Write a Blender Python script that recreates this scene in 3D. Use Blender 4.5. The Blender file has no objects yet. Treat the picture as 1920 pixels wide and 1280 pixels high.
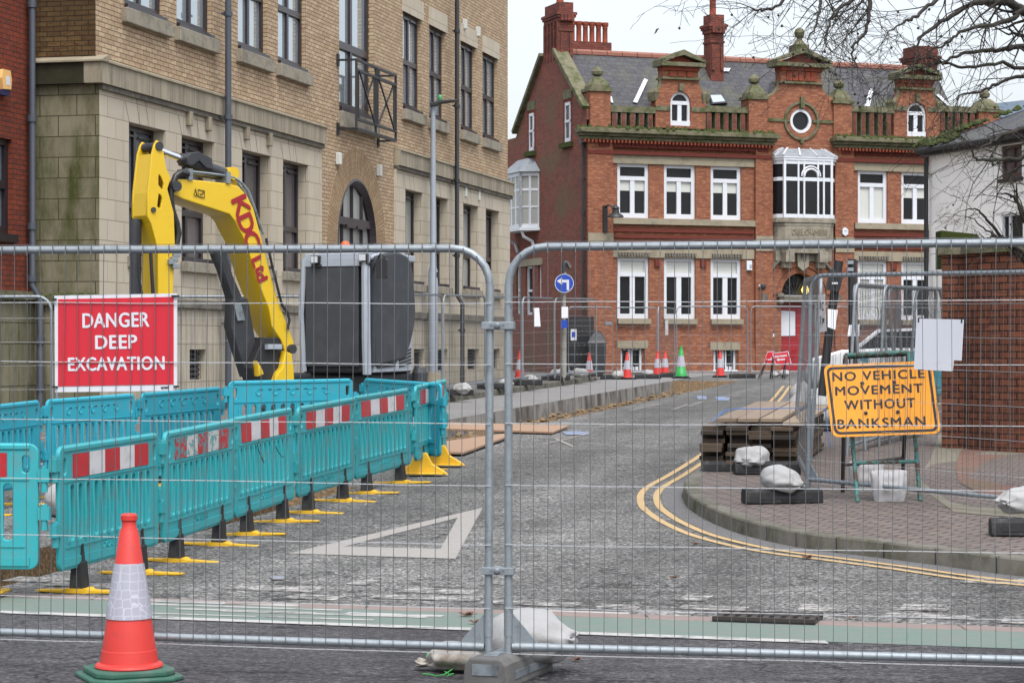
import bpy, math, random
from mathutils import Vector, Matrix
random.seed(7)
D = bpy.data
SC = bpy.context.scene
COL = SC.collection
R = math.radians
V = Vector
# ------------------------------------------------------------------ camera, sky, sun, exposure
F, CX, HY, CZ = 4200.0, 960.0, 652.0, 1.49          # focal length in photo pixels, horizon row, eye height
cd = D.cameras.new('camera'); cam = D.objects.new('camera', cd); COL.objects.link(cam)
cam.location = (0, 0, CZ); cam.rotation_euler = (R(90), 0, 0)
cd.sensor_width = 36; cd.lens = F / 1920 * 36; cd.shift_y = 12 / 1920
cd.clip_start = .1; cd.clip_end = 2000
SC.camera = cam
W = D.worlds.new('World'); SC.world = W; W.use_nodes = True
nt = W.node_tree; nt.nodes.clear()
sky = nt.nodes.new('ShaderNodeTexSky'); sky.sky_type = 'NISHITA'; sky.sun_disc = False
SUN_EL, SUN_AZ = R(60), R(164)                       # azimuth from +Y clockwise: behind the camera, to the right
sky.sun_elevation = SUN_EL; sky.sun_rotation = SUN_AZ
sky.air_density = 1.0; sky.dust_density = 2.0; sky.ozone_density = 1.0
hs = nt.nodes.new('ShaderNodeHueSaturation'); hs.inputs['Saturation'].default_value = .32
bg = nt.nodes.new('ShaderNodeBackground'); bg.inputs['Strength'].default_value = .15
wo = nt.nodes.new('ShaderNodeOutputWorld')
wt = nt.nodes.new('ShaderNodeTexCoord'); wx = nt.nodes.new('ShaderNodeSeparateXYZ'); wm = nt.nodes.new('ShaderNodeMapRange'); wv = nt.nodes.new('ShaderNodeVectorMath'); wv.operation = 'SCALE'
wm.inputs['From Min'].default_value = 0; wm.inputs['From Max'].default_value = 1; wm.inputs['To Min'].default_value = .44; wm.inputs['To Max'].default_value = 1.55   # overcast: the zenith is brighter than the horizon
nt.links.new(wt.outputs['Generated'], wx.inputs[0]); nt.links.new(wx.outputs['Z'], wm.inputs['Value'])
nt.links.new(sky.outputs[0], hs.inputs['Color']); nt.links.new(hs.outputs[0], wv.inputs[0]); nt.links.new(wm.outputs[0], wv.inputs['Scale']); nt.links.new(wv.outputs[0], bg.inputs['Color']); nt.links.new(bg.outputs[0], wo.inputs['Surface'])
sl = D.lights.new('sun', 'SUN'); so = D.objects.new('sun', sl); COL.objects.link(so)
sl.energy = .75; sl.angle = R(25); sl.color = (1, .97, .93)
sd = V((math.sin(SUN_AZ) * math.cos(SUN_EL), math.cos(SUN_AZ) * math.cos(SUN_EL), math.sin(SUN_EL)))
so.rotation_euler = (-sd).to_track_quat('-Z', 'Y').to_euler()
SC.view_settings.view_transform = 'Standard'; SC.view_settings.look = 'None'
SC.view_settings.exposure = 1.27; SC.view_settings.gamma = 1
SC.render.engine = 'CYCLES'
# ------------------------------------------------------------------ helpers
XF = {}
def P(px, py, Y): return V(((px - CX) / F * Y, Y, CZ + (HY - py) / F * Y))
MR = .29                                             # the main road runs at this slant to the picture
def lerp(a, b, t): return a + (b - a) * t
def H(x, y):                                         # height of the carriageways
    q = y + MR * x
    pts = ((-1e6, -.02), (4, -.02), (11, -.10), (13.2, -.1513), (13.6, -.1584), (14, -.1607), (14.4, -.1584), (14.8, -.1516), (24, .06), (66, .66), (80, .70), (1e6, .70))
    for (a, za), (b, zb) in zip(pts, pts[1:]):
        if q <= b: return lerp(za, zb, (q - a) / (b - a))
    return .7
def gp(px, py, dz=0, hf=H):
    Y = 6.0
    g = lambda Y: CZ + (HY - py) / F * Y - hf((px - CX) / F * Y, Y) - dz
    while g(Y) > 0 and Y < 95: Y += .2
    a, b = Y - .2, Y
    for _ in range(24):
        m = (a + b) / 2
        if g(m) > 0: a = m
        else: b = m
    return P(px, py, b)
class MB:
    def __init__(s): s.v = []; s.f = []; s.m = []
    def add(s, vs, fs, mi=0, M=None):
        n = len(s.v)
        s.v += [(M @ V(p) if M else V(p)) for p in vs]
        for f in fs: s.f.append(tuple(i + n for i in f)); s.m.append(mi)
        return s
    def box(s, c, sz, M=None, mi=0, taper=1.0):
        x, y, z = sz[0] / 2, sz[1] / 2, sz[2] / 2; t = taper
        vs = [(c[0] + a * x * (t if k > 0 else 1), c[1] + b * y * (t if k > 0 else 1), c[2] + k * z) for k in (-1, 1) for a, b in ((-1, -1), (1, -1), (1, 1), (-1, 1))]
        return s.add(vs, [(3, 2, 1, 0), (4, 5, 6, 7), (0, 1, 5, 4), (1, 2, 6, 5), (2, 3, 7, 6), (3, 0, 4, 7)], mi, M)
    def bx(s, a, b, M=None, mi=0):                   # box from two corners
        return s.box([(p + q) / 2 for p, q in zip(a, b)], [abs(p - q) for p, q in zip(a, b)], M, mi)
    def prism(s, poly, h0, h1, M=None, mi=0):        # polygon in x,y raised from z=h0 to h1
        n = len(poly)
        vs = [(p[0], p[1], h0) for p in poly] + [(p[0], p[1], h1) for p in poly]
        fs = [tuple(range(n - 1, -1, -1)), tuple(range(n, 2 * n))] + [(i, (i + 1) % n, n + (i + 1) % n, n + i) for i in range(n)]
        return s.add(vs, fs, mi, M)
    def tube(s, pts, r, n=8, mi=0, M=None, closed=False, caps=True):
        pts = [V(p) for p in pts]; k = len(pts); rs = r if isinstance(r, (list, tuple)) else [r] * k
        vs = []; up = None
        for i, p in enumerate(pts):
            if closed: t = pts[(i + 1) % k] - pts[i - 1]
            else: t = pts[min(i + 1, k - 1)] - pts[max(i - 1, 0)]
            t = t.normalized() if t.length > 1e-9 else V((0, 0, 1))
            if up is None:
                up = V((0, 0, 1)) if abs(t.z) < .9 else V((1, 0, 0))
            a = (up - t * up.dot(t))
            a = a.normalized() if a.length > 1e-6 else t.orthogonal().normalized()
            up = a; b = t.cross(a)
            for j in range(n):
                w = 2 * math.pi * (j + .5) / n
                vs.append(p + (a * math.cos(w) + b * math.sin(w)) * rs[i])
        fs = []
        for i in range(k if closed else k - 1):
            i2 = (i + 1) % k
            for j in range(n): fs.append((i * n + j, i * n + (j + 1) % n, i2 * n + (j + 1) % n, i2 * n + j))
        if caps and not closed: fs += [tuple(range(n - 1, -1, -1)), tuple(range((k - 1) * n, k * n))]
        return s.add(vs, fs, mi, M)
    def bar(s, a, b, w, h, mi=0, M=None):            # square section bar
        a, b = V(a), V(b); t = (b - a).normalized(); u = V((0, 0, 1)) if abs(t.z) < .95 else V((0, 1, 0))
        x = t.cross(u).normalized(); y = x.cross(t)
        vs = [p + x * i * w / 2 + y * j * h / 2 for p in (a, b) for i, j in ((-1, -1), (1, -1), (1, 1), (-1, 1))]
        return s.add(vs, [(3, 2, 1, 0), (4, 5, 6, 7), (0, 1, 5, 4), (1, 2, 6, 5), (2, 3, 7, 6), (3, 0, 4, 7)], mi, M)
    def lathe(s, prof, n=24, c=(0, 0, 0), mi=0, M=None, caps=True):
        vs = [(c[0] + r * math.cos(2 * math.pi * j / n), c[1] + r * math.sin(2 * math.pi * j / n), c[2] + z) for r, z in prof for j in range(n)]
        k = len(prof)
        fs = [(i * n + j, i * n + (j + 1) % n, (i + 1) * n + (j + 1) % n, (i + 1) * n + j) for i in range(k - 1) for j in range(n)]
        if caps: fs += [tuple(range(n - 1, -1, -1)), tuple(range((k - 1) * n, k * n))]
        return s.add(vs, fs, mi, M)
    def loft(s, rings, mi=0, M=None, closed=True, caps=True):
        n = len(rings[0]); k = len(rings); vs = [p for r in rings for p in r]
        fs = [(i * n + j, i * n + (j + 1) % n, (i + 1) * n + (j + 1) % n, (i + 1) * n + j) for i in range(k - 1) for j in range(n if closed else n - 1)]
        if caps and closed: fs += [tuple(range(n - 1, -1, -1)), tuple(range((k - 1) * n, k * n))]
        return s.add(vs, fs, mi, M)
    def quad(s, a, b, c, d, mi=0, M=None): return s.add([a, b, c, d], [(0, 1, 2, 3)], mi, M)
    def poly(s, pts, mi=0, M=None): return s.add(pts, [tuple(range(len(pts)))], mi, M)
    def plate(s, outs, th, bev=0, M=None, mi=0):     # flat plate with holes: outlines in x,y, thickness in z
        vs, fs = plate_data(outs, th, bev)
        return s.add(vs, fs, mi, M)
    def text(s, txt, size, th=.003, M=None, mi=0, bold=0, sx=1.0, fit=None, sp=1.0):
        vs, fs = text_data(txt, size, 0 if bold else th, sp)
        if not vs: return s
        x0 = min(p[0] for p in vs); x1 = max(p[0] for p in vs); y0 = min(p[1] for p in vs); y1 = max(p[1] for p in vs)
        k = sx; ky = 1
        if fit: k = fit[0] / (x1 - x0); ky = fit[1] / (y1 - y0)
        vs = [((p[0] - (x0 + x1) / 2) * k, (p[1] - (y0 + y1) / 2) * ky, p[2]) for p in vs]
        if bold:
            for j, (dx, dy) in enumerate(((-bold, 0), (bold, 0), (0, bold * .6), (0, -bold * .6))): s.add([(a + dx, b + dy, c + .0004 * (j + 1)) for a, b, c in vs], fs, mi, M)
        return s.add(vs, fs, mi, M)
    def build(s, name, mats, parent=None, smooth=None, world=True, uv=False, bevel=0):
        if not isinstance(mats, (list, tuple)): mats = [mats]
        me = D.meshes.new(name)
        X = XF.get(parent.name) if parent is not None else None
        vs = s.v
        if X is not None and world:
            I = X.inverted(); vs = [I @ p for p in vs]
        me.from_pydata([tuple(p) for p in vs], [], s.f)
        for m in mats: me.materials.append(m)
        me.polygons.foreach_set('material_index', s.m)
        if uv: boxuv(me)
        if smooth is not None:
            me.polygons.foreach_set('use_smooth', [True] * len(me.polygons))
            me.set_sharp_from_angle(angle=R(smooth))
        me.update()
        o = D.objects.new(name, me); COL.objects.link(o)
        if parent is not None:
            o.parent = parent; XF[o.name] = X if X is not None else Matrix()
        else: XF[o.name] = Matrix()
        if bevel:
            b = o.modifiers.new('b', 'BEVEL'); b.width = bevel; b.segments = 2; b.limit_method = 'ANGLE'; b.angle_limit = R(40)
        return o
def boxuv(me):                                       # metric coordinates on every face
    uvl = me.uv_layers.new(name='UVMap'); vs = me.vertices
    for p in me.polygons:
        n = p.normal
        for li in p.loop_indices:
            c = vs[me.loops[li].vertex_index].co
            if abs(n.z) > .75: u = (c.x, c.y)
            else:
                l = math.hypot(n.x, n.y) or 1
                a, b = -n.y / l, n.x / l
                if a < -.02 or (abs(a) <= .02 and b < 0): a, b = -a, -b
                u = (c.x * a + c.y * b, c.z / max(.35, math.sqrt(max(0, 1 - n.z * n.z))))
            uvl.data[li].uv = u
def _curve_mesh(cu):
    ob = D.objects.new('tmp', cu); COL.objects.link(ob)
    dg = bpy.context.evaluated_depsgraph_get(); dg.update()
    me = D.meshes.new_from_object(ob.evaluated_get(dg))
    vs = [tuple(v.co) for v in me.vertices]; fs = [tuple(p.vertices) for p in me.polygons]
    D.objects.remove(ob); D.meshes.remove(me); D.curves.remove(cu)
    return vs, fs
def plate_data(outs, th, bev=0):
    cu = D.curves.new('tmp', 'CURVE'); cu.dimensions = '2D'; cu.fill_mode = 'BOTH'
    cu.extrude = max(th / 2 - bev, .0005); cu.bevel_depth = bev; cu.bevel_resolution = 1
    for o in outs:
        sp = cu.splines.new('POLY'); sp.points.add(len(o) - 1)
        for i, p in enumerate(o): sp.points[i].co = (p[0], p[1], 0, 1)
        sp.use_cyclic_u = True
    return _curve_mesh(cu)
def text_data(txt, size, th, sp=1.0):
    cu = D.curves.new('tmp', 'FONT'); cu.body = txt; cu.size = size; cu.extrude = th / 2; cu.resolution_u = 4; cu.space_character = sp
    return _curve_mesh(cu)
def rrect(x0, y0, x1, y1, r, n=4):
    out = []
    for cx, cy, a in ((x1 - r, y0 + r, -90), (x1 - r, y1 - r, 0), (x0 + r, y1 - r, 90), (x0 + r, y0 + r, 180)):
        for i in range(n + 1):
            w = R(a + 90 * i / n); out.append((cx + r * math.cos(w), cy + r * math.sin(w)))
    return out
def circ(cx, cy, r, n=20, a0=0, a1=360): return [(cx + r * math.cos(R(a0 + (a1 - a0) * i / n)), cy + r * math.sin(R(a0 + (a1 - a0) * i / n))) for i in range(n + (0 if a1 - a0 == 360 else 1))]
def tag(o, label, cat, group=None, kind=None):
    if label: o['label'] = label
    if cat: o['category'] = cat
    if group: o['group'] = group
    if kind: o['kind'] = kind
    return o
def struct(o): o['kind'] = 'structure'; return o
def thing(name, label, cat, loc=(0, 0, 0), rz=0, group=None, rot=None):
    o = D.objects.new(name, None); COL.objects.link(o); o.empty_display_size = .1
    o.location = loc; o.rotation_euler = rot if rot else (0, 0, rz)
    XF[o.name] = Matrix.Translation(loc) @ o.rotation_euler.to_matrix().to_4x4()
    return tag(o, label, cat, group)
def dup(src, loc, rz=0, label=None, group=None, rot=None, scale=None):
    def cp(o, par):
        c = o.copy(); COL.objects.link(c)
        if par is not None: c.parent = par
        for ch in o.children: cp(ch, c)
        return c
    c = cp(src, None); c.location = loc; c.rotation_euler = rot if rot else (0, 0, rz)
    if scale: c.scale = scale
    if label: c['label'] = label
    if group: c['group'] = group
    return c
# ------------------------------------------------------------------ materials
def nodes(name):
    m = D.materials.new(name); m.use_nodes = True; n = m.node_tree.nodes; l = m.node_tree.links
    return m, n, l, n['Principled BSDF']
def mix(n, l, fac, a, b, mode='MIX'):
    x = n.new('ShaderNodeMix'); x.data_type = 'RGBA'; x.blend_type = mode
    for s, i in ((fac, 0), (a, 6), (b, 7)):
        if hasattr(s, 'is_output'): l.new(s, x.inputs[i])
        elif i == 0: x.inputs[0].default_value = s
        else: x.inputs[i].default_value = (*s[:3], 1)
    return x.outputs[2]
def ramp(n, l, src, stops):
    r = n.new('ShaderNodeValToRGB'); e = r.color_ramp.elements
    while len(e) < len(stops): e.new(.5)
    for k, (p, c) in zip(e, stops):
        k.position = p; k.color = (c, c, c, 1) if not isinstance(c, (tuple, list)) else (*c[:3], 1)
    l.new(src, r.inputs[0]); return r.outputs[0]
def noise(n, l, scale, detail=4, rough=.6, co='Object', stretch=None, dist=0):
    t = n.new('ShaderNodeTexCoord'); x = n.new('ShaderNodeTexNoise')
    x.inputs['Scale'].default_value = scale; x.inputs['Detail'].default_value = detail; x.inputs['Roughness'].default_value = rough; x.inputs['Distortion'].default_value = dist
    if stretch:
        mp = n.new('ShaderNodeMapping'); mp.inputs['Scale'].default_value = stretch
        l.new(t.outputs[co], mp.inputs[0]); l.new(mp.outputs[0], x.inputs['Vector'])
    else: l.new(t.outputs[co], x.inputs['Vector'])
    return x.outputs['Fac']
def bumpn(n, l, b, src, strength=.3, dist=.01):
    k = n.new('ShaderNodeBump'); k.inputs['Strength'].default_value = strength; k.inputs['Distance'].default_value = dist
    l.new(src, k.inputs['Height']); l.new(k.outputs[0], b.inputs['Normal'])
def mul(c, k): return tuple(min(1, x * k) for x in c[:3])
def mat(name, col, rough=.6, metal=0, var=.2, vs=4.0, bump=0, bs=60, spec=.5, dirt=None, ds=2.0, dlo=.5, dhi=.7, coat=0, stretch=None, rand=0):
    m, n, l, b = nodes(name)
    c = mix(n, l, noise(n, l, vs, 5, .65, stretch=stretch), mul(col, 1 - var), mul(col, 1 + var))
    if dirt: c = mix(n, l, ramp(n, l, noise(n, l, ds, 6, .7, stretch=stretch), ((dlo, 0.), (dhi, 1.))), c, dirt)
    if rand:
        oi = n.new('ShaderNodeObjectInfo'); c = mix(n, l, 1.0, c, mix(n, l, oi.outputs['Random'], (1 - rand,) * 3, (1 + rand,) * 3), 'MULTIPLY')
    l.new(c, b.inputs['Base Color']); b.inputs['Roughness'].default_value = rough; b.inputs['Metallic'].default_value = metal
    b.inputs['Specular IOR Level'].default_value = spec
    if coat: b.inputs['Coat Weight'].default_value = coat; b.inputs['Coat Roughness'].default_value = .15
    if bump: bumpn(n, l, b, noise(n, l, bs, 3), bump, .004)
    return m
def brick(name, c1, c2, mortar, bw=.225, rh=.075, ms=.012, var=.25, stain=None, slo=.52, shi=.75, ss=.5, stretch=None, off=.5, bias=0, bump=.5, rough=.85, c3=None, rot=0, extra=None):
    m, n, l, b = nodes(name)
    t = n.new('ShaderNodeTexCoord'); mp = n.new('ShaderNodeMapping'); mp.inputs['Rotation'].default_value = (0, 0, rot); l.new(t.outputs['UV'], mp.inputs[0])
    k = n.new('ShaderNodeTexBrick'); k.offset = off; k.inputs['Scale'].default_value = 1; k.inputs['Brick Width'].default_value = bw; k.inputs['Row Height'].default_value = rh
    k.inputs['Mortar Size'].default_value = ms / 2; k.inputs['Mortar Smooth'].default_value = .15; k.inputs['Bias'].default_value = bias
    k.inputs['Color1'].default_value = (*c1, 1); k.inputs['Color2'].default_value = (*c2, 1); k.inputs['Mortar'].default_value = (*mortar, 1)
    l.new(mp.outputs[0], k.inputs['Vector'])
    c = k.outputs['Color']
    if c3: c = mix(n, l, ramp(n, l, noise(n, l, 5.5, 2, .5, 'UV', (1, 3, 1)), ((.52, 0.), (.6, .75))), c, mix(n, l, k.outputs['Fac'], c3, mortar))
    c = mix(n, l, 1.0, c, mix(n, l, noise(n, l, 2.2, 5, .7, 'UV'), (1 - var,) * 3, (1 + var * .6,) * 3), 'MULTIPLY')
    c = mix(n, l, 1.0, c, mix(n, l, noise(n, l, 60, 2, .6, 'UV'), (.82,) * 3, (1.15,) * 3), 'MULTIPLY')
    if stain: c = mix(n, l, ramp(n, l, noise(n, l, ss, 6, .72, 'Object', stretch), ((slo, 0.), (shi, 1.))), c, stain)
    if extra: c = extra(n, l, c)
    l.new(c, b.inputs['Base Color']); b.inputs['Roughness'].default_value = rough; b.inputs['Specular IOR Level'].default_value = .25
    bumpn(n, l, b, ramp(n, l, k.outputs['Fac'], ((0., 1.), (1., 0.))), bump, .008)
    return m
def glass(name, col, rough=.06, spec=.5, var=.35, vs=.8, bmp=.06):
    m = mat(name, col, rough, 0, var, vs, 0, spec=spec)
    n, l = m.node_tree.nodes, m.node_tree.links
    bumpn(n, l, n['Principled BSDF'], noise(n, l, 1.3, 2), bmp, .02)
    return m
M = {}
M['galv'] = mat('galvanised_steel', (.27, .30, .32), .56, .6, .22, 40, .15, 120, dirt=(.12, .13, .14), ds=14, dlo=.55, dhi=.8)
M['galv_dull'] = mat('dull_galvanised_steel', (.23, .26, .28), .5, .5, .25, 20, .1, 90, dirt=(.10, .11, .12), ds=8)
M['wire'] = mat('fence_wire', (.13, .134, .14), .5, .6, .3, 9)
M['turq'] = mat('turquoise_plastic', (.026, .29, .32), .48, 0, .16, 3, .06, 90, dirt=(.10, .18, .18), ds=6, dlo=.50, dhi=.82, spec=.4, rand=.13)
M['turq2'] = mat('turquoise_plastic_bluer', (.022, .265, .345), .48, 0, .16, 3, .06, 90, dirt=(.09, .19, .21), ds=6, dlo=.54, dhi=.85, spec=.4, rand=.13)
M['rubber'] = mat('black_rubber', (.018, .018, .019), .75, 0, .4, 12, .3, 60, dirt=(.09, .085, .08), ds=7, dlo=.5, dhi=.85, spec=.3)
M['rubber_grey'] = mat('grey_recycled_block', (.10, .098, .095), .85, 0, .25, 14, .4, 70, dirt=(.17, .16, .15), ds=6, dlo=.5, dhi=.8, spec=.25)
M['yfoot'] = mat('yellow_plastic_foot', (.62, .36, .012), .55, 0, .15, 9, dirt=(.22, .15, .06), ds=18, dlo=.56, dhi=.8)
M['redref'] = mat('red_reflective', (.38, .013, .02), .4, 0, .2, 8, dirt=(.16, .05, .05), ds=11, dlo=.52, dhi=.8)
M['whiteref'] = mat('white_reflective', (.50, .50, .51), .4, 0, .12, 6, dirt=(.26, .27, .27), ds=11, dlo=.52, dhi=.8)
M['cone'] = mat('cone_orange_red', (.52, .032, .024), .45, 0, .12, 7, .05, 60, dirt=(.30, .04, .03), ds=9, dlo=.55, dhi=.85)
M['cone_g'] = mat('cone_green', (.02, .29, .06), .45, 0, .12, 7)
M['cone_base'] = mat('cone_base_green', (.025, .095, .065), .7, 0, .25, 10, .15, 60, dirt=(.10, .12, .11), ds=8, dlo=.5, dhi=.8)
M['signred'] = mat('sign_red', (.53, .016, .032), .4, 0, .05, 3)
M['signwhite'] = mat('sign_white', (.60, .61, .65), .4, 0, .05, 3, dirt=(.55, .56, .58), ds=6, dlo=.6, dhi=.9)
M['paper'] = mat('white_board', (.72, .735, .79), .5, 0, .04, 3, dirt=(.56, .57, .60), ds=6, dlo=.62, dhi=.9)
M['signorange'] = mat('sign_orange', (.85, .34, .025), .4, 0, .06, 4, dirt=(.6, .27, .05), ds=9, dlo=.6, dhi=.9)
M['black'] = mat('black_paint', (.016, .016, .018), .5, 0, .3, 8)
M['ink'] = mat('black_lettering', (.02, .022, .03), .5, 0, .15, 10)
M['inkred'] = mat('red_lettering', (.27, .010, .014), .4, 0, .1, 10)
M['bag'] = mat('white_woven_sack', (.31, .307, .303), .75, 0, .18, 9, .9, 40, dirt=(.20, .19, .172), ds=6, dlo=.56, dhi=.85, spec=.2)
M['bag_dirty'] = mat('dirty_woven_sack', (.42, .39, .35), .8, 0, .2, 9, .5, 40, dirt=(.17, .14, .11), ds=6, dlo=.45, dhi=.7, spec=.2)
M['bag_grey'] = mat('grey_woven_sack', (.42, .41, .41), .8, 0, .2, 9, .5, 40, dirt=(.22, .21, .20), ds=8, dlo=.5, dhi=.75, spec=.2)
M['string'] = mat('green_string', (.06, .35, .08), .7, 0, .2)
M['bluestring'] = mat('blue_twine', (.06, .16, .40), .7, 0, .2)
M['plaintie'] = M['black']
M['wood'] = mat('weathered_board_top', (.165, .122, .086), .75, 0, .3, 6, .3, 40, dirt=(.17, .12, .085), ds=5, dlo=.5, dhi=.8, stretch=(9, 1.2, 9), rand=.3)
M['wood_dark'] = mat('dark_wet_board', (.055, .036, .022), .75, 0, .5, 7, .3, 40, dirt=(.12, .078, .043), ds=4, dlo=.58, dhi=.75, rand=.65)
M['ply'] = mat('plywood', (.30, .19, .12), .7, 0, .25, 5, .15, 30, dirt=(.20, .14, .10), ds=3, stretch=(2, 8, 2))
M['exyellow'] = mat('machine_yellow', (.62, .40, .010), .38, 0, .07, 5, dirt=(.38, .22, .03), ds=7, dlo=.63, dhi=.85, coat=.3)
M['exdark'] = mat('machine_dark_grey', (.028, .03, .034), .5, 0, .3, 7, .05, 60, dirt=(.08, .075, .07), ds=8, dlo=.55, dhi=.85)
M['exguard'] = mat('cab_guard_charcoal', (.035, .039, .045), .62, 0, .18, 3, .15, 90, dirt=(.075, .075, .078), ds=3, dlo=.5, dhi=.9)
M['exgrey'] = mat('machine_light_grey', (.30, .33, .37), .45, 0, .12, 5, dirt=(.18, .18, .19), ds=7, dlo=.6, dhi=.85)
M['chrome'] = mat('polished_rod', (.75, .76, .78), .12, 1, .05, 4)
M['hose'] = mat('hydraulic_hose', (.015, .015, .016), .45, 0, .3, 6)
M['amber'] = mat('amber_lens', (.75, .10, .01), .25, 0, .1, 6)
M['lens'] = mat('lamp_lens', (.5, .52, .55), .2, 0, .4, 60)
M['frame_br'] = mat('brown_black_window_frame', (.022, .016, .019), .32, 0, .25, 6, spec=.5)
M['white'] = mat('white_timber', (.58, .60, .63), .5, 0, .06, 4, dirt=(.55, .55, .56), ds=5, dlo=.6, dhi=.9)
M['render'] = mat('white_render', (.90, .89, .87), .85, 0, .06, 1.5, .25, 30, dirt=(.50, .48, .43), ds=.8, dlo=.5, dhi=.95, spec=.2)
M['glass_dark'] = glass('dark_glass', (.013, .014, .016), .06, .25, .9, .45)
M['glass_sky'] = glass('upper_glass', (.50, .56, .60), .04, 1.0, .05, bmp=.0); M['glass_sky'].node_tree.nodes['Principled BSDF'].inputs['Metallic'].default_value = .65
M['glass_net'] = glass('net_curtain_glass', (.10, .088, .095), .12, .45, .5, 1.6)
M['glass_pale'] = glass('pale_blind_glass', (.30, .31, .29), .15, .4, .12)
M['glass_blue'] = glass('cool_glass', (.11, .13, .15), .08, .6, .2)
M['blind'] = mat('roller_blind', (.50, .51, .47), .6, 0, .06, 3)
M['lead'] = mat('lead_grey', (.24, .26, .28), .5, .2, .3, 3, .1, 30, dirt=(.13, .14, .14), ds=3)
M['leadwhite'] = mat('white_lead_flashing', (.52, .54, .57), .5, 0, .12, 4, dirt=(.30, .31, .32), ds=5)
M['pipe'] = mat('grey_drainpipe', (.055, .063, .08), .45, 0, .2, 8)
M['pipe_blk'] = mat('black_drainpipe', (.02, .022, .025), .45, 0, .3, 8)
M['post_g'] = mat('grey_lamp_column', (.27, .30, .34), .5, .2, .12, 6, dirt=(.17, .19, .21), ds=6, dlo=.55, dhi=.85)
M['stone_b'] = mat('buff_sandstone', (.27, .235, .17), .85, 0, .2, 4, .3, 50, dirt=(.13, .115, .085), ds=3, dlo=.5, dhi=.8, spec=.2)
M['stone_g'] = mat('mossy_stone', (.155, .14, .095), .9, 0, .25, 5, .3, 40, dirt=(.055, .07, .022), ds=4, dlo=.42, dhi=.65, spec=.2)
M['moss'] = mat('moss', (.045, .060, .018), .95, 0, .6, 8, .8, 30, dirt=(.10, .088, .055), ds=9, dlo=.5, dhi=.7, spec=.1)
M['stone_dk'] = mat('sooty_stone', (.16, .145, .12), .9, 0, .3, 3, .3, 50, dirt=(.055, .05, .042), ds=2.5, dlo=.45, dhi=.75, spec=.2)
M['sill'] = mat('cast_stone_sill', (.26, .235, .185), .85, 0, .2, 5, .25, 60, dirt=(.10, .088, .068), ds=3.5, dlo=.47, dhi=.75, spec=.2)
M['terra'] = mat('dark_terracotta', (.125, .028, .02), .8, 0, .35, 14, .6, 14, spec=.25)
M['terra2'] = mat('red_terracotta', (.25, .062, .034), .8, 0, .3, 9, .4, 18, dirt=(.10, .03, .022), ds=5, dlo=.5, dhi=.8, spec=.25)
M['redbrown'] = M['terra2']
M['doorred'] = mat('red_door_paint', (.28, .012, .018), .4, 0, .1, 5)
M['bark'] = mat('bark', (.020, .016, .012), .9, 0, .4, 9, .4, 40, dirt=(.03, .032, .016), ds=4)
M['blue'] = mat('sign_blue', (.012, .055, .38), .4, 0, .06, 4)
M['soil'] = mat('excavated_soil', (.10, .068, .04), .95, 0, .7, 22, 1.0, 25, dirt=(.22, .15, .085), ds=30, dlo=.5, dhi=.6, spec=.1)
M['plas_y'] = mat('alarm_box_yellow', (.72, .42, .15), .5)
M['navy'] = mat('navy', (.02, .02, .07), .5)
M['car'] = mat('white_car_paint', (.72, .73, .75), .25, 0, .03, 3, coat=.5)
M['leaf'] = mat('dead_leaf', (.09, .04, .02), .8, 0, .5, 30)
M['turqrust'] = mat('rusty_turquoise_paint', (.045, .165, .145), .65, 0, .2, 9, .2, 60, dirt=(.06, .03, .018), ds=13, dlo=.48, dhi=.56)
M['rust'] = mat('rusty_black_steel', (.03, .024, .02), .8, 0, .5, 14)
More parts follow.
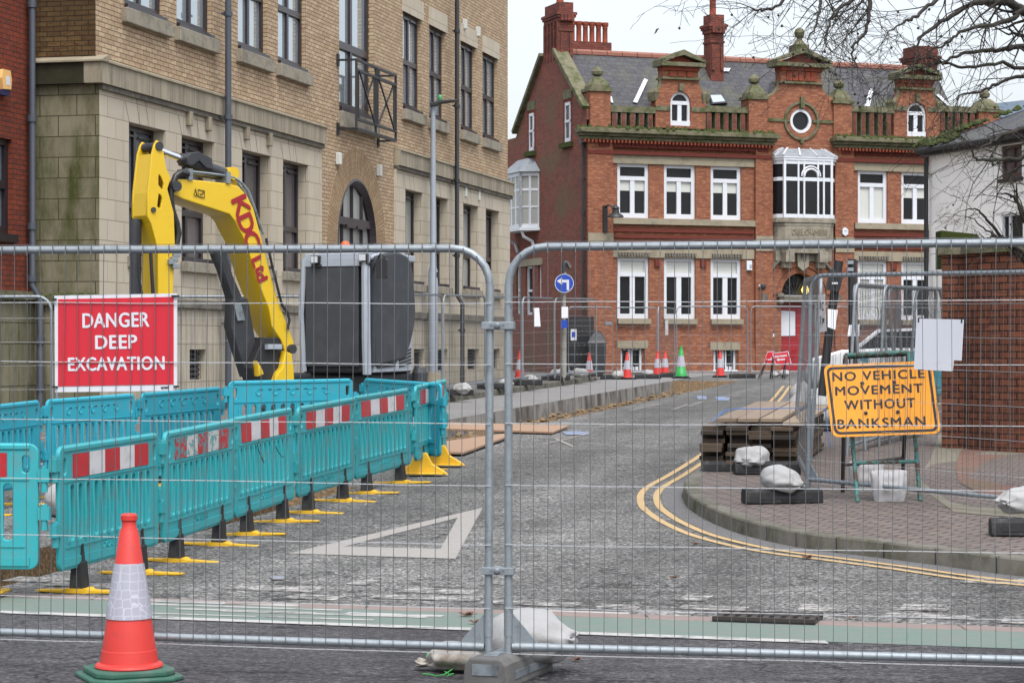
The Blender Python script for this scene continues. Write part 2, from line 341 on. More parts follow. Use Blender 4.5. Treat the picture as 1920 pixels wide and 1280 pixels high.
def roadcol(n, l, dark=False):
    t = n.new('ShaderNodeTexCoord')
    a = noise(n, l, 48, 6, .82, stretch=(.65, 1.0, 1)); fine = noise(n, l, 130, 3, .8)
    v = n.new('ShaderNodeTexVoronoi'); v.inputs['Scale'].default_value = 88; l.new(t.outputs['Object'], v.inputs['Vector'])
    vg = n.new('ShaderNodeRGBToBW'); l.new(v.outputs['Color'], vg.inputs[0])
    if dark:
        c = ramp(n, l, a, ((.42, (.013, .012, .013)), (.48, (.045, .042, .045)), (.54, (.085, .08, .085)), (.62, (.22, .21, .215))))
        c = mix(n, l, .25, c, ramp(n, l, vg.outputs[0], ((.1, .02), (.6, .055), (.95, .13))))
    else:
        c = ramp(n, l, a, ((.42, (.010, .0098, .0094)), (.475, (.048, .047, .045)), (.53, (.125, .122, .116)), (.59, (.40, .39, .365))))
        c = mix(n, l, .15, c, ramp(n, l, vg.outputs[0], ((.1, .03), (.5, .11), (.95, .30))))
    c = mix(n, l, 1.0, c, mix(n, l, fine, (.7,) * 3, (1.3,) * 3), 'MULTIPLY')
    c = mix(n, l, 1.0, c, ramp(n, l, noise(n, l, .42, 7, .74), ((.30, .72), (.5, .98), (.70, 1.25))), 'MULTIPLY')
    c = mix(n, l, 1.0, c, ramp(n, l, noise(n, l, 4.2, 6, .78, stretch=(.45, 2.0, 1)), ((.32, .60), (.5, .97), (.68, 1.35))), 'MULTIPLY')
    # worn wheel tracks along the street and thin cracks
    mp = n.new('ShaderNodeMapping'); mp.inputs['Rotation'].default_value = (0, 0, .239); l.new(t.outputs['Object'], mp.inputs[0])
    m2 = n.new('ShaderNodeMapping'); m2.inputs['Scale'].default_value = (.9, .05, 1); l.new(mp.outputs[0], m2.inputs[0])
    w = n.new('ShaderNodeTexNoise'); w.inputs['Scale'].default_value = 1.0; w.inputs['Detail'].default_value = 3; l.new(m2.outputs[0], w.inputs['Vector'])
    c = mix(n, l, 1.0, c, ramp(n, l, w.outputs['Fac'], ((.38, .78), (.62, 1.25))), 'MULTIPLY')
    k = n.new('ShaderNodeTexVoronoi'); k.feature = 'DISTANCE_TO_EDGE'; k.inputs['Scale'].default_value = .55
    wn = n.new('ShaderNodeTexNoise'); wn.inputs['Scale'].default_value = 2.5; wn.inputs['Detail'].default_value = 4; l.new(t.outputs['Object'], wn.inputs['Vector'])
    va = n.new('ShaderNodeVectorMath'); va.operation = 'ADD'; l.new(t.outputs['Object'], va.inputs[0]); l.new(wn.outputs['Color'], va.inputs[1]); l.new(va.outputs[0], k.inputs['Vector'])
    c = mix(n, l, 1.0, c, ramp(n, l, k.outputs['Distance'], ((.003, .35), (.012, 1.0))), 'MULTIPLY')
    return c, a
def worn(name, col, under, lo, hi, sc=7, st=(1, 1, 1)):
    m, n, l, b = nodes(name)
    if len(under) == 4: under = roadcol(n, l)[0]
    c = mix(n, l, ramp(n, l, noise(n, l, sc, 7, .78, stretch=st), ((lo, 0.), (hi, 1.))), under, mix(n, l, noise(n, l, 30, 3), mul(col, .8), mul(col, 1.1)))
    l.new(c, b.inputs['Base Color']); b.inputs['Roughness'].default_value = .85; b.inputs['Specular IOR Level'].default_value = .2
    bumpn(n, l, b, noise(n, l, 90, 3), .4, .006)
    return m
def asphalt(name, lo, hi, s1=62, warm=(1, 1, 1), patch=.35):
    m, n, l, b = nodes(name)
    a = noise(n, l, s1, 4, .75); v = n.new('ShaderNodeTexVoronoi'); v.inputs['Scale'].default_value = s1 * 1.5
    t = n.new('ShaderNodeTexCoord'); l.new(t.outputs['Object'], v.inputs['Vector'])
    c = ramp(n, l, a, ((.34, mul(warm, lo * .3)), (.46, mul(warm, lo)), (.56, mul(warm, (lo + hi) / 2)), (.70, mul(warm, hi))))
    c = mix(n, l, .45, c, mix(n, l, v.outputs['Color'], mul(warm, lo * .6), mul(warm, hi)))
    c = mix(n, l, 1.0, c, mix(n, l, noise(n, l, .45, 6, .7), (1 - patch,) * 3, (1 + patch,) * 3), 'MULTIPLY')
    c = mix(n, l, 1.0, c, mix(n, l, noise(n, l, 6, 4, .7, stretch=(.6, 2.2, 1)), (.72,) * 3, (1.28,) * 3), 'MULTIPLY')
    l.new(c, b.inputs['Base Color']); b.inputs['Roughness'].default_value = .82; b.inputs['Specular IOR Level'].default_value = .3
    bumpn(n, l, b, a, .7, .012)
    return m
M['road'] = asphalt('chipped_asphalt', .085, .34)
M['road_main'] = asphalt('dark_asphalt', .05, .155, 70, (1.03, .98, 1.0), .3)
M['slab'] = asphalt('concrete_carriageway', .16, .27, 40, (1.02, 1, .97), .25)
M['pave_far'] = asphalt('grey_footway', .10, .19, 60, (1.0, .98, .98), .25)
M['kerb'] = mat('granite_kerb', (.135, .125, .105), .85, 0, .3, 9, .3, 70, dirt=(.06, .06, .038), ds=3, dlo=.42, dhi=.65, spec=.25)
M['pinkkerb'] = mat('pink_channel_stone', (.20, .155, .138), .85, 0, .25, 8, .3, 70, dirt=(.17, .15, .14), ds=5, dlo=.5, dhi=.75, spec=.25)
M['green'] = worn('green_cycle_lane', (.125, .178, .150), (.15, .16, .145), .40, .58, 5, (1, 2.5, 1))
M['wpaint'] = worn('worn_white_line', (.38, .37, .355), (.15, .16, .15), .41, .48, 5, (1, 2, 1))
M['wpaint2'] = worn('very_worn_white_line', (.45, .43, .40), (.10, .10, .098, 1), .50, .60, 7, (.8, 2.2, 1))
M['yline'] = worn('yellow_line_paint', (.42, .30, .155), (.1, .1, .1, 1), .34, .44, 8)
M['tri'] = worn('grey_white_triangle', (.27, .255, .235), (.10, .10, .1, 1), .26, .42, 5)
M['bluespray'] = worn('blue_spray', (.15, .25, .48), (.2, .2, .2), .42, .58, 3)
M['bbuff'] = brick('buff_brick', (.50, .385, .245), (.365, .26, .155), (.10, .075, .055), var=.25, c3=(.37, .23, .165), stain=(.26, .18, .11), slo=.6, shi=.85, ms=.013)
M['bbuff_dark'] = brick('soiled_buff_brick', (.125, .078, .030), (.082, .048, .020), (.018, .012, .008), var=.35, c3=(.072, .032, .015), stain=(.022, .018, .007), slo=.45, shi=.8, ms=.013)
M['varch'] = brick('arch_brick', (.36, .255, .15), (.28, .185, .105), (.13, .09, .06), var=.2)
M['ashlar'] = brick('buff_ashlar', (.47, .415, .325), (.43, .378, .295), (.22, .18, .135), .6, .31, .012, .12, stain=(.33, .27, .19), slo=.55, shi=.85, ss=1.2, stretch=(2, 2, .35), bump=.4)
M['ashlar_low'] = brick('streaked_ashlar', (.42, .375, .295), (.38, .34, .265), (.17, .14, .105), .6, .31, .012, .15, stain=(.19, .155, .105), slo=.48, shi=.72, ss=3.5, stretch=(3, 3, .22), bump=.4)
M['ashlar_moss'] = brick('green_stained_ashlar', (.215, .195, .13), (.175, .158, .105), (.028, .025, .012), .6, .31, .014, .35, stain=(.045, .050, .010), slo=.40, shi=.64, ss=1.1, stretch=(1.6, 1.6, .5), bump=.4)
M['cornice'] = brick('grey_cornice_stone', (.33, .29, .215), (.295, .255, .19), (.10, .085, .06), .47, 30, .014, .15, stain=(.13, .115, .085), slo=.42, shi=.72, ss=1.3, stretch=(3, 3, .5), bump=.4)
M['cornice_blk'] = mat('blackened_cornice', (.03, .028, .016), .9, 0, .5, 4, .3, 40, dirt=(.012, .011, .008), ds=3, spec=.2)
M['bred'] = brick('orange_red_brick', (.28, .108, .058), (.195, .068, .040), (.15, .09, .062), var=.38, c3=(.36, .16, .088), stain=(.13, .055, .04), slo=.6, shi=.85, ms=.008, bump=.3)
M['bside'] = brick('plum_red_brick', (.26, .075, .05), (.17, .055, .042), (.10, .07, .055), var=.3, c3=(.12, .06, .05), stain=(.115, .09, .05), slo=.5, shi=.72, ss=.55, ms=.013)
M['bdeep'] = brick('deep_red_brick', (.21, .045, .022), (.15, .033, .018), (.035, .022, .018), var=.25, c3=(.10, .035, .025), stain=(.09, .03, .02), slo=.6, shi=.85, ms=.012)
M['bwall'] = brick('red_wall_brick', (.185, .066, .034), (.118, .045, .026), (.020, .012, .010), .235, .082, .017, .3, c3=(.095, .03, .02), stain=(.08, .035, .02), slo=.55, shi=.8)
M['bchim'] = brick('sooty_chimney_brick', (.22, .062, .042), (.13, .042, .032), (.06, .035, .028), var=.35, stain=(.05, .028, .024), slo=.5, shi=.75, ss=1.6, ms=.012)
M['slate'] = brick('slate_roof', (.078, .077, .083), (.055, .054, .060), (.03, .03, .03), .3, .2, .014, .35, stain=(.10, .105, .065), slo=.5, shi=.75, ss=.6, c3=(.095, .095, .105), rough=.7)
M['ridge'] = mat('clay_ridge_tiles', (.24, .10, .07), .8, 0, .25, 4)
M['blockpave'] = brick('block_paving', (.165, .14, .125), (.115, .098, .092), (.016, .014, .013), .21, .105, .019, .3, c3=(.20, .145, .12), stain=(.095, .088, .07), slo=.52, shi=.78, ss=.7, rot=R(35), bump=.35)
M['blockred'] = brick('red_block_paving', (.19, .105, .08), (.15, .085, .07), (.05, .055, .03), .2, .1, .01, .3, stain=(.08, .085, .045), slo=.5, shi=.75, ss=.8, rot=R(20), bump=.35)
def lit(name, col, st):
    m, n, l, b = nodes(name); b.inputs['Base Color'].default_value = (*col, 1); b.inputs['Emission Color'].default_value = (*col, 1); b.inputs['Emission Strength'].default_value = st
    l.new(mix(n, l, noise(n, l, 20, 2), mul(col, .9), col), b.inputs['Emission Color']); return m
M['lamp_on'] = lit('lit_porch_lamp', (1, .72, .18), 1.1)
# ------------------------------------------------------------------ the ground
TD = math.atan(.2434); DS = V((math.sin(TD), math.cos(TD), 0)); NS = V((math.cos(TD), -math.sin(TD), 0)); O0 = V((.41, 36.5, 0))
def S(u, s, z=0): p = O0 + NS * u + DS * s; return V((p.x, p.y, z))
def us(p): q = V((p[0], p[1], 0)) - O0; return q.dot(NS), q.dot(DS)
TR = [(-1.9, 0.0, -6.0, 24.3, .30), (.35, 1.15, -21.5, -13.2, .40)]
def HG(u, s):
    p = S(u, s); h = H(p.x, p.y)
    for u0, u1, s0, s1, dp in TR:
        if u0 < u < u1 and s0 < s < s1: h -= dp
    return h
def ground_mat():
    m, n, l, b = nodes('road_surface')
    t = n.new('ShaderNodeTexCoord'); sp = n.new('ShaderNodeSeparateXYZ'); l.new(t.outputs['Object'], sp.inputs[0])
    q = n.new('ShaderNodeMath'); q.operation = 'MULTIPLY_ADD'; q.inputs[1].default_value = MR; l.new(sp.outputs[0], q.inputs[0]); l.new(sp.outputs[1], q.inputs[2])
    g = n.new('ShaderNodeMath'); g.operation = 'GREATER_THAN'; g.inputs[1].default_value = 13.9; l.new(q.outputs[0], g.inputs[0])
    c1, a = roadcol(n, l); c0, _ = roadcol(n, l, True)
    c = mix(n, l, g.outputs[0], c0, c1)
    l.new(c, b.inputs['Base Color']); b.inputs['Roughness'].default_value = .85; b.inputs['Specular IOR Level'].default_value = .25
    bumpn(n, l, b, a, .9, .014)
    return m
ul = [-260, -90, -30, -12, -8, -5.75, -3.92]
ul += [-3.4, -2.6, -1.9, -1.885, -1.0, -.015, 0, .35, .365, 1.135, 1.15] + [1.6 + .7 * i for i in range(20)] + [18, 26, 50, 120, 300]
sl_ = [-200, -80, -50, -42] + [-38 + .5 * i for i in range(22)] + [-27 + .25 * i for i in range(40)] + [-17 + .5 * i for i in range(84)] + [27, 30, 34, 40, 60, 100, 200, 500]
for a, b, c, d, e in TR: sl_ += [c, c - .015, d, d + .015]
sl_ = sorted(set(sl_))
g = MB(); nu = len(ul)
for s in sl_:
    for u in ul:
        uu = u; h = HG(u, s)
        p = S(u, s); g.v.append(V((p.x, p.y, h)))
for j in range(len(sl_) - 1):
    for i in range(nu - 1):
        uc, sc = (ul[i] + ul[i + 1]) / 2, (sl_[j] + sl_[j + 1]) / 2
        mi = 0
        for u0, u1, s0, s1, dp in TR:
            if u0 - .03 < uc < u1 + .03 and s0 - .02 < sc < s1 + .02: mi = 1
        if -3.92 < uc < -1.91 and sc > -9: mi = 2
        if any(abs(sc - (t[3] - .0075)) < .004 and t[0] < uc < t[1] for t in TR): mi = 4
        if -1.9 <= uc <= -1.885 and -6 < sc < 24.3: mi = 3
        g.f.append((j * nu + i, j * nu + i + 1, (j + 1) * nu + i + 1, (j + 1) * nu + i)); g.m.append(mi)
M['darkcut'] = mat('dark_cut_end', (.045, .042, .038), .9, 0, .5, 5, dirt=(.12, .115, .10), ds=3)
M['trenchside'] = mat('cut_concrete_edge', (.22, .21, .195), .9, 0, .3, 6, .5, 40, dirt=(.06, .05, .04), ds=2.2, dlo=.45, dhi=.62, stretch=(1, 1, .4))
struct(g.build('road', [ground_mat(), M['soil'], M['slab'], M['trenchside'], M['darkcut']]))
# loose stones on the trench bed
st = MB()
for k in range(2600):
    s = random.uniform(-5.9, 24.2); u = random.uniform(-1.0, -.04) if random.random() < .8 else random.uniform(-1.85, -.1); p = S(u, s); r = random.uniform(.02, .075)
    z = H(p.x, p.y) - .30
    st.lathe([(r * .2, 0), (r, r * .5), (r * .5, r * 1.2)], 5, (p.x, p.y, z - .005))
M['stones'] = mat('trench_rubble', (.21, .15, .085), .95, 0, .7, 9, dirt=(.06, .045, .03), ds=6, dlo=.45, dhi=.6)
tag(st.build('rubble', M['stones']), 'loose brown stones and rubble along the open trench bed', 'rubble', kind='stuff')
def strip(name, a, b, wdt, m, dz=.008, n=24):        # painted strip between two ground points
    a, b = V(a), V(b); t = V((b.x - a.x, b.y - a.y, 0)).normalized(); x = V((-t.y, t.x, 0)) * wdt / 2; o = MB()
    ln = (b - a).length; n = max(2, int(ln / .25))
    rows = []
    for i in range(n + 1):
        p = a.lerp(b, i / n)
        rows.append([V((q.x, q.y, H(q.x, q.y) + dz)) for q in (p - x, p + x)])
    o.loft(rows, closed=False)
    return struct(o.build(name, m))
def gpoly(name, px, m, dz=.008, hole=None):
    pts = [gp(*p) for p in px]; o = MB()
    if hole:
        h = [gp(*p) for p in hole]; k = len(pts); pts, h = [[q[i].lerp(q[(i + 1) % k], t / 8) for i in range(k) for t in range(8)] for q in (pts, h)]; k *= 8
        for i in range(k): o.quad(*[V((q.x, q.y, H(q.x, q.y) + dz)) for q in (pts[i], pts[(i + 1) % k], h[(i + 1) % k], h[i])])
    else: o.poly([V((q.x, q.y, H(q.x, q.y) + dz)) for q in pts])
    return struct(o.build(name, m))
# main road edge: cycle lane, channel stones, lines (lines of constant q)
def Q(q, x, dz=0): y = q - MR * x; return V((x, y, H(x, y) + dz))
def qstrip(name, q0, q1, x0, x1, m, dz):
    o = MB(); n = int((x1 - x0) / .4) + 1
    o.loft([[Q(q0, lerp(x0, x1, i / n), dz), Q((q0 + q1) / 2, lerp(x0, x1, i / n), dz), Q(q1, lerp(x0, x1, i / n), dz)] for i in range(n + 1)], closed=False)
    return struct(o.build(name, m))
qw = (lambda p: p.y + MR * p.x)(gp(960, 1183))
qstrip('cycle_lane', qw + .04, 13.86, -14, 14, M['green'], .003)
qstrip('lane_line', qw - .075, qw + .075, -14, (gp(1550, 1204)).x, M['wpaint'], .006)
o = MB(); x = -9.0
while x < 9:                                          # channel stones laid end to end
    ln = random.uniform(.85, .95); a, b = Q(13.86, x), Q(13.86, x + ln - .012)
    c, d = Q(14.08, x + ln - .012), Q(14.08, x)
    for p in (a, b, c, d): p.z = H(p.x, p.y)
    o.loft([[p + V((0, 0, -.05)) for p in (a, b, c, d)], [p + V((0, 0, random.uniform(.004, .008))) for p in (a, b, c, d)]])
    x += ln
struct(o.build('channel_stones', M['pinkkerb'], bevel=.008))
for k, (x0, x1, y) in enumerate([(440, 600, 1103), (660, 700, 1092), (757, 890, 1108), (700, 900, 1121), (905, 1085, 1131), (540, 640, 1120), (1120, 1200, 1138), (1277, 1330, 1121), (1275, 1400, 1140), (1660, 1830, 1155), (1500, 1590, 1140), (1690, 1780, 1139), (1880, 1960, 1163), (1810, 1925, 1090), (90, 240, 1097), (20, 130, 1087), (1200, 1300, 1150)]):
    sl2 = .035 * (x1 - x0) / 2
    strip('give_way_dash', gp(x0, y - sl2), gp(x1, y + sl2), random.uniform(.18, .34), M['wpaint2'], .005)
for k, (x0, x1, y) in enumerate([(300, 560, 1132), (280, 640, 1139), (330, 590, 1146), (420, 800, 1152), (250, 480, 1153), (500, 700, 1160), (650, 830, 1153), (200, 420, 1127), (1000, 1180, 1148)]):
    sl2 = .032 * (x1 - x0) / 2
    strip('hatched_line', gp(x0, y - sl2), gp(x1, y + sl2), random.uniform(.05, .11), M['wpaint'], .0065)
gpoly('give_way_triangle', [(541, 1038), (905, 952), (854, 1048)], M['tri'], .005, [(646, 1025), (858, 971), (826, 1029)])
for k, (x0, y0, x1, y1) in enumerate([(1020, 833, 1100, 815), (1090, 830, 1140, 834), (1040, 822, 1075, 838), (1120, 802, 1180, 792), (1180, 770, 1240, 757), (1290, 762, 1320, 752), (1322, 750, 1400, 752), (1262, 768, 1290, 758), (1480, 790, 1560, 800)]):
    strip('chalk_line', gp(x0, y0), gp(x1, y1), .05, M['tri'], .009)
for k, (x, y, w) in enumerate([(1080, 813, 26), (1355, 748, 14), (520, 1085, 14), (1316, 746, 10)]):
    gpoly('spray_mark', [(x - w, y - 3), (x, y - 4), (x + w, y - 2), (x + w * .8, y + 3), (x - w * .7, y + 3)], M['bluespray'], .010)
# right-hand pavement with its curved kerb
KP = [(2500, 1085), (2180, 1066), (1920, 1047), (1758, 1027), (1631, 1012), (1519, 999), (1442, 985), (1380, 969), (1330, 949), (1305, 935), (1291, 925), (1284, 913), (1283, 904), (1288, 895), (1300, 886), (1340, 862), (1398, 820), (1440, 783), (1472, 755), (1489, 735), (1497, 722), (1502, 714)]
kp0 = [gp(x, y, .125) for x, y in KP]
kp = []
for i in range(len(kp0) - 1):                         # smooth the kerb line
    p0, p1, p2, p3 = kp0[max(i - 1, 0)], kp0[i], kp0[i + 1], kp0[min(i + 2, len(kp0) - 1)]
    for t in (0, .25, .5, .75):
        kp.append(.5 * ((2 * p1) + (p2 - p0) * t + (2 * p0 - 5 * p1 + 4 * p2 - p3) * t * t + (3 * p1 - p0 - 3 * p2 + p3) * t ** 3))
kp.append(kp0[-1])
for i in range(1, len(kp)): kp[i].y = max(kp[i].y, kp[i - 1].y + .002)
def off(i, d):                                        # offset the kerb line to the road side (+) or the pavement side (-)
    a, b = kp[max(i - 1, 0)], kp[min(i + 1, len(kp) - 1)]; t = V((b.x - a.x, b.y - a.y, 0)).normalized()
    return V((kp[i].x, kp[i].y, 0)) + V((-t.y, t.x, 0)) * d
def HP(x, y): return H(x, y) + .125
o = MB(); rows = []
for i in range(len(kp)):
    a = off(i, -.13); row = []
    for k in range(14):
        x = lerp(a.x, 16, (k / 13) ** 1.4); row.append(V((x, a.y, HP(x, a.y) - .003)))
    rows.append(row)
o.loft(rows, closed=False); struct(o.build('pavement', M['blockpave'], uv=True))
o = MB(); rows = []
for i in range(len(kp)):
    a, b, c, d = off(i, -.14), off(i, -.012), off(i, .0), off(i, .02)
    rows.append([V((a.x, a.y, HP(a.x, a.y))), V((b.x, b.y, HP(b.x, b.y))), V((c.x, c.y, HP(c.x, c.y) - .014)), V((d.x, d.y, H(d.x, d.y) - .05))])
o.loft(rows, closed=False)
struct(o.build('kerb', M['kerb']))
o = MB()                                              # dark joints between kerb stones
for i in range(3, len(kp) - 1, 3):
    if kp[i].y > 30: break
    a, b, c = off(i, -.135), off(i, .002), off(i, .0225); j = (off(i + 1, 0) - off(i, 0)).normalized() * .006
    o.quad(*[V((p.x, p.y, z)) for p, z in ((a - j, HP(a.x, a.y) + .002), (b - j, HP(b.x, b.y) - .004), (b + j, HP(b.x, b.y) - .004), (a + j, HP(a.x, a.y) + .002))])
    o.quad(*[V((p.x, p.y, z)) for p, z in ((c - j, HP(b.x, b.y) - .006), (c - j, H(c.x, c.y)), (c + j, H(c.x, c.y)), (c + j, HP(b.x, b.y) - .006))])
struct(o.build('kerb_joints', M['black']))
for d in (.27, .43):
    o = MB(); rows = []
    for i in range(len(kp)):
        rows.append([V((p.x, p.y, H(p.x, p.y) + .006)) for p in (off(i, d - .034), off(i, d + .034))])
    o.loft(rows, closed=False); struct(o.build('yellow_line', M['yline']))
o = MB(); rows = []                                   # smooth channel strip beside the kerb
for i in range(len(kp)): rows.append([V((p.x, p.y, H(p.x, p.y) + .004)) for p in (off(i, .022), off(i, .22))])
o.loft(rows, closed=False); struct(o.build('gutter', M['pave_far']))
# red paving round the curved wall
o = MB(); c0 = gp(1800, 800, .125)
pp = [gp(x, y, .129) for x, y in ((1790, 880), (1800, 905), (1850, 930), (2100, 960), (2300, 820), (1990, 803), (1850, 815), (1800, 845))]
o.poly([V((p.x, p.y, HP(p.x, p.y) + .004)) for p in pp]); struct(o.build('red_paving', M['blockred'], uv=True))
o = MB(); pp = [gp(x, y, .127) for x, y in ((1745, 860), (1715, 905), (1790, 960), (2200, 990), (2300, 800), (1765, 797))]
o.poly([V((p.x, p.y, HP(p.x, p.y) + .001)) for p in pp]); M['mosspave'] = mat('mossy_paving', (.15, .135, .10), .9, 0, .3, 7, .3, 60, dirt=(.085, .085, .05), ds=4)
struct(o.build('mossy_paving', M['mosspave']))
# left footway
def HL(u, s): p = S(u, s); return H(p.x, p.y) + .13 + .045 * max(0, -3.92 - u)
o = MB(); o.loft([[S(u, s, HL(u, s)) for u in (-4.06, -4.6, -5.2, -5.8, -9.5)] for s in [-24 + i * 2 for i in range(24)] + [23.0]], closed=False)
struct(o.build('footway', M['pave_far']))
o = MB(); s = -24.0
while s < 22.8:
    a = [(u, s) for u in (-4.06, -3.92)]; e = s + .9
    o.loft([[S(-4.06, k, HL(-4.06, k) + .003), S(-3.93, k, HL(-3.92, k) + .003), S(-3.91, k, HL(-3.92, k) - .012), S(-3.90, k, HL(-3.92, k) - .3)] for k in (s, e - .012)], closed=False); s = e
struct(o.build('footway_kerb', M['kerb']))
# drain grating beside the channel
t = thing('drain_grating', 'black iron gully grating set beside the channel stones', 'drain', gp(1440, 1163), -math.atan(MR))
o = MB(); o.box((0, 0, .012), (.62, .34, .012)); o.build('pit', M['black'], t, world=False)
o = MB()
for i in range(9): o.box((-.28 + i * .07, 0, .025), (.035, .30, .018))
for y in (-.16, 0, .16): o.box((0, y, .026), (.62, .03, .022))
o.build('grate', M['rust'], t, world=False)
# ------------------------------------------------------------------ facade helpers
class Pl:
    def __init__(s, o, e, n): s.o = V(o); s.e = V(e).normalized(); s.n = V(n).normalized(); s.M = Matrix(((s.e.x, s.n.x, 0, s.o.x), (s.e.y, s.n.y, 0, s.o.y), (0, 0, 1, 0), (0, 0, 0, 1)))
    def uz(s, px, py, d=0):
        r = V(((px - CX) / F, 1, (HY - py) / F)); c = V((0, 0, CZ)); q = s.o + s.n * d
        k = (q - c).dot(s.n) / r.dot(s.n); p = c + r * k
        return (p - s.o).dot(s.e), p.z
    def u(s, px, d=0): return s.uz(px, 640, d)[0]
    def z(s, px, py, d=0): return s.uz(px, py, d)[1]
    def p(s, u, d, z): return s.M @ V((u, d, z))
def wall(mb, pl, u0, u1, z0, z1, holes=(), d=0, depth=.25, mi=0, rmi=None):
    us_ = sorted(set([u0, u1] + [h[i] for h in holes for i in (0, 1) if u0 < h[i] < u1])); zs = sorted(set([z0, z1] + [h[i] for h in holes for i in (2, 3) if z0 < h[i] < z1]))
    for i in range(len(us_) - 1):
        for j in range(len(zs) - 1):
            uc, zc = (us_[i] + us_[i + 1]) / 2, (zs[j] + zs[j + 1]) / 2
            if any(h[0] < uc < h[1] and h[2] < zc < h[3] for h in holes): continue
            mb.quad(pl.p(us_[i], d, zs[j]), pl.p(us_[i + 1], d, zs[j]), pl.p(us_[i + 1], d, zs[j + 1]), pl.p(us_[i], d, zs[j + 1]), mi)
    rmi = mi if rmi is None else rmi
    for h in holes:
        a, b, c, e = h[:4]; k = d - depth
        mb.quad(pl.p(a, d, c), pl.p(a, k, c), pl.p(a, k, e), pl.p(a, d, e), rmi); mb.quad(pl.p(b, k, c), pl.p(b, d, c), pl.p(b, d, e), pl.p(b, k, e), rmi)
        mb.quad(pl.p(a, d, e), pl.p(a, k, e), pl.p(b, k, e), pl.p(b, d, e), rmi); mb.quad(pl.p(a, k, c), pl.p(a, d, c), pl.p(b, d, c), pl.p(b, k, c), rmi)
def fbox(mb, pl, u0, u1, d0, d1, z0, z1, mi=0): mb.bx((u0, d0, z0), (u1, d1, z1), pl.M, mi)
def window(pl, par, u0, u1, z0, z1, d, fm, gm, mull=(), trans=(), fw=.06, ft=.07, sill=None, blind=None, lights=0, headers=()):
    f = MB()                                          # frame, then the glass as its child
    fbox(f, pl, u0, u0 + fw, d, d + ft, z0, z1); fbox(f, pl, u1 - fw, u1, d, d + ft, z0, z1)
    fbox(f, pl, u0 + fw, u1 - fw, d, d + ft, z1 - fw, z1); fbox(f, pl, u0 + fw, u1 - fw, d, d + ft, z0, z0 + fw * 1.3)
    for m in mull: a = lerp(u0, u1, m[0]); fbox(f, pl, a - m[1] / 2, a + m[1] / 2, d + .003, d + ft - .004, z0 + fw * (1.3 if len(m) < 3 else 0) if len(m) < 3 else lerp(z0, z1, m[2]), (z1 - fw) if len(m) < 4 else lerp(z0, z1, m[3]))
    for t in trans: a = lerp(z0, z1, t[0]); fbox(f, pl, u0 + fw, u1 - fw, d + .002, d + ft + .006, a - t[1] / 2, a + t[1] / 2)
    for a, b, c in headers: fbox(f, pl, lerp(u0, u1, a), lerp(u0, u1, b), d + ft + .001, d + ft + .02, lerp(z0, z1, c) - .03, lerp(z0, z1, c))
    w = f.build('window', fm, par)
    g_ = MB(); g_.quad(pl.p(u0 + .01, d + .02, z0 + .01), pl.p(u1 - .01, d + .02, z0 + .01), pl.p(u1 - .01, d + .02, z1 - .01), pl.p(u0 + .01, d + .02, z1 - .01)); g_.build('pane', gm, w)
    if blind:
        b = MB()
        for x0, x1, a, c in blind: b.quad(*[pl.p(lerp(u0, u1, i), d + .024, lerp(z0, z1, j)) for i, j in ((x0, a), (x1, a), (x1, c), (x0, c))])
        b.build('blind', M['blind'], w)
    if sill:
        s_ = MB(); fbox(s_, pl, u0 - sill[0], u1 + sill[0], d, sill[1], z0 - sill[2], z0 - .002); s_.build('sill', sill[3], w, bevel=.01)
    return w
# ------------------------------------------------------------------ the buff office building on the left
A = Pl((-6.21, 33.4, 0), (.2382, .9712, 0), (.9712, -.2382, 0))
AL = Pl((-6.21, 33.4, 0), (-.9712, .2382, 0), (-.2382, -.9712, 0))
bA = thing('office_building', 'buff brick and stone office block with rows of dark brown windows', 'building', (-6.21, 33.4, 0))
LEN = A.u(952); TOP = 13.0
zc1 = A.z(178.7, 109); zc0 = A.z(177.5, 163); zled = A.z(340, 579); zl2 = A.z(340, 563)
zhead = A.z(235.3, 229); zsill = A.z(334, 490); zup0 = A.z(401, 33 + 12); zuh = A.z(756, 22)
zbt = A.z(340, 655); zbb = A.z(340, 712)
uA1, uB0 = A.u(598), A.u(738)
GW = [(235, 304), (334, 396), (448, 502), (525, 573), (755, 788), (804, 836), (864, 893), (906.5, 932)]
UW = [(229 + 4, 308), (331, 397), (446, 501), (521, 573), (755.5, 789), (805, 834), (864, 891), (905, 932)]
gh = [(A.u(a), A.u(b), zsill, zhead) for a, b in GW]
zupb = A.z(756, 199)                                  # bottom of the upper windows
uh = [(A.u(a), A.u(b), zupb, zuh) for a, b in UW]
uT0, uT1 = A.u(636), A.u(701)
zTb = A.z(636, 199); tall = (uT0, uT1, zTb, TOP - .4)
bh = [(A.u(a), A.u(b), zbb, zbt) for a, b in ((345, 376), (768, 788), (806, 832), (869, 891), (905, 930))]
uR0, uR1 = A.u(632), A.u(705); ucen = (uR0 + uR1) / 2; rr = (uR1 - uR0) / 2
zspr = A.z(668, 338) - rr * .98                        # springing of the arch
archh = (uR0, uR1, zsill - .3, zspr + rr)
o = MB()                                              # brick: all above the cornice, and the middle bay
wall(o, A, 0, LEN, zc1 - .02, TOP, uh + [(uT0, uT1, zTb, TOP)], 0, .2)
wall(o, A, uA1, uB0, zl2, zc1 - .02, [archh], 0, .25)
n = 20                                                # spandrels above the arch
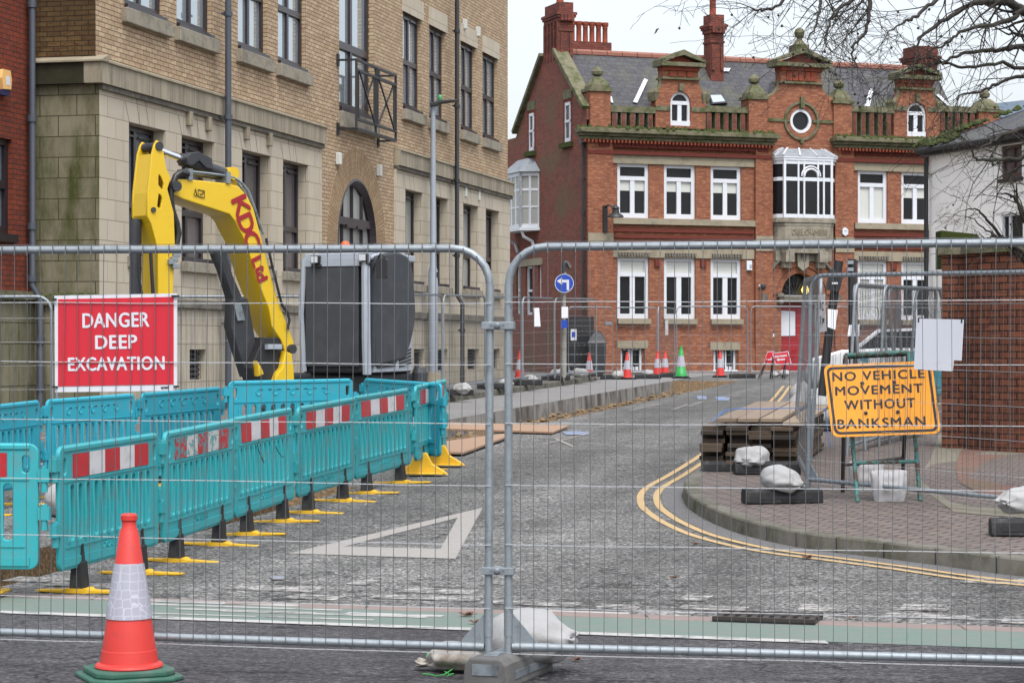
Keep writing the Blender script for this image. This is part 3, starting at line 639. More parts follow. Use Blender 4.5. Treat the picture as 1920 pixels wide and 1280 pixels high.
for k in range(n):
    a, b = R(180 * k / n), R(180 * (k + 1) / n)
    pa, pb = (ucen + rr * math.cos(a), zspr + rr * math.sin(a)), (ucen + rr * math.cos(b), zspr + rr * math.sin(b))
    o.quad(A.p(pa[0], 0, pa[1]), A.p(pa[0], 0, zspr + rr), A.p(pb[0], 0, zspr + rr), A.p(pb[0], 0, pb[1]))
    o.quad(A.p(pa[0], 0, pa[1]), A.p(pb[0], 0, pb[1]), A.p(pb[0], -.25, pb[1]), A.p(pa[0], -.25, pa[1]))
o.quad(A.p(LEN, 0, zc1), A.p(LEN, -9, zc1), A.p(LEN, -9, TOP), A.p(LEN, 0, TOP)); o.quad(A.p(LEN, 0, -1), A.p(LEN, -9, -1), A.p(LEN, -9, zc1), A.p(LEN, 0, zc1))
o.quad(A.p(0, 0, TOP), A.p(LEN, 0, TOP), A.p(LEN, -9, TOP), A.p(0, -9, TOP))
o.build('brick_wall', M['bbuff'], bA, uv=True)
o = MB()
for a_, b_, hh_, u in ((0, uA1, gh[:4], uA1), (uB0, LEN, gh[4:], uB0)):
    o = MB(); wall(o, A, a_, b_, zl2, zc1 - .02, hh_, .06, .28); o.quad(A.p(u, .06, zl2), A.p(u, 0, zl2), A.p(u, 0, zc1), A.p(u, .06, zc1)); o.build('stone_wall', M['ashlar'], bA, uv=True)
o = MB(); wall(o, A, -.08, LEN, -1.0, zl2, bh, .10, .3); o.build('plinth', M['ashlar_low'], bA, uv=True)
o = MB(); fbox(o, A, 0, LEN, -.05, .17, zled, zl2 + .02); o.build('plinth_ledge', M['stone_dk'], bA, bevel=.02)
for a, b in ((0, uA1), (uB0, LEN + .06)):
    o = MB(); fbox(o, A, a - .0, b, -.05, .16, zc0 + .05, zc1 - .07); o.build('cornice', M['cornice'], bA, uv=True)
    o = MB(); o.add([A.p(u, d, z) for u in (a, b) for d, z in ((-.05, zc1 - .07), (.19, zc1 - .07), (.19, zc1 - .04), (-.05, zc1 + .05))], [(0, 1, 2, 3), (7, 6, 5, 4), (0, 4, 5, 1), (1, 5, 6, 2), (2, 6, 7, 3), (3, 7, 4, 0)]); o.build('coping', M['stone_b'], bA)
    o = MB(); fbox(o, A, a, b, 0, .12, zc0 - .03, zc0 + .05); o.build('drip_course', M['stone_dk'], bA)
# end wall, stained green and black
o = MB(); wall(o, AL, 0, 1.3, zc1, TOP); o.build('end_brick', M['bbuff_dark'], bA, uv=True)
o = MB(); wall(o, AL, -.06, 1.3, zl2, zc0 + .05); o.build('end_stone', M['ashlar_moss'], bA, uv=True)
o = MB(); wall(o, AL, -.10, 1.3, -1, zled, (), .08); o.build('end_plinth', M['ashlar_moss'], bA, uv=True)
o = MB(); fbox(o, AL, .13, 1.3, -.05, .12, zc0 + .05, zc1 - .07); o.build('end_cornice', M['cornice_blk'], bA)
o = MB(); fbox(o, AL, -.155, .13, -.05, .13, zc0 + .052, zc1 - .071); o.build('corner_stone', M['cornice'], bA, uv=True)
o = MB(); o.add([AL.p(u, d, z) for u in (-.19, 1.3) for d, z in ((-.05, zc1 - .065), (.17, zc1 - .065), (.17, zc1 - .04), (-.05, zc1 + .05))], [(0, 1, 2, 3), (7, 6, 5, 4), (0, 4, 5, 1), (1, 5, 6, 2), (2, 6, 7, 3), (3, 7, 4, 0)]); o.build('end_coping', M['stone_b'], bA)
o = MB(); fbox(o, AL, -.172, 1.3, -.05, .15, zled + .003, zl2 + .015); o.build('end_ledge', M['stone_g'], bA)
o = MB()                                              # moss on the ledge
for k in range(70):
    u = random.uniform(.02, 1.1); r = random.uniform(.03, .10); o.lathe([(r, 0), (r * .8, r * .3), (r * .2, r * .6)], 7, AL.p(u, random.uniform(0, .1), zl2 - .01))
o.build('moss', M['moss'], bA, smooth=60)
# windows
for i, h in enumerate(gh):
    gm = [M['glass_blue'], M['glass_net'], M['glass_net'], M['glass_net'], M['glass_pale'], M['glass_pale'], M['glass_pale'], M['glass_net']][i]
    window(A, bA, *h, -.22, M['frame_br'], gm, ((.5, .10),), ((.40, .10), (.975, .05)), .08, .07, (.03, .14, .0, M['sill']) if 0 else None, None, 0, ((.12, .46, .93), (.56, .9, .93)))
    o = MB(); fbox(o, A, h[0] - .06, h[1] + .08, -.2, .16, zsill - .17, zsill); o.build('sill', M['sill'], bA, bevel=.012)
    o = MB(); fbox(o, A, h[0] + .02, h[1] - .02, -.15, .10, zsill + .001, zsill + .07); o.build('window_board', M['frame_br'], bA)
    for q in (h[0] - .04, (h[0] + h[1]) / 2 - .15, (h[0] + h[1]) / 2 + .15):   # keystone joints
        pass
for i, h in enumerate(uh):
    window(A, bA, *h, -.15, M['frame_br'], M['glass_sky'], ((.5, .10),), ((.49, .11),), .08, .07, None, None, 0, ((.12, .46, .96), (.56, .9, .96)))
    o = MB(); fbox(o, A, h[0] - .1, h[1] + .14, -.15, .11, zupb - .30, zupb - .07); o.build('sill', M['sill'], bA, bevel=.012)
    o = MB(); fbox(o, A, h[0], h[1], -.14, .06, zupb - .069, zupb); o.build('window_board', M['frame_br'], bA)
    o = MB(); fbox(o, A, h[0] - .08, h[1] + .12, -.05, .035, zuh, zuh + .42); o.build('lintel', M['ashlar'], bA, uv=True)
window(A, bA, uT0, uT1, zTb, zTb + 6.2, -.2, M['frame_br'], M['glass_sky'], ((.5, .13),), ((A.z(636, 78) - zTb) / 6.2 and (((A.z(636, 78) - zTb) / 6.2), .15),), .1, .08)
o = MB(); fbox(o, A, uT0, uT1 + .02, -.14, .06, zTb - .1, zTb); o.build('window_board', M['frame_br'], bA)
o = MB(); fbox(o, A, uT0 - .08, uT1 + .1, -.1, .11, zTb - .42, zTb - .1); o.build('sill', M['sill'], bA, bevel=.012)
for h in bh:
    o = MB(); o.quad(*[A.p(u, -.16, z) for u, z in ((h[0], h[2]), (h[1], h[2]), (h[1], h[3]), (h[0], h[3]))]); v = o.build('vent_opening', M['black'], bA)
    o = MB(); nn = 6
    for k in range(nn):
        z = lerp(h[2], h[3], (k + .5) / nn); o.add([A.p(u, d, zz) for u in (h[0], h[1]) for d, zz in ((-.02, z - .055), (-.14, z + .05), (-.14, z + .07), (-.02, z - .03))], [(0, 4, 5, 1), (1, 5, 6, 2), (2, 6, 7, 3), (3, 7, 4, 0), (0, 1, 2, 3), (7, 6, 5, 4)])
    o.build('louvre', M['exdark'], v)
# arched window: ring of brick and a fan of bars
o = MB(); n = 24; w_ = .62
for k in range(n):
    a, b = R(180 * k / n), R(180 * (k + 1) / n)
    q = [(ucen + r * math.cos(t), zspr + r * math.sin(t)) for r, t in ((rr, a), (rr + w_, a), (rr + w_, b), (rr, b))]
    o.poly([A.p(x, .012, z) for x, z in q]); o.quad(A.p(q[0][0], .012, q[0][1]), A.p(q[3][0], .012, q[3][1]), A.p(q[3][0], -.2, q[3][1]), A.p(q[0][0], -.2, q[0][1]))
    o.quad(A.p(q[1][0], .012, q[1][1]), A.p(q[2][0], .012, q[2][1]), A.p(q[2][0], -.02, q[2][1]), A.p(q[1][0], -.02, q[1][1]))
for sg in (-1, 1):
    a, b = sorted((ucen + sg * rr, ucen + sg * (rr + w_)))
    o.bx((a, -.02, zl2), (b, .012, zspr), A.M)
me_ = o.build('brick_arch', M['varch'], bA, uv=True)
uvd = me_.data.uv_layers[0].data                      # lay the arch bricks radially
for p in me_.data.polygons:
    for li in p.loop_indices:
        q = me_.data.vertices[me_.data.loops[li].vertex_index].co; q = A.M.inverted() @ (XF[bA.name] @ q)
        if q.z > zspr: uvd[li].uv = (math.hypot(q.x - ucen, q.z - zspr) + .05, math.atan2(q.z - zspr, q.x - ucen) * (rr + .3))
        else: uvd[li].uv = (abs(q.x - ucen) + .05, q.z)
f = MB(); ro = [A.p(ucen + rr * math.cos(R(t)), -.12, zspr + rr * math.sin(R(t))) for t in range(0, 181, 9)]
f.tube([A.p(ucen + rr, -.12, zsill - .3)] + ro + [A.p(ucen - rr, -.12, zsill - .3)], .15, 6)
for k in (-.5, 0, .5): f.bar(A.p(ucen + rr * k, -.12, zsill - .3), A.p(ucen + rr * k, -.12, zspr + rr * math.sqrt(1 - k * k)), .07, .1)
zx = A.z(668, 417); hx = math.sqrt(max(.01, rr * rr - max(0, zx - zspr) ** 2)) - .05; f.bar(A.p(ucen - hx, -.11, zx), A.p(ucen + hx, -.11, zx), .12, .16)
for a, b in ((-.48, -.05), (.05, .48)): f.bar(A.p(ucen + rr * a, -.03, zx - .1), A.p(ucen + rr * b, -.03, zx - .1), .05, .06)
aw = f.build('arched_window', M['frame_br'], bA)
g_ = MB(); g_.poly([A.p(ucen + rr, -.14, zsill - .3)] + [A.p(ucen + rr * math.cos(R(t)), -.14, zspr + rr * math.sin(R(t))) for t in range(0, 181, 9)] + [A.p(ucen - rr, -.14, zsill - .3)]); g_.build('pane', M['glass_pale'], aw)
# small air bricks and brass hooks
for px, py in ((345, 223), (381, 233), (453, 250), (496, 262), (631, 298), (707, 320), (868, 360), (893, 367), (868, 46), (893, 60)):
    u, z = A.uz(px, py); o = MB(); fbox(o, A, u - .07, u + .07, 0, .14 if px < 600 else .10, z - .12, z + .12); o.build('vent_hood', M['stone_b'] if px < 600 else M['blind'], bA, bevel=.015)
# joints of the voussoirs over the ground-floor windows
o = MB()
for h in gh:
    for a, b in ((.28, .18), (.52, .42)):
        wd = h[1] - h[0]; o.add([A.p(h[0] + wd * a, .0625, zhead), A.p(h[0] + wd * a + .018, .0625, zhead), A.p(h[0] + wd * b + .018, .0625, zc0), A.p(h[0] + wd * b, .0625, zc0)], [(0, 1, 2, 3)])
    o.add([A.p(h[0], .0625, zhead), A.p(h[0] + .016, .0625, zhead), A.p(h[0] - .14, .0625, zhead + .3), A.p(h[0] - .156, .0625, zhead + .3)], [(0, 1, 2, 3)])
o.build('stone_joints', M['stone_dk'], bA)
# balcony in front of the tall window
bl = MB(); zb0, zb1 = zTb - .72, zTb + 1.28; dd = .95; ua, ub = uT0 - .25, uT1 + .9
ua, ub = A.u(630), A.u(660)
def pb(px, py, d): u, z = A.uz(px, py, d); return A.p(u, d, z)
d1 = .40
rail = [(668, 112), (742, 141)]; r2 = [(668, 131), (742, 159)]; r3 = [(668, 222), (742, 243)]; r4 = [(668, 240), (742, 264)]
u0, zt0 = A.uz(668, 112, d1); u1, _ = A.uz(742, 141, d1); z_ = [zt0, A.z(668, 131, d1), A.z(668, 223, d1), A.z(668, 241, d1)]
for z in z_: bl.bar(A.p(u0, d1, z), A.p(u1, d1, z), .05, .05)
for u in (u0, lerp(u0, u1, .48), u1): bl.bar(A.p(u, d1, z_[3]), A.p(u, d1, z_[0]), .05, .05)
for a, b in ((.05, .44), (.53, .95)):
    ca, cb = lerp(u0, u1, a), lerp(u0, u1, b)
    for q in (ca, cb): bl.bar(A.p(q, d1, z_[2]), A.p(q, d1, z_[1]), .035, .035)
    bl.bar(A.p(ca, d1, z_[2]), A.p(cb, d1, z_[1]), .03, .03); bl.bar(A.p(ca, d1 + .02, z_[1]), A.p(cb, d1 + .02, z_[2]), .03, .03)
for u in (u0, u1):
    for z in (z_[0], z_[3]):
        bl.bar(A.p(u, 0, z), A.p(u, d1, z), .04, .04); bl.bx((u - .05, 0, z - .12), (u + .05, .04, z + .12), A.M)
bl.build('juliet_balcony', M['black'], bA)
# rainwater pipes: grey below, with brackets
def pipe(px, d, z0, z1, r, m, jog=None):
    o = MB(); u = A.u(px, d)
    pts = [A.p(u, d, z1), A.p(u, d, z0)]
    if jog: pts = [A.p(u, d, z1), A.p(u, d, jog + .2), A.p(u, d + .13, jog), A.p(u, d + .13, z0)]
    o.tube(pts, r, 10)
    z = z1 - .6
    while z > z0 + .3:
        dz = d + (.13 if jog and z < jog else 0); o.tube([A.p(u, dz, z - .04), A.p(u, dz, z + .04)], r * 1.35, 10); o.bx((u - .11, dz - .09, z - .015), (u + .11, dz - .05, z + .015), A.M); z -= 1.75
    return o.build('drainpipe', m, bA, smooth=50)
pipe(428, .26, .3, TOP, .055, M['pipe']); pipe(857, .24, .5, TOP, .055, M['pipe_blk'], zl2 + .25)
# ------------------------------------------------------------------ red office building at the far left
C_ = Pl(V((-6.21, 33.4, 0)) + V((-.9712, .2382, 0)) * 1.0 + V((.2382, .9712, 0)) * .0, (-.2382, -.9712, 0), (.9712, -.2382, 0))
bC = thing('red_brick_building', 'dark red brick building with a wide brown window and grey drainpipe at its corner', 'building', C_.o)
zl = C_.z(30, 546); wr = (C_.u(23) , C_.u(-120), C_.z(22, 440), C_.z(22, 262))
o = MB(); wall(o, C_, 0, 7, zl, 12, [wr], 0, .2); o.quad(C_.p(0, 0, -1), C_.p(0, -3, -1), C_.p(0, -3, 12), C_.p(0, 0, 12)); o.build('wall', M['bdeep'], bC, uv=True)
o = MB(); wall(o, C_, 0, 7, -1, zl - .1, (), .05); o.build('plinth', M['ashlar_moss'], bC, uv=True)
o = MB(); fbox(o, C_, -.02, 7, -.05, .14, zl - .12, zl); o.build('plinth_ledge', M['stone_g'], bC)
window(C_, bC, *wr, -.15, M['frame_br'], M['glass_blue'], (), ((.52, .12),), .09, .08)
o = MB(); fbox(o, C_, wr[0] - .05, wr[1], -.12, .08, wr[2] - .12, wr[2]); o.build('sill', M['frame_br'], bC)
o = MB(); u = C_.u(60, .1); o.tube([C_.p(u, .1, 12), C_.p(u, .1, zl + .1), C_.p(u - .02, .22, zl - .1), C_.p(u - .02, .22, 0)], .052, 10)
for z in (6.6, 4.9, 3.3, zl + .2): o.tube([C_.p(u, .1, z - .05), C_.p(u, .1, z + .05)], .072, 10)
for z in (1.6, .9): o.tube([C_.p(u - .02, .22, z - .05), C_.p(u - .02, .22, z + .05)], .072, 10)
o.build('drainpipe', M['pipe'], bC, smooth=50)
t = thing('alarm_box', 'yellow and navy alarm box high on the dark red brick wall', 'alarm', C_.p(C_.u(2), .0, C_.z(2, 157)))
u, z = C_.u(1), C_.z(2, 157); q = 2 * .0
o = MB(); o.prism([(u + x, z + y) for x, y in ((-.10, -.08), (-.125, .06), (-.08, .19), (.15, .19), (.19, .06), (.15, -.1))], .0, .12, Matrix(((C_.e.x, 0, C_.n.x, C_.o.x), (C_.e.y, 0, C_.n.y, C_.o.y), (0, 1, 0, 0), (0, 0, 0, 1)))); o.build('cover', M['plas_y'], t)
o = MB(); fbox(o, C_, u - .09, u + .15, 0, .1, z - .18, z - .085); o.build('base', M['navy'], t)
o = MB(); fbox(o, C_, u - .06, u + .06, .121, .124, z - .03, z + .1); o.build('badge', M['signwhite'], t)
# ------------------------------------------------------------------ the red Victorian building at the end of the street
YB = 71.0
B0 = V(((1100 - CX) / F * YB, YB, 0)); E1 = V((.9397, .342, 0)); E2 = V((-.342, .9397, 0))
B = Pl(B0, E1, (.342, -.9397, 0)); BS = Pl(B0, E2, (-.9397, -.342, 0))
bB = thing('victorian_building', 'orange red Victorian brick building with curly gables, balustrade and slate roof', 'building', B0)
GZ = .3
def bz(py, px=1280): return B.z(px, py)
def bu(px): return B.u(px)
UE = bu(1850)                                         # right-hand end
zcor1 = B.z(1280, 248); zcor0 = B.z(1280, 266)        # cornice
def rect(x0, y0, x1, y1, pl=None, d=0):
    pl = pl or B; a, za = pl.uz(x0, y0, d); b, zb = pl.uz(x1, y1, d)
    return (min(a, b), max(a, b), min(za, zb), max(za, zb))
def zr(px, y): return B.z(px, y)
WU = [(1157.5, 1217), (1245, 1304), (1332.5, 1390), (1608.5, 1664), (1690, 1745), (1773, 1826)]
zu1, zu0 = B.z(1157, 305), B.z(1157, 408); zl1, zl0 = B.z(1157, 481), B.z(1157, 597)
uph = [(bu(a), bu(b), zu0, zu1) for a, b in WU]; loh = [(bu(a), bu(b), zl0, zl1) for a, b in WU]
zb1, zb0 = B.z(1180, 651), B.z(1180, 694)
bas = [(bu(1163), bu(1204), zb0, zb1), (bu(1338), bu(1380), zb0, zb1)]
cen0, cen1 = bu(1447), bu(1562); ucB = bu(1502)
# the central arch
ra = (bu(1537) - bu(1465)) / 2; ucA = (bu(1537) + bu(1465)) / 2; zas = B.z(1502, 552)
door = (ucA - ra, ucA + ra, GZ, zas)
oh = (cen0 + .12, cen1 - .12, B.z(1502, 409), B.z(1502, 300))
o = MB()
wall(o, B, 0, UE, GZ, zcor1, uph + loh + bas + [(ucA - ra, ucA + ra, GZ, zas + ra)], 0, .22)
n = 24
for k in range(n):
    a, b = R(180 * k / n), R(180 * (k + 1) / n)
    pa, pb = [(ucA + ra * math.cos(t), zas + ra * math.sin(t)) for t in (a, b)]
    o.quad(B.p(pa[0], 0, pa[1]), B.p(pa[0], 0, zas + ra), B.p(pb[0], 0, zas + ra), B.p(pb[0], 0, pb[1])); o.quad(B.p(pa[0], 0, pa[1]), B.p(pb[0], 0, pb[1]), B.p(pb[0], -.5, pb[1]), B.p(pa[0], -.5, pa[1]))
for a, b, da in ((0, bu(1147), .12), (bu(1414), bu(1446), .12), (bu(1563), bu(1598), .12)): fbox(o, B, a, b, -.05, da, GZ, zcor0)      # pilasters
for a, b in ((1218.5, 1243.5), (1305.5, 1331)):        # piers between the windows
    fbox(o, B, bu(a), bu(b), -.01, .05, GZ, B.z(1280, 662)); 
o.build('front_wall', M['bred'], bB, uv=True)
# plinth
o = MB(); zp = B.z(1280, 652)
for a, b in ((-.02, bu(1160)), (bu(1207), bu(1335)), (bu(1383), bu(1460)), (bu(1540), UE)): fbox(o, B, a, b, -.02, .17 if a < 1 else .07, GZ - .4, zp)
o.build('plinth', M['bred'], bB, uv=True)
o = MB()
for a, b, y0, y1 in ((1156, 1213, 638, 653), (1330, 1386, 641, 656)):
    o = MB(); fbox(o, B, bu(a), bu(b), .0, .085, B.z(a, y1), B.z(a, y0)); o.build('basement_lintel', M['stone_b'], bB)
for (a, b) in ((1147, 1413), (1600, 1745), (1765, 1850)):
    for d_, z0_, z1_, nm_ in ((.06, zu1 - .02, B.z(1157, 290.5), 'lintel_band'), (.06, zl1 - .02, B.z(1157, 464), 'lintel_band'), (.14, B.z(1157, 420), zu0 - .01, 'sill_band')): o = MB(); fbox(o, B, bu(a), bu(b), 0, d_, z0_, z1_); o.build(nm_, M['stone_b'], bB)
for a, b in WU:
    o = MB(); fbox(o, B, bu(a - 1), bu(b + 1), -.2, .14, B.z(1157, 607), zl0 - .005); o.build('window_sill', M['stone_b'], bB)
for a, b in ((1100, 1147), (1414, 1446), (1563, 1598)): o = MB(); fbox(o, B, bu(a), bu(b), .1, .155, B.z(1125, 466), B.z(1125, 437)); o.build('pilaster_block', M['stone_b'], bB)
# terracotta bands
o = MB()
for a, b in ((0, 1446), (1563, 1850)):
    o = MB(); x0 = 0 if a == 0 else bu(a)
    fbox(o, B, x0, bu(b), 0, .15, B.z(1157, 290), B.z(1157, 283.5))
    for y0, y1 in ((434, 428), (446, 440), (458, 453)):
        fbox(o, B, x0 if a else bu(1147), bu(b if b > 1500 else 1412), 0, .07, B.z(1157, y0), B.z(1157, y1))
    o.build('moulded_band', M['terra'], bB)
o = MB()
def panels(px0, px1, y0, y1):
    u0, u1 = bu(px0), bu(px1); z0, z1 = B.z(1157, y1), B.z(1157, y0); fbox(o, B, u0, u1, 0, .03 if px0 > 1147 else .135, z0, z1); dd = .03 if px0 > 1147 and not 1414 < px0 < 1450 and not 1560 < px0 < 1600 else .135
    k = int((u1 - u0) / .28)
    for i in range(k):
        a = lerp(u0, u1, (i + .5) / k); r = .085
        o.plate([circ(0, 0, r, 10), circ(0, 0, r * .55, 8)] if i % 2 else [rrect(-r, -r, r, r, .02, 1), rrect(-r * .6, -r * .6, r * .6, r * .6, .01, 1)], .03, 0, B.M @ Matrix(((1, 0, 0, a), (0, 0, 1, dd + .006), (0, 1, 0, (z0 + z1) / 2), (0, 0, 0, 1))))
for a, b in ((1146, 1412), (1600, 1835)): o = MB(); panels(a, b, 266, 277); o.build('frieze', M['terra'], bB)
for a, b in ((1121, 1140), (1418, 1437), (1575, 1592)):
    o = MB(); u0, u1 = bu(a), bu(b); fbox(o, B, u0, u1, .1, .14, B.z(1157, 277), B.z(1157, 266)); o.build('frieze', M['terra'], bB)
for a in (1232, 1318, 1675): o = MB(); fbox(o, B, bu(a - 5), bu(a + 5), 0, .07, B.z(1157, 499), B.z(1157, 486)); o.build('air_brick', M['terra'], bB)
# dentil strips above the ground-floor windows
o = MB()
for a, b in WU[:5]:
    k = 11
    for i in range(k): x = lerp(bu(a), bu(b), (i + .5) / k); fbox(o, B, x - .035, x + .035, .06, .12, zl1 + .02, zl1 + .13)
o.build('dentils', M['stone_dk'], bB)
# main cornice with moss
for a, b in ((-.38, bu(1452)), (bu(1556), UE + .3)):
    o = MB(); fbox(o, B, a + .12, b - .1, -.05, .24, zcor0 - .04, zcor0 + .07); fbox(o, B, a + .05, b - .05, -.05, .34, zcor0 + .072, zcor0 + .16); fbox(o, B, a, b, -.05, .48, zcor0 + .162, zcor1 + .0); o.build('cornice', M['stone_g'], bB, bevel=.02)
    o = MB(); k = int((b - a) / .13)
    for i in range(k): x = lerp(a + .15, b - .12, (i + .5) / k); fbox(o, B, x - .032, x + .032, .1, .30, zcor0 - .13, zcor0 - .042)
    o.build('dentil_course', M['terra2'], bB)
    o = MB()
    for i in range(260):
        x, dd, r = random.uniform(a + .05, b - .05), random.uniform(.05, .46), random.uniform(.03, .085); p = B.p(x, dd, zcor1 - .01)
        o.lathe([(r, 0), (r * .9, r * .5), (r * .3, r * random.uniform(.9, 2.0))], 6, p)
    o.build('moss', M['moss'], bB)
# windows of the front
for i, h in enumerate(uph):
    bl_ = [(0.05, .47, .5, .71), (.53, .95, .5, .71)] if i != 3 else [(.05, .47, .06, .71), (.53, .95, .06, .71)]
    window(B, bB, *h, -.16, M['white'], M['glass_dark'], ((.5, .15, .0, .70),), ((.725, .13),), .12, .09, None, bl_)
for i, h in enumerate(loh):
    window(B, bB, *h, -.16, M['white'], M['glass_dark'], ((.5, .17, .0, .70),), ((.715, .13),), .12, .09, None, [(.06, .94, .75, .97)] + ([(.06, .47, .05, .69), (.53, .94, .05, .69)] if i == 3 else []))
for h in bas:
    w = window(B, bB, *h, -.12, M['white'], M['glass_dark'], ((.5, .16),), (), .09, .07, (.08, .04, .07, M['white']))
    o = MB()
    for k in range(5): x = lerp(h[0] + .1, h[1] - .1, k / 4); o.tube([B.p(x, -.02, h[2]), B.p(x, -.02, h[3])], .014, 5)
    o.build('bars', M['black'], w)
# oriel window over the door
zo1, zo0 = B.z(1502, 301), B.z(1502, 410); od = .46
op = [(cen0, 0), (cen0 + .06, od * .55), (cen0 + .24, od), (cen1 - .30, od), (cen1 - .08, od * .55), (cen1, 0)]
def opoly(k=1.0, e=0): return [(ucB + (u - ucB) * k, d * k + (e if d else 0)) for u, d in op]
XM = Matrix(((B.e.x, B.n.x, 0, B.o.x), (B.e.y, B.n.y, 0, B.o.y), (0, 0, 1, 0), (0, 0, 0, 1)))
o = MB(); o.prism(opoly(.97), zo0 + .06, zo1 - .12, XM); g_ = o
ori = MB()
ori.prism(opoly(1.0), zo0, zo0 + .12, XM); ori.prism(opoly(1.0), zo1 - .16, zo1 - .04, XM); ori.prism(opoly(1.05), zo1 - .04, zo1 + .04, XM); ori.prism(opoly(1.09), zo1 + .04, zo1 + .09, XM)
ztr = B.z(1502, 338); ori.prism(opoly(.995), ztr - .06, ztr + .06, XM)
for u, d in op[2:4]: ori.bx((u - .04, d - .06, zo0), (u + .04, d + .02, zo1), XM)
fa, fb = op[2][0], op[3][0]
for k in (.32, .42, .66, .76): x = lerp(op[1][0], op[4][0], k); ori.bx((x - .03, od - .05, zo0), (x + .03, od + .015, zo1), XM)
ax = lerp(op[1][0], op[4][0], .54); ar = .25; pts = [XM @ V((ax + ar * math.cos(R(t)), od, ztr + .10 + ar * .95 * math.sin(R(t)))) for t in range(0, 181, 15)]
ori.tube(pts, .04, 6); ori.tube([XM @ V((ax + (ar + .09) * math.cos(R(t)), od, ztr + .10 + (ar + .09) * .95 * math.sin(R(t)))) for t in range(0, 181, 15)], .03, 6)
ow = ori.build('oriel_window', M['white'], bB); g_.build('pane', M['glass_dark'], ow)
o = MB(); zrf = B.z(1502, 284); r0, r1 = opoly(1.1), [(ucB + (u - ucB) * .72, d * .45) for u, d in op]
o.loft([[XM @ V((u, d, zo1 + .09)) for u, d in r0], [XM @ V((u, d, zrf + .06)) for u, d in r1]]); rf = o.build('oriel_roof', M['lead'], bB)
o = MB()
for a, b in zip(r0, r1): o.bar(XM @ V((a[0], a[1], zo1 + .11)), XM @ V((b[0], b[1], zrf + .08)), .06, .05)
for k in (.33, .66): o.bar(XM @ V((lerp(r0[2][0], r0[3][0], k), r0[2][1], zo1 + .11)), XM @ V((lerp(r1[2][0], r1[3][0], k), r1[2][1], zrf + .08)), .05, .05)
o.build('lead_rolls', M['leadwhite'], rf)
o = MB(); zt0_, zt1_ = B.z(1502, 447), B.z(1502, 425)  # carved stone base
o.prism(opoly(1.04), zo0 - .16, zo0 - .005, XM); o.prism(opoly(.98), zt1_ + .0, zo0 - .165, XM); o.prism(opoly(.96), zt0_, zt1_, XM); o.prism(opoly(1.0), zt0_ - .12, zt0_, XM)
o.prism(opoly(.9), zt0_ - .25, zt0_ - .12, XM); o.prism(opoly(.78), zt0_ - .5, zt0_ - .25, XM)
for x in (-.62, .62): o.prism([(ucB + x - .16, 0), (ucB + x - .16, .45), (ucB + x + .16, .45), (ucB + x + .16, 0)], zt0_ - .8, zt0_ - .45, XM); o.prism([(ucB + x - .14, 0), (ucB + x - .14, .28), (ucB + x + .14, .28), (ucB + x + .14, 0)], zt0_ - .98, zt0_ - .8, XM)
fbox(o, B, cen0 + .1, cen1 - .1, 0, .1, zt0_ - .75, zt0_ - .3)
zk = B.z(1504, 470); o.prism([(ucA - .24, -.02), (ucA + .24, -.02), (ucA + .2, -.62), (ucA, -.78), (ucA - .2, -.62)], 0, .2, Matrix(((B.e.x, 0, B.n.x, B.o.x), (B.e.y, 0, B.n.y, B.o.y), (0, 1, 0, zk + .1), (0, 0, 0, 1))))
ob = o.build('oriel_base', M['sill'], bB, bevel=.012)
TM = lambda u, d, z: Matrix(((B.e.x, 0, B.n.x, B.p(u, d, z).x), (B.e.y, 0, B.n.y, B.p(u, d, z).y), (0, 1, 0, z), (0, 0, 0, 1)))
o = MB(); o.text('ORIEL·CHAMBERS', .3, .03, TM(ucB + .08, od * .96 + .012, (zt0_ + zt1_) / 2), fit=(1.3, .19)); o.build('carved_lettering', M['stone_b'], ob)
o = MB(); o.text('AB', .3, .03, TM(ucA, .212, zk - .2), fit=(.2, .26)); o.build('carved_monogram', M['stone_dk'], ob)
# arch rings, fanlight, door
o = MB()
for r0_, r1_, d1_ in ((ra, ra + .2, .03), (ra + .22, ra + .42, .06)):
    for k in range(20):
        a, b = R(180 * k / 20), R(180 * (k + 1) / 20)
        q = [(ucA + r * math.cos(t), zas + r * math.sin(t)) for r, t in ((r0_, a), (r1_, a), (r1_, b), (r0_, b))]
        o.add([B.p(x, d, z) for d in (0, d1_) for x, z in q], [(4, 5, 6, 7), (0, 1, 5, 4), (1, 2, 6, 5), (2, 3, 7, 6), (3, 0, 4, 7)])
o.build('arch', M['bred'], bB, uv=True)
o = MB(); rh = ra + .66; o.tube([B.p(ucA + rh * math.cos(R(t)), .04, zas + rh * math.sin(R(t))) for t in range(0, 181, 8)], .07, 6)
for sg in (-1, 1): fbox(o, B, ucA + sg * rh - .1, ucA + sg * rh + .1, 0, .14, zas - .22, zas)
for sg in (-1, 1): o.lathe([(.05, -.2), (.11, -.12), (.08, 0), (.13, .08), (.09, .2)], 10, B.p(ucA + sg * (ra + .06), .08, zas - .16))
fbox(o, B, ucA - ra, ucA + ra, -.4, .03, zas - .26, zas - .06); o.build('hood_mould', M['stone_dk'], bB)
o = MB(); o.poly([B.p(ucA + ra * math.cos(R(t)), -.42, zas + ra * math.sin(R(t))) for t in range(0, 181, 9)]); fl = o.build('fanlight', M['glass_dark'], bB)
o = MB()
for t in range(0, 181, 20): o.bar(B.p(ucA, -.40, zas), B.p(ucA + ra * math.cos(R(t)), -.40, zas + ra * math.sin(R(t))), .03, .03)
o.tube([B.p(ucA + ra * .55 * math.cos(R(t)), -.40, zas + ra * .55 * math.sin(R(t))) for t in range(0, 181, 12)], .018, 5); o.build('glazing_bars', M['exdark'], fl)
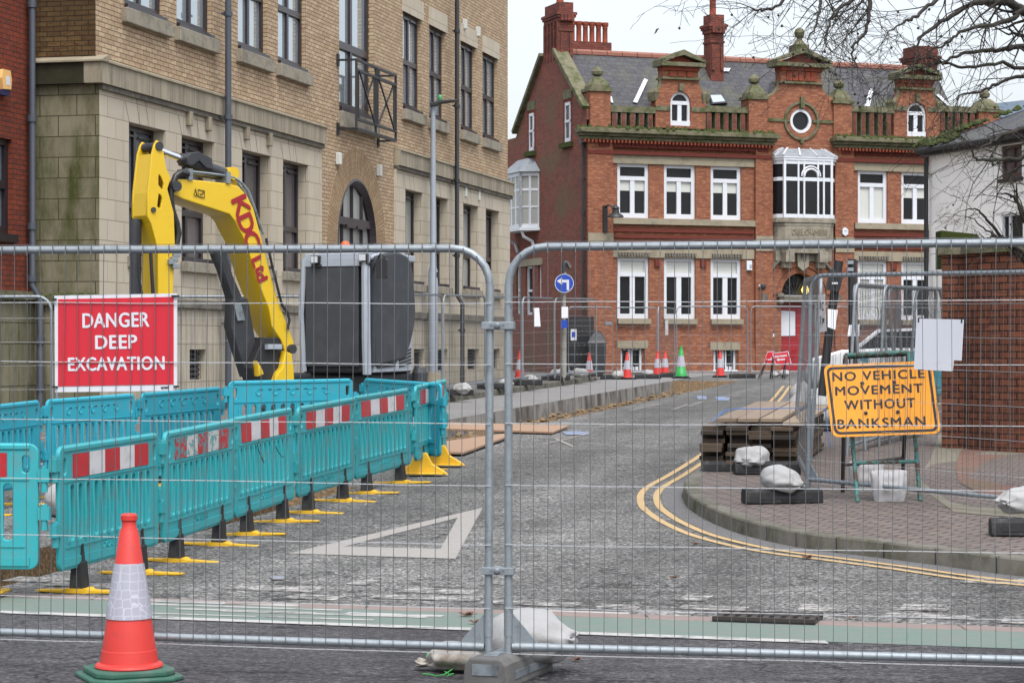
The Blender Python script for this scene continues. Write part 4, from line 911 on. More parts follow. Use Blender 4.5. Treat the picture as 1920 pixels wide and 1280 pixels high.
o = MB(); o.lathe([(.02, -.16), (.1, -.1), (.13, 0), (.08, .13), (.02, .16)], 12, B.p(ucA + .30, -.25, zas + .16)); o.build('porch_lamp', M['lamp_on'], bB, smooth=60)
o = MB(); zd = zas - .26; fbox(o, B, ucA - ra, ucA + ra, -.42, -.36, GZ, zd)
for r in (.3, .2, .1): o.tube([B.p(ucA - .3 + r * math.cos(R(t)), -.35, lerp(GZ, zd, .42) + r * math.sin(R(t))) for t in range(180, 361, 15)], .025, 5)
for a in (-.5, .02): fbox(o, B, ucA + a, ucA + a + .46, -.36, -.345, lerp(GZ, zd, .55), zd - .1)
dr = o.build('door', M['doorred'], bB)
o = MB(); o.prism([(-.36, -.42), (.34, -.40), (.34, .40), (-.26, .42)], 0, .012, TM(bu(1482), -.33, B.z(1482, 606))); tag(o.build('notice', M['signwhite']), 'large pale notice fixed across the red door under the arch', 'notice')
o = MB(); u, z = B.uz(1446, 625); fbox(o, B, u - .12, u + .12, 0, .03, z - .11, z - .0); fbox(o, B, u - .12, u + .12, 0, .03, z + .01, z + .08, 1); tag(o.build('name_plate', [M['signwhite'], M['ink']]), 'small black and white name plate left of the red door', 'plate')
# ---- the gables above the cornice
def PG(u, d, z): return B.p(u, d, z)
GM = lambda d: Matrix(((B.e.x, 0, B.n.x, B.o.x + B.n.x * d), (B.e.y, 0, B.n.y, B.o.y + B.n.y * d), (0, 1, 0, 0), (0, 0, 0, 1)))
def pp2(pts): return [B.uz(x, y) for x, y in pts]
def scroll(x0, y0, x1, y1, n=8):                       # concave quarter curve in photo pixels
    return [(x0 + (x1 - x0) * math.sin(math.pi / 2 * k / n), y0 + (y1 - y0) * (1 - math.cos(math.pi / 2 * k / n))) for k in range(n + 1)]
def gable(cx, hw, ybase, ysh, ynk, nw, yfr, yped, pw, wy0, wy1, ww, rnd=None, ballp=None, thick=.4, extra_h=0):
    out = [(cx - hw, ybase), (cx + hw, ybase), (cx + hw, ysh)] + scroll(cx + hw, ysh, cx + nw, ynk) + [(cx + nw, yfr), (cx - nw, yfr)] + scroll(cx - hw, ysh, cx - nw, ynk)[::-1] + [(cx - hw, ysh)]
    # remove duplicates
    o2 = []
    for p in out:
        if not o2 or abs(p[0] - o2[-1][0]) + abs(p[1] - o2[-1][1]) > .2: o2.append(p)
    sk = .037; sh = lambda p: (p[0], p[1] + (p[0] - cx) * sk)
    outl = pp2([sh(p) for p in o2])
    if rnd: holes = [[(bu(cx) + rnd * math.cos(t), B.z(cx, rnd_y) + rnd * math.sin(t)) for t in [2 * math.pi * i / 24 for i in range(24)]] for rnd_y in (227,)]
    else:
        u0, u1 = bu(cx - ww), bu(cx + ww); r = (u1 - u0) / 2; za, zb = B.z(cx, wy1), B.z(cx, wy0)
        holes = [[(u0, za), (u1, za)] + [((u0 + u1) / 2 + r * math.cos(R(t)), zb - r + r * math.sin(R(t))) for t in range(0, 181, 12)]]
    o = MB(); o.plate([outl] + holes, thick, 0, GM(-thick / 2 + .005)); gw = o.build('gable', M['bred'], bB, uv=True)
    # stone coping following the curve
    o = MB()
    for sg in (-1, 1):
        c = [sh((cx + sg * (hw + 1), ysh))] + [sh((cx + sg * abs(x - cx), y)) for x, y in scroll(cx + hw, ysh, cx + nw, ynk)] + [sh((cx + sg * nw, ynk - 1))]
        o.tube([B.p(*[q[0], -.12, q[1]]) for q in pp2(c)], .085, 6)
        o.lathe([(.2, -.28), (.26, 0), (.2, .1)], 4, B.p(bu(cx + sg * (hw - 2)), -.15, B.z(cx, ysh) - .05))
    fbox(o, B, bu(cx - nw - 3), bu(cx + nw + 3), -.45, .1, B.z(cx, ynk + 1), B.z(cx, ynk - 3))
    if not rnd:
        fbox(o, B, bu(cx - hw), bu(cx - ww - 1), -.1, .04, B.z(cx, 209), B.z(cx, 200)); fbox(o, B, bu(cx + ww + 1), bu(cx + hw), -.1, .04, B.z(cx, 209), B.z(cx, 200))
        fbox(o, B, bu(cx - 4), bu(cx + 4), -.05, .1, B.z(cx, wy0 - 1), B.z(cx, wy0 - 15))
    # pediment
    zf = B.z(cx, yfr); zt = B.z(cx, yped); u0, u1 = bu(cx - pw), bu(cx + pw); uc = bu(cx)
    o.prism([(u0, zf), (u1, zf), (u1, zf + .13), (u0, zf + .13)], -.5, .26, GM(0))
    for sg, ue in ((-1, u0), (1, u1)):
        o.add([B.p(x, d, z) for d in (-.5, .28) for x, z in ((ue, zf + .131), (ue, zf + .22), (uc, zt), (uc, zt - .17))], [(0, 1, 2, 3), (7, 6, 5, 4), (0, 4, 5, 1), (1, 5, 6, 2), (2, 6, 7, 3), (3, 7, 4, 0)])
    if ballp:
        fbox(o, B, uc - .24, uc + .24, -.4, .12, zt - .12, zt + .12); o.lathe([(.26, 0), (.1, .18), (.08, .24), (.15, .31), (.18, .42), (.13, .54), (.03, .6)], 12, B.p(uc, -.12, zt + .1))
    o.build('gable_stone', M['stone_g'], gw)
    o = MB(); o.prism([(lerp(u0, uc, .2), zf + .13), (lerp(u1, uc, .2), zf + .13), (uc, zt - .18)], -.4, .02, GM(0)); fbox(o, B, bu(cx - nw - 1), bu(cx + nw + 1), -.4, .09, zf - .12, zf - .002)
    n_ = 5 if rnd else 3
    for k in range(n_):
        x = bu(lerp(cx - nw * .75, cx + nw * .75, (k + .5) / n_)); fbox(o, B, x - .1, x + .1, -.1, .05, B.z(cx, ynk - 5), zf - .14)
    o.build('pediment', M['terra2'], gw)
    return gw, holes
gcs = []
g1, h1 = gable(1276, 47, 241, 172, 149, 33, 126, 95, 41, 172, 236, 19)
g3, h3 = gable(1719, 43, 258, 190, 168, 30, 150, 121, 40, 192, 256, 18)
g2, h2 = gable(1502, 78, 275, 186, 157, 38, 127, 91, 52, 0, 0, 0, rnd=.40, ballp=1)
for cx, wy0, wy1, ww, gg in ((1276, 172, 236, 19, g1), (1719, 192, 256, 18, g3)):
    u0, u1 = bu(cx - ww), bu(cx + ww); r = (u1 - u0) / 2; za, zb = B.z(cx, wy1), B.z(cx, wy0); um = (u0 + u1) / 2; fw = .085
    prof = lambda k: [(um - (r - k), za + k)] + [(um + (r - k) * math.cos(R(t)), zb - r + (r - k) * math.sin(R(t))) for t in range(180, -1, -12)] + [(um + (r - k), za + k)]
    o = MB(); o.plate([prof(.0), prof(fw)], .1, 0, GM(-.12)); fbox(o, B, um - .07, um + .07, -.16, -.08, za + fw, zb - r); fbox(o, B, u0 + fw, u1 - fw, -.162, -.068, zb - r - .06, zb - r + .06); fbox(o, B, u0, u1, -.17, -.03, za - .02, za + .16)
    w = o.build('arched_window', M['white'], gg)
    o = MB(); o.poly([B.p(x, -.14, z) for x, z in prof(.02)]); o.build('pane', M['glass_dark'], w)
zq = B.z(1502, 227); o = MB(); o.lathe([(.395, -.06), (.395, .06), (.30, .06), (.30, -.06), (.395, -.06)], 32, (0, 0, 0), 0, TM(bu(1502), -.08, zq), caps=False); w = o.build('round_window', M['white'], g2, smooth=40)
o = MB(); o.lathe([(.34, 0), (.0, .001)], 28, (0, 0, 0), 0, TM(bu(1502), -.1, zq), caps=False); o.build('pane', M['glass_dark'], w)
o = MB(); o.lathe([(.56, -.02), (.56, .07), (.64, .07), (.64, -.02)], 36, (0, 0, 0), 0, TM(bu(1502), .0, zq), caps=False)
fbox(o, B, bu(1440), bu(1502) - .42, 0, .05, zq - .05, zq + .05); fbox(o, B, bu(1502) + .42, bu(1566), 0, .05, zq - .05, zq + .05); fbox(o, B, bu(1499), bu(1506), 0, .11, zq + .42, zq + .78); fbox(o, B, bu(1499), bu(1505), 0, .09, zq - .74, zq - .58); o.build('round_moulding', M['stone_g'], g2)
# piers with ball finials
def pier(cx, w, ytop, yball, lab=None):
    u0, u1 = bu(cx - w), bu(cx + w); zt = B.z(cx, ytop); uc = (u0 + u1) / 2; hw = (u1 - u0) / 2
    o = MB(); fbox(o, B, u0, u1, -.5, .09, zcor1 - .1, zt); p = o.build('parapet_pier', M['bred'], bB, uv=True)
    zb = B.z(cx, yball); H_ = zb - zt; o = MB(); fbox(o, B, u0 - .06, u1 + .06, -.56, .15, zt, zt + .1)
    M4 = Matrix.Translation(B.p(uc, -.2, zt + .1)) @ Matrix.Rotation(math.atan2(E1.y, E1.x) + math.pi / 4, 4, 'Z')
    o.lathe([(hw * 1.3, 0), (hw * 1.25, H_ * .14), (hw * .75, H_ * .4), (hw * .45, H_ * .5)], 4, (0, 0, 0), 0, M4); o.lathe([(.1, H_ * .48), (.08, H_ * .6), (.17, H_ * .66), (.19, H_ * .8), (.12, H_ * .93), (.02, H_)], 12, B.p(uc, -.2, zt + .05))
    o.build('finial', M['stone_g'], p)
pier(1124, 19, 172, 127); pier(1419, 17, 187, 141); pier(1578, 17, 195, 150); pier(1852, 19, 211, 170)
for a, b in ((1145, 1229), (1323, 1402), (1596, 1676), (1762, 1832)):
    o = MB(); u0, u1 = bu(a), bu(b); k = 5; z1_ = B.z(a, 198); z0_ = zcor1
    fbox(o, B, u0, u1, -.35, .02, z1_ - .2, z1_); fbox(o, B, u0, u1, -.3, 0, z0_ - .05, z0_ + .08)
    for i in range(k): x = lerp(u0, u1, (i + .45) / k); fbox(o, B, x - .085, x + .085, -.3, -.02, z0_ + .08, z1_ - .2)
    bq = o.build('balustrade', M['stone_g'], bB)
    o = MB()
    for i in range(k): x = lerp(u0, u1, (i + .45) / k); fbox(o, B, x - .06, x + .06, -.28, .0, z0_ + .08, z1_ - .25)
    o.build('baluster_face', M['bchim'], bq, uv=True)
# ---- roof, side gable, chimneys
va = 3.05; zri = BS.p(0, 0, 0).z + CZ + (HY - 99) / F * (YB + va * E2.y + .4); zev = CZ + (HY - 236) / F * YB
def RB(u, v, z): p = B0 + E1 * u + E2 * v; return V((p.x, p.y, z))
UR = UE + .2
def ru(px, v): p = B0 + E2 * v; k = (px - CX) / F; return (k * p.y - p.x) / (E1.x - k * E1.y)
UE1, UE2 = ru(1812, .35), ru(1752, va)
o = MB(); o.quad(RB(.3, .35, zev), RB(UE1, .35, zev), RB(UE2, va, zri), RB(.3, va, zri)); o.quad(RB(.3, va, zri), RB(UE2, va, zri), RB(UE1, 6.4, zev - .3), RB(.3, 6.4, zev - .3)); o.poly([RB(UE1, .35, zev), RB(UE2, va, zri), RB(UE1, 6.4, zev - .3)])
roof = o.build('roof', M['slate'], bB)
me = roof.data; uvl = me.uv_layers.new(name='UVMap')
for p in me.polygons:
    for li in p.loop_indices:
        q = XF[bB.name] @ me.vertices[me.loops[li].vertex_index].co - B0; v = abs(q.dot(E2) - va); uvl.data[li].uv = (q.dot(E1), -math.hypot(v, (q.z - zri)))
o = MB(); k = 26
for i in range(k): a, b = lerp(.3, UE2, i / k), lerp(.3, UE2, (i + 1) / k) - .02; o.tube([RB(a, va, zri - .02), RB(b, va, zri - .02)], .13, 8)
o.build('ridge_tiles', M['ridge'], roof)
# small side roofs behind each gable
o = MB()
for cx, hw, yt, up in ((1276, 40, 150, 4.0), (1502, 60, 140, 4.0), (1719, 38, 168, 4.0)):
    u0, u1, uc = bu(cx - hw), bu(cx + hw), bu(cx); zt = B.z(cx, yt); zb = zev + .25; vz = lambda z: .35 + (z - zev) / (zri - zev) * (va - .35)
    o.quad(RB(u0, .2, zb), RB(uc, .2, zt), RB(uc, vz(zt), zt), RB(u0, vz(zb), zb)); o.quad(RB(u1, .2, zb), RB(uc, .2, zt), RB(uc, vz(zt), zt), RB(u1, vz(zb), zb))
o.build('gable_roof', M['slate'], bB, uv=True)
o = MB()                                              # pale lead flashings lying on the slates
def onroof(px, py, lift=.06):
    c = V((0, 0, CZ)); r = V(((px - CX) / F, 1, (HY - py) / F)); a, b2, c2 = RB(0, .35, zev), RB(5, .35, zev), RB(0, va, zri); n_ = (b2 - a).cross(c2 - a).normalized(); n_ = n_ if n_.z > 0 else -n_
    k = (a + n_ * lift - c).dot(n_) / r.dot(n_); return c + r * k
for q in ([(1187, 191), (1195, 193), (1215, 150), (1208, 147)], [(1395, 202), (1402, 204), (1418, 160), (1412, 158)], [(1618, 209), (1628, 211), (1638, 168), (1631, 166)], [(1335, 126), (1370, 128), (1367, 134), (1337, 133)], [(1146, 192), (1150, 193), (1147, 181), (1143, 180)], [(1755, 178), (1784, 205), (1790, 205), (1760, 176)]):
    ts, bs_ = [onroof(*p, lift=.07) for p in q], [onroof(*p, lift=-.02) for p in q]; o.loft([bs_, ts])
o.build('flashing', M['leadwhite'], roof)
o = MB(); q = [(1329, 177), (1354, 176), (1364, 193), (1335, 195)]; ts, bs_ = [onroof(*p, lift=.12) for p in q], [onroof(*p, lift=-.02) for p in q]; o.loft([bs_, ts]); k_ = o.build('rooflight', M['frame_br'], roof)
q2 = [(1332, 178.5), (1352, 178), (1360, 190), (1337, 192)]; o = MB(); o.poly([onroof(*p, lift=.13) for p in q2]); o.build('pane', M['glass_sky'], k_)
# side wall and its gable
VS = BS.u(950) + .8
svw = [rect(990.5, 215, 1003, 283, BS), rect(1057, 195, 1072, 266, BS)]
slw = [rect(968, 500, 975, 588, BS), rect(985.5, 500, 998, 590, BS), rect(1009, 498, 1015, 560, BS)]
zk1 = BS.z(968, 258)
o = MB(); wall(o, BS, 0, VS, GZ, zk1, [h for h in slw], 0, .2)
zA0 = BS.z(1100, 205); vT0, vT1 = BS.u(1043), BS.u(1019); zT = BS.z(1035, 100)
vk = BS.u(967)
SM = Matrix(((BS.e.x, 0, BS.n.x, BS.o.x), (BS.e.y, 0, BS.n.y, BS.o.y), (0, 1, 0, 0), (0, 0, 0, 1)))
def rc(h): return [(h[0], h[2]), (h[1], h[2]), (h[1], h[3]), (h[0], h[3])]
ov = [(0, zk1), (vk, zk1), (vT1, zT), (vT0, zT), (0, zA0)]
svw2 = []
for h in svw: svw2.append(h)
wl = [x for x in svw2]
# the attic windows pass below the gable line, so cut both pieces
o2 = MB(); o2.plate([[(0, zk1 + 0.001), (vk, zk1 + .001), (vT1, zT), (vT0, zT), (0, zA0)]] + [], .3, 0, SM @ Matrix.Translation((0, 0, -.15)))
o.build('side_wall', M['bside'], bB, uv=True); o2.build('side_gable', M['bside'], bB, uv=True)
for h in svw:                                         # recessed sashes stand in boxed openings
    o = MB(); fbox(o, BS, h[0] - .03, h[1] + .03, -.02, .012, h[2], h[3] + .12); oo = o.build('window_opening', M['bdeep'], bB, uv=True)
    w = MB(); a, b = h[0] + .04, lerp(h[0], h[1], .68)
    f_ = .06
    fbox(w, BS, a, a + f_, .0, .05, h[2], h[3]); fbox(w, BS, b - f_, b, .0, .05, h[2], h[3]); fbox(w, BS, a, b, .0, .052, h[2], h[2] + .14); fbox(w, BS, a, b, 0, .053, h[3] - .1, h[3]); fbox(w, BS, a, b, 0, .056, lerp(h[2], h[3], .5), lerp(h[2], h[3], .5) + .08)
    ww_ = w.build('sash_window', M['white'], bB); g_ = MB(); fbox(g_, BS, a + .02, b - .02, .0, .02, h[2], h[3]); g_.build('pane', M['glass_dark'], ww_)
    s_ = MB(); fbox(s_, BS, h[0] - .12, h[1] + .1, 0, .14, h[2] - .16, h[2]); s_.build('sill', M['moss'], ww_)
    s_ = MB(); fbox(s_, BS, h[0] - .05, h[1] + .05, 0, .03, h[3] + .12, h[3] + .42); s_.build('lintel', M['stone_g'], ww_)
for h in slw: window(BS, bB, *h, -.15, M['white'], M['glass_dark'], (), ((.5, .08),), .07, .08)
o = MB(); fbox(o, BS, slw[2][0] - .1, slw[0][1] + .2, 0, .05, BS.z(990, 499), BS.z(990, 486)); o.build('side_lintel', M['stone_b'], bB)
o = MB(); 
for a, za, b, zb in ((0, zA0, vT0, zT), (vk, zk1 + .12, vT1, zT)): o.bar(BS.p(a, -.1, za + .05), BS.p(b, -.1, zb + .05), .5, .14)
o.build('gable_coping', M['stone_g'], bB)
o = MB(); o.quad(BS.p(vk, -.0, zk1), BS.p(VS, 0, zk1), BS.p(VS, -3, zk1 + .3), BS.p(vk, -3, zk1 + .3)); o.build('rear_coping', M['stone_g'], bB)
# side oriel, white with a grey lead hood
s0, s1 = BS.u(1010), BS.u(957); zs1, zs0 = BS.z(985, 327), BS.z(985, 430); sd_ = .55
XS = Matrix(((BS.e.x, BS.n.x, 0, BS.o.x), (BS.e.y, BS.n.y, 0, BS.o.y), (0, 0, 1, 0), (0, 0, 0, 1)))
s1 = s0 + (s1 - s0) * .82
sp_ = [(s0, 0), (s0 + .30, sd_), (s1 - .3, sd_), (s1, 0)]; smid = (s0 + s1) / 2
def spoly(k): return [(smid + (u - smid) * k, d * k) for u, d in sp_]
o = MB(); o.prism(spoly(1.03), zs0, zs0 + .12, XS); o.prism(spoly(1.1), zs0 - .1, zs0, XS); o.prism(spoly(1.03), zs1 - .14, zs1, XS); o.prism(spoly(1.0), lerp(zs0, zs1, .66), lerp(zs0, zs1, .66) + .08, XS); o.prism(spoly(1.0), lerp(zs0, zs1, .36), lerp(zs0, zs1, .36) + .05, XS)
for a, b in ((0, 1), (1, 2), (2, 3)):
    for k in ((0, .5, 1) if a != 1 else (0, .25, .5, .75, 1)): u, d = lerp(sp_[a][0], sp_[b][0], k), lerp(sp_[a][1], sp_[b][1], k); w_ = .055 if k in (0, 1) else .03; o.bx((u - w_, d - .05, zs0), (u + w_, d + .02, zs1), XS)
sw = o.build('side_oriel', M['white'], bB); o = MB(); o.prism(spoly(.98), zs0 + .05, zs1 - .05, XS); o.build('pane', M['glass_pale'], sw)
o = MB(); zsr = BS.z(985, 300); o.loft([[XS @ V((u, d, zs1)) for u, d in spoly(1.14)], [XS @ V((u, d, zsr)) for u, d in [(smid + (a - smid) * .55, b * .3) for a, b in sp_]]]); o.build('oriel_hood', M['lead'], sw)
o = MB()
for u in (s0 + .3, s1 - .3): o.tube([XS @ V((u, .5, zs0 - .1)), XS @ V((u, .42, zs0 - .3)), XS @ V((u, .12, zs0 - .45)), XS @ V((u, .02, zs0 - .75))], .06, 6)
o.build('bracket', M['white'], sw)
o = MB(); v_, _ = BS.uz(1098, 400); o.tube([BS.p(.12, .08, BS.z(1098, 270)), BS.p(.12, .08, .9)], .045, 8)
for y in (275, 335, 400, 447, 490, 555): z = BS.z(1098, y); o.tube([BS.p(.12, .08, z - .04), BS.p(.12, .08, z + .04)], .065, 8); 
o.bx((.02, 0, BS.z(1098, 270)), (.24, .16, BS.z(1098, 262)), BS.M); o.build('drainpipe', M['pipe_blk'], bB)
# chimneys (each with cap courses and pots)
def chimney(u0, u1, v0, v1, z0, z1, lab, pots=(), panels=0):
    c = MB(); hgt = z1 - z0
    def bx3(e, a, b): c.add([RB(u, v, z) for z in (a, b) for u, v in ((u0 - e, v0 - e), (u1 + e, v0 - e), (u1 + e, v1 + e), (u0 - e, v1 + e))], [(3, 2, 1, 0), (4, 5, 6, 7), (0, 1, 5, 4), (1, 2, 6, 5), (2, 3, 7, 6), (3, 0, 4, 7)])
    bx3(0, z0, z1 - .62); bx3(.03, z1 - .95, z1 - .88); bx3(.04, z1 - .62, z1 - .5); bx3(.08, z1 - .5, z1 - .42); bx3(.11, z1 - .42, z1 - .33); bx3(.01, z1 - .33, z1)
    for k in range(panels):                            # projecting ribs
        v = lerp(v0 + .06, v1 - .06, k / max(1, panels - 1)); c.add([RB(u, w, z) for z in (z0 + .3, z1 - .63) for u, w in ((u0 - .07, v - .06), (u0, v - .06), (u0, v + .06), (u0 - .07, v + .06))], [(3, 2, 1, 0), (4, 5, 6, 7), (0, 1, 5, 4), (1, 2, 6, 5), (2, 3, 7, 6), (3, 0, 4, 7)])
    for k in range(4):
        u = lerp(u0, u1, (k + .5) / 4); c.add([RB(x, w, z) for z in (z1 - .62, z1 - .42) for x, w in ((u - .05, v0 - .14), (u + .05, v0 - .14), (u + .05, v0), (u - .05, v0))], [(0, 1, 5, 4), (1, 2, 6, 5), (3, 0, 4, 7)])
    for e in (u0 + .03, u1 - .13): c.add([RB(x, w, z) for z in (z0 + .4, z1 - 1.0) for x, w in ((e, v0 - .05), (e + .1, v0 - .05), (e + .1, v0), (e, v0))], [(0, 1, 5, 4), (1, 2, 6, 5), (3, 0, 4, 7), (4, 5, 6, 7)])
    ch = c.build('chimney', M['bchim'], bB, uv=True)
    for u, v, h, r in pots:
        p = MB(); p.lathe([(r, 0), (r * .86, h * .1), (r * .8, h * .72), (r * .95, h * .75), (r * .82, h * .78), (r * 1.15, h * .86), (r * 1.12, h), (r * .75, h), (r * .7, h * .9)], 14, RB(u, v, z1 - .02)); p.build('chimney_pot', M['terra2'], ch, smooth=40)
zc_ = lambda px, py, v: CZ + (HY - py) / F * (YB + v * E2.y)
chimney(.04, .52, va - .55, va + .75, zT - .55, zc_(1045, 8, va), '', [(.2, va - .2, .9, .14), (.4, va + .3, .95, .13)], 5)
def ru(px, v): p = B0 + E2 * v; k = (px - CX) / F; return (k * p.y - p.x) / (E1.x - k * E1.y)
v2 = va - .6; uc2 = ru(1346, v2 - .3)
chimney(uc2 - .24, uc2 + .24, v2 - .25, v2 + .30, zri - .9, zc_(1346, 19, v2) + .1, '', [(uc2, v2 + .1, .8, .13)], 0)
zlow = zc_(1105, 88, va + 3.0) + .25
chimney(ru(1068, va + 2.7), ru(1146, va + 2.7), va + 2.7, va + 3.3, zri - 1.5, zlow, '', [(lerp(ru(1068, va + 2.9), ru(1142, va + 2.9), (i + .55) / 6), va + 3.0, .74, .105) for i in range(6)], 0)
uc3 = ru(1727, va)
chimney(uc3 - .42, uc3 + .42, va - .4, va + .5, zri - 1.2, zri + .75, '', [], 0)
# wall fittings
t = thing('wall_lantern', 'black bracket lantern on the left corner pier of the red Victorian building', 'lantern', B.p(bu(1131), .12, B.z(1131, 436)))
o = MB(); u = bu(1131); fbox(o, B, u - .07, u + .07, .12, .2, B.z(1131, 436), B.z(1131, 386)); o.tube([B.p(u, .2, B.z(1131, 388)), B.p(u, .45, B.z(1131, 386)), B.p(u + .15, .62, B.z(1131, 392))], .03, 6); o.build('bracket', M['black'], t)
o = MB(); o.lathe([(.26, -.16), (.24, -.1), (.12, -.02), (.1, .1), (.14, .12), (.06, .2), (.02, .26)], 14, B.p(u + .17, .62, B.z(1131, 400))); o.build('lamp_head', M['black'], t, smooth=40)
t = thing('security_alarm', 'white hexagonal alarm box beside the carved name stone', 'alarm', B.p(bu(1580), .12, B.z(1580, 435))); o = MB(); o.prism([(.12 * math.cos(R(30 + 60 * k)), .15 * math.sin(R(30 + 60 * k))) for k in range(6)], .0, .08, TM(bu(1580), .12, B.z(1580, 435))); o.build('cover', M['white'], t, bevel=.01)
o = MB(); o.box((0, .03, .085), (.1, .03, .006), TM(bu(1580), .12, B.z(1580, 435))); o.build('badge', M['exgrey'], t)
t = thing('door_entry_box', 'white rectangular alarm box beside the third ground-floor window', 'alarm', B.p(bu(1403), .02, B.z(1403, 497))); o = MB(); fbox(o, B, bu(1398), bu(1408), 0, .1, B.z(1403, 507), B.z(1403, 489)); o.build('cover', M['white'], t, bevel=.015)
o = MB(); fbox(o, B, bu(1403), bu(1407), .1, .115, B.z(1403, 502), B.z(1403, 496)); o.build('grille', M['exgrey'], t)
t = thing('security_camera', 'small dome camera on the brick pier left of the arched doorway', 'camera', B.p(bu(1422), .14, B.z(1422, 538))); o = MB(); o.tube([B.p(bu(1422), .12, B.z(1422, 536)), B.p(bu(1422), .3, B.z(1422, 538))], .05, 8); o.build('arm', M['signwhite'], t); o = MB(); o.lathe([(.09, .08), (.1, 0), (.07, -.08), (.02, -.11)], 12, B.p(bu(1422), .34, B.z(1422, 538))); o.build('dome', M['exdark'], t)
t = MB(); fbox(t, B, bu(1132), bu(1144), .12, .14, B.z(1138, 609), B.z(1138, 603)); tag(t.build('wall_plate', M['bluespray']), 'small pale blue plate low on the brick corner pier', 'plate')
# ------------------------------------------------------------------ white rendered house on the right
Wp = Pl(V(((1742 - CX) / F * 48, 48, 0)), -E2, (-.9397, -.342, 0)); Wf = Pl(Wp.o, E1, (-.342, .9397, 0))
bW = thing('white_house', 'white rendered house with slate roof behind the curved brick wall', 'house', Wp.o)
ze = Wp.z(1742, 280)
h1_ = rect(1877, 275, 1916, 331, Wp); h2_ = rect(1876, 402, 1918, 452, Wp)
o = MB(); wall(o, Wp, 0, 9, 0, ze, [h1_, h2_], 0, .15); o.quad(Wf.p(0, 0, 0), Wf.p(9, 0, 0), Wf.p(9, 0, ze), Wf.p(0, 0, ze)); o.build('wall', M['render'], bW)
window(Wp, bW, *h1_, -.1, mat('brown_stain_frame', (.07, .03, .025), .5), M['glass_net'], ((.5, .12),), (), .07, .07, (.05, .06, .08, M['frame_br']))
window(Wp, bW, *h2_, -.1, M['white'], M['glass_dark'], ((.35, .06),), (), .05, .07)
o = MB(); k = 14
for i in range(k): pass
o.add([Wp.p(u, d, z) for u, d, z in ((-.25, .2, ze + .0), (9, .2, ze + .0), (9, -4.5, ze + 2.1), (4.0, -4.5, ze + 2.1), (-.25, -9, ze))], [(0, 1, 2, 3), (0, 3, 4)]); r_ = o.build('roof', M['slate'], bW, uv=True)
o = MB(); fbox(o, Wp, -.15, 9, .0, .14, ze - .15, ze - .01); o.tube([Wp.p(-.2, .2, ze - .04), Wp.p(9, .2, ze - .04)], .06, 8); o.tube([Wp.p(.05, .1, ze - .2), Wp.p(.05, .1, 0)], .05, 8); o.build('gutter', M['black'], bW)
o = MB()
for i in range(90): t_ = random.random(); u = lerp(-.22, 2.6, t_); z = ze + .03; d_ = .3 - (u + .25) * 1.13 * random.uniform(.95, 1.02); r = random.uniform(.05, .12); o.lathe([(r, 0), (r * .8, r * .5), (r * .2, r)], 6, Wp.p(u, d_, z + (.3 - d_) * .437))
for i in range(30): r = random.uniform(.05, .11); u = random.uniform(-.2, .9); d_ = random.uniform(-.2, .25); o.lathe([(r, 0), (r * .8, r * .5), (r * .2, r * .8)], 6, Wp.p(u, d_, ze + (.3 - d_) * .437))
o.build('moss', M['moss'], r_)
# distant grey glazed building
t = thing('glazed_building', 'distant pale grey glazed building between the finial and the white house', 'building', (20, 100, 0)); x0, x1 = (1808 - CX) / F * 100, (2100 - CX) / F * 100; zt = CZ + (HY - 190) / F * 100; zg = CZ + (HY - 222) / F * 100
o = MB(); o.bx((x0 - .5, 100, 0), (x1, 112, zg)); o.build('wall', M['exgrey'], t); o = MB(); o.prism([(x0 - .5, zg), (x1, zg), (x1, zt + .5), (x0 + 1.2, zt - .15)], -112, -99.6, Matrix(((1, 0, 0, 0), (0, 0, -1, 0), (0, 1, 0, 0), (0, 0, 0, 1)))); o.build('roof', mat('pale_blue_cladding', (.16, .21, .27), .4), t)
for k in range(2): pass
# ------------------------------------------------------------------ curved brick wall on the right
yw = 27.6; wz0 = H((1780 - CX) / F * yw, yw); xa, xb = (1766 - CX) / F * yw, (1791 - CX) / F * (yw - .35)
pth = [V((xa * 1.03 + .02, yw * 1.03, 0)), V((xa, yw, 0)), V((xb - .02, yw - .05, 0))]
Rr = 1.6
for k in range(0, 13): a = R(180 + 75 * k / 12); pth.append(V((xb + .15 + Rr + Rr * math.cos(a), yw - .1 + Rr * .75 * math.sin(a) * 1.0, 0)))
pth += [V((p.x, p.y, 0)) for p in (pth[-1] + V((1.5, -.25, 0)), pth[-1] + V((6, -1.0, 0)))]
ztop = CZ + (HY - 474) / F * (yw - .6)
o = MB(); rows = []
t = thing('boundary_wall', 'curved dark red brick wall with mossy green coping on the right', 'wall', (xa, yw, wz0))
o.loft([[V((p.x, p.y, z)) for p in pth] for z in (wz0 - .3, ztop)], closed=False); wb = o.build('brickwork', M['bwall'], t, smooth=40); me = wb.data; uvl = me.uv_layers.new(name='UVMap'); acc = [0]
for a, b in zip(pth, pth[1:]): acc.append(acc[-1] + (b - a).length)
for p in me.polygons:
    for li in p.loop_indices: vi = me.loops[li].vertex_index; uvl.data[li].uv = (acc[vi % len(pth)], me.vertices[vi].co.z)
o = MB(); ring = []
for i, p in enumerate(pth):
    tg = (pth[min(i + 1, len(pth) - 1)] - pth[max(i - 1, 0)]).normalized(); nn = V((tg.y, -tg.x, 0)); ring.append([V((q.x, q.y, z)) for q, z in ((p + nn * .05, ztop), (p + nn * .05, ztop + .09), (p - nn * .4, ztop + .13), (p - nn * .4, ztop))])
o.loft(ring); o.build('coping', M['stone_g'], t)
M['dkgreen'] = mat('dark_green_hedge_board', (.035, .045, .010), .9, 0, .5, 8, .5, 40, spec=.1)
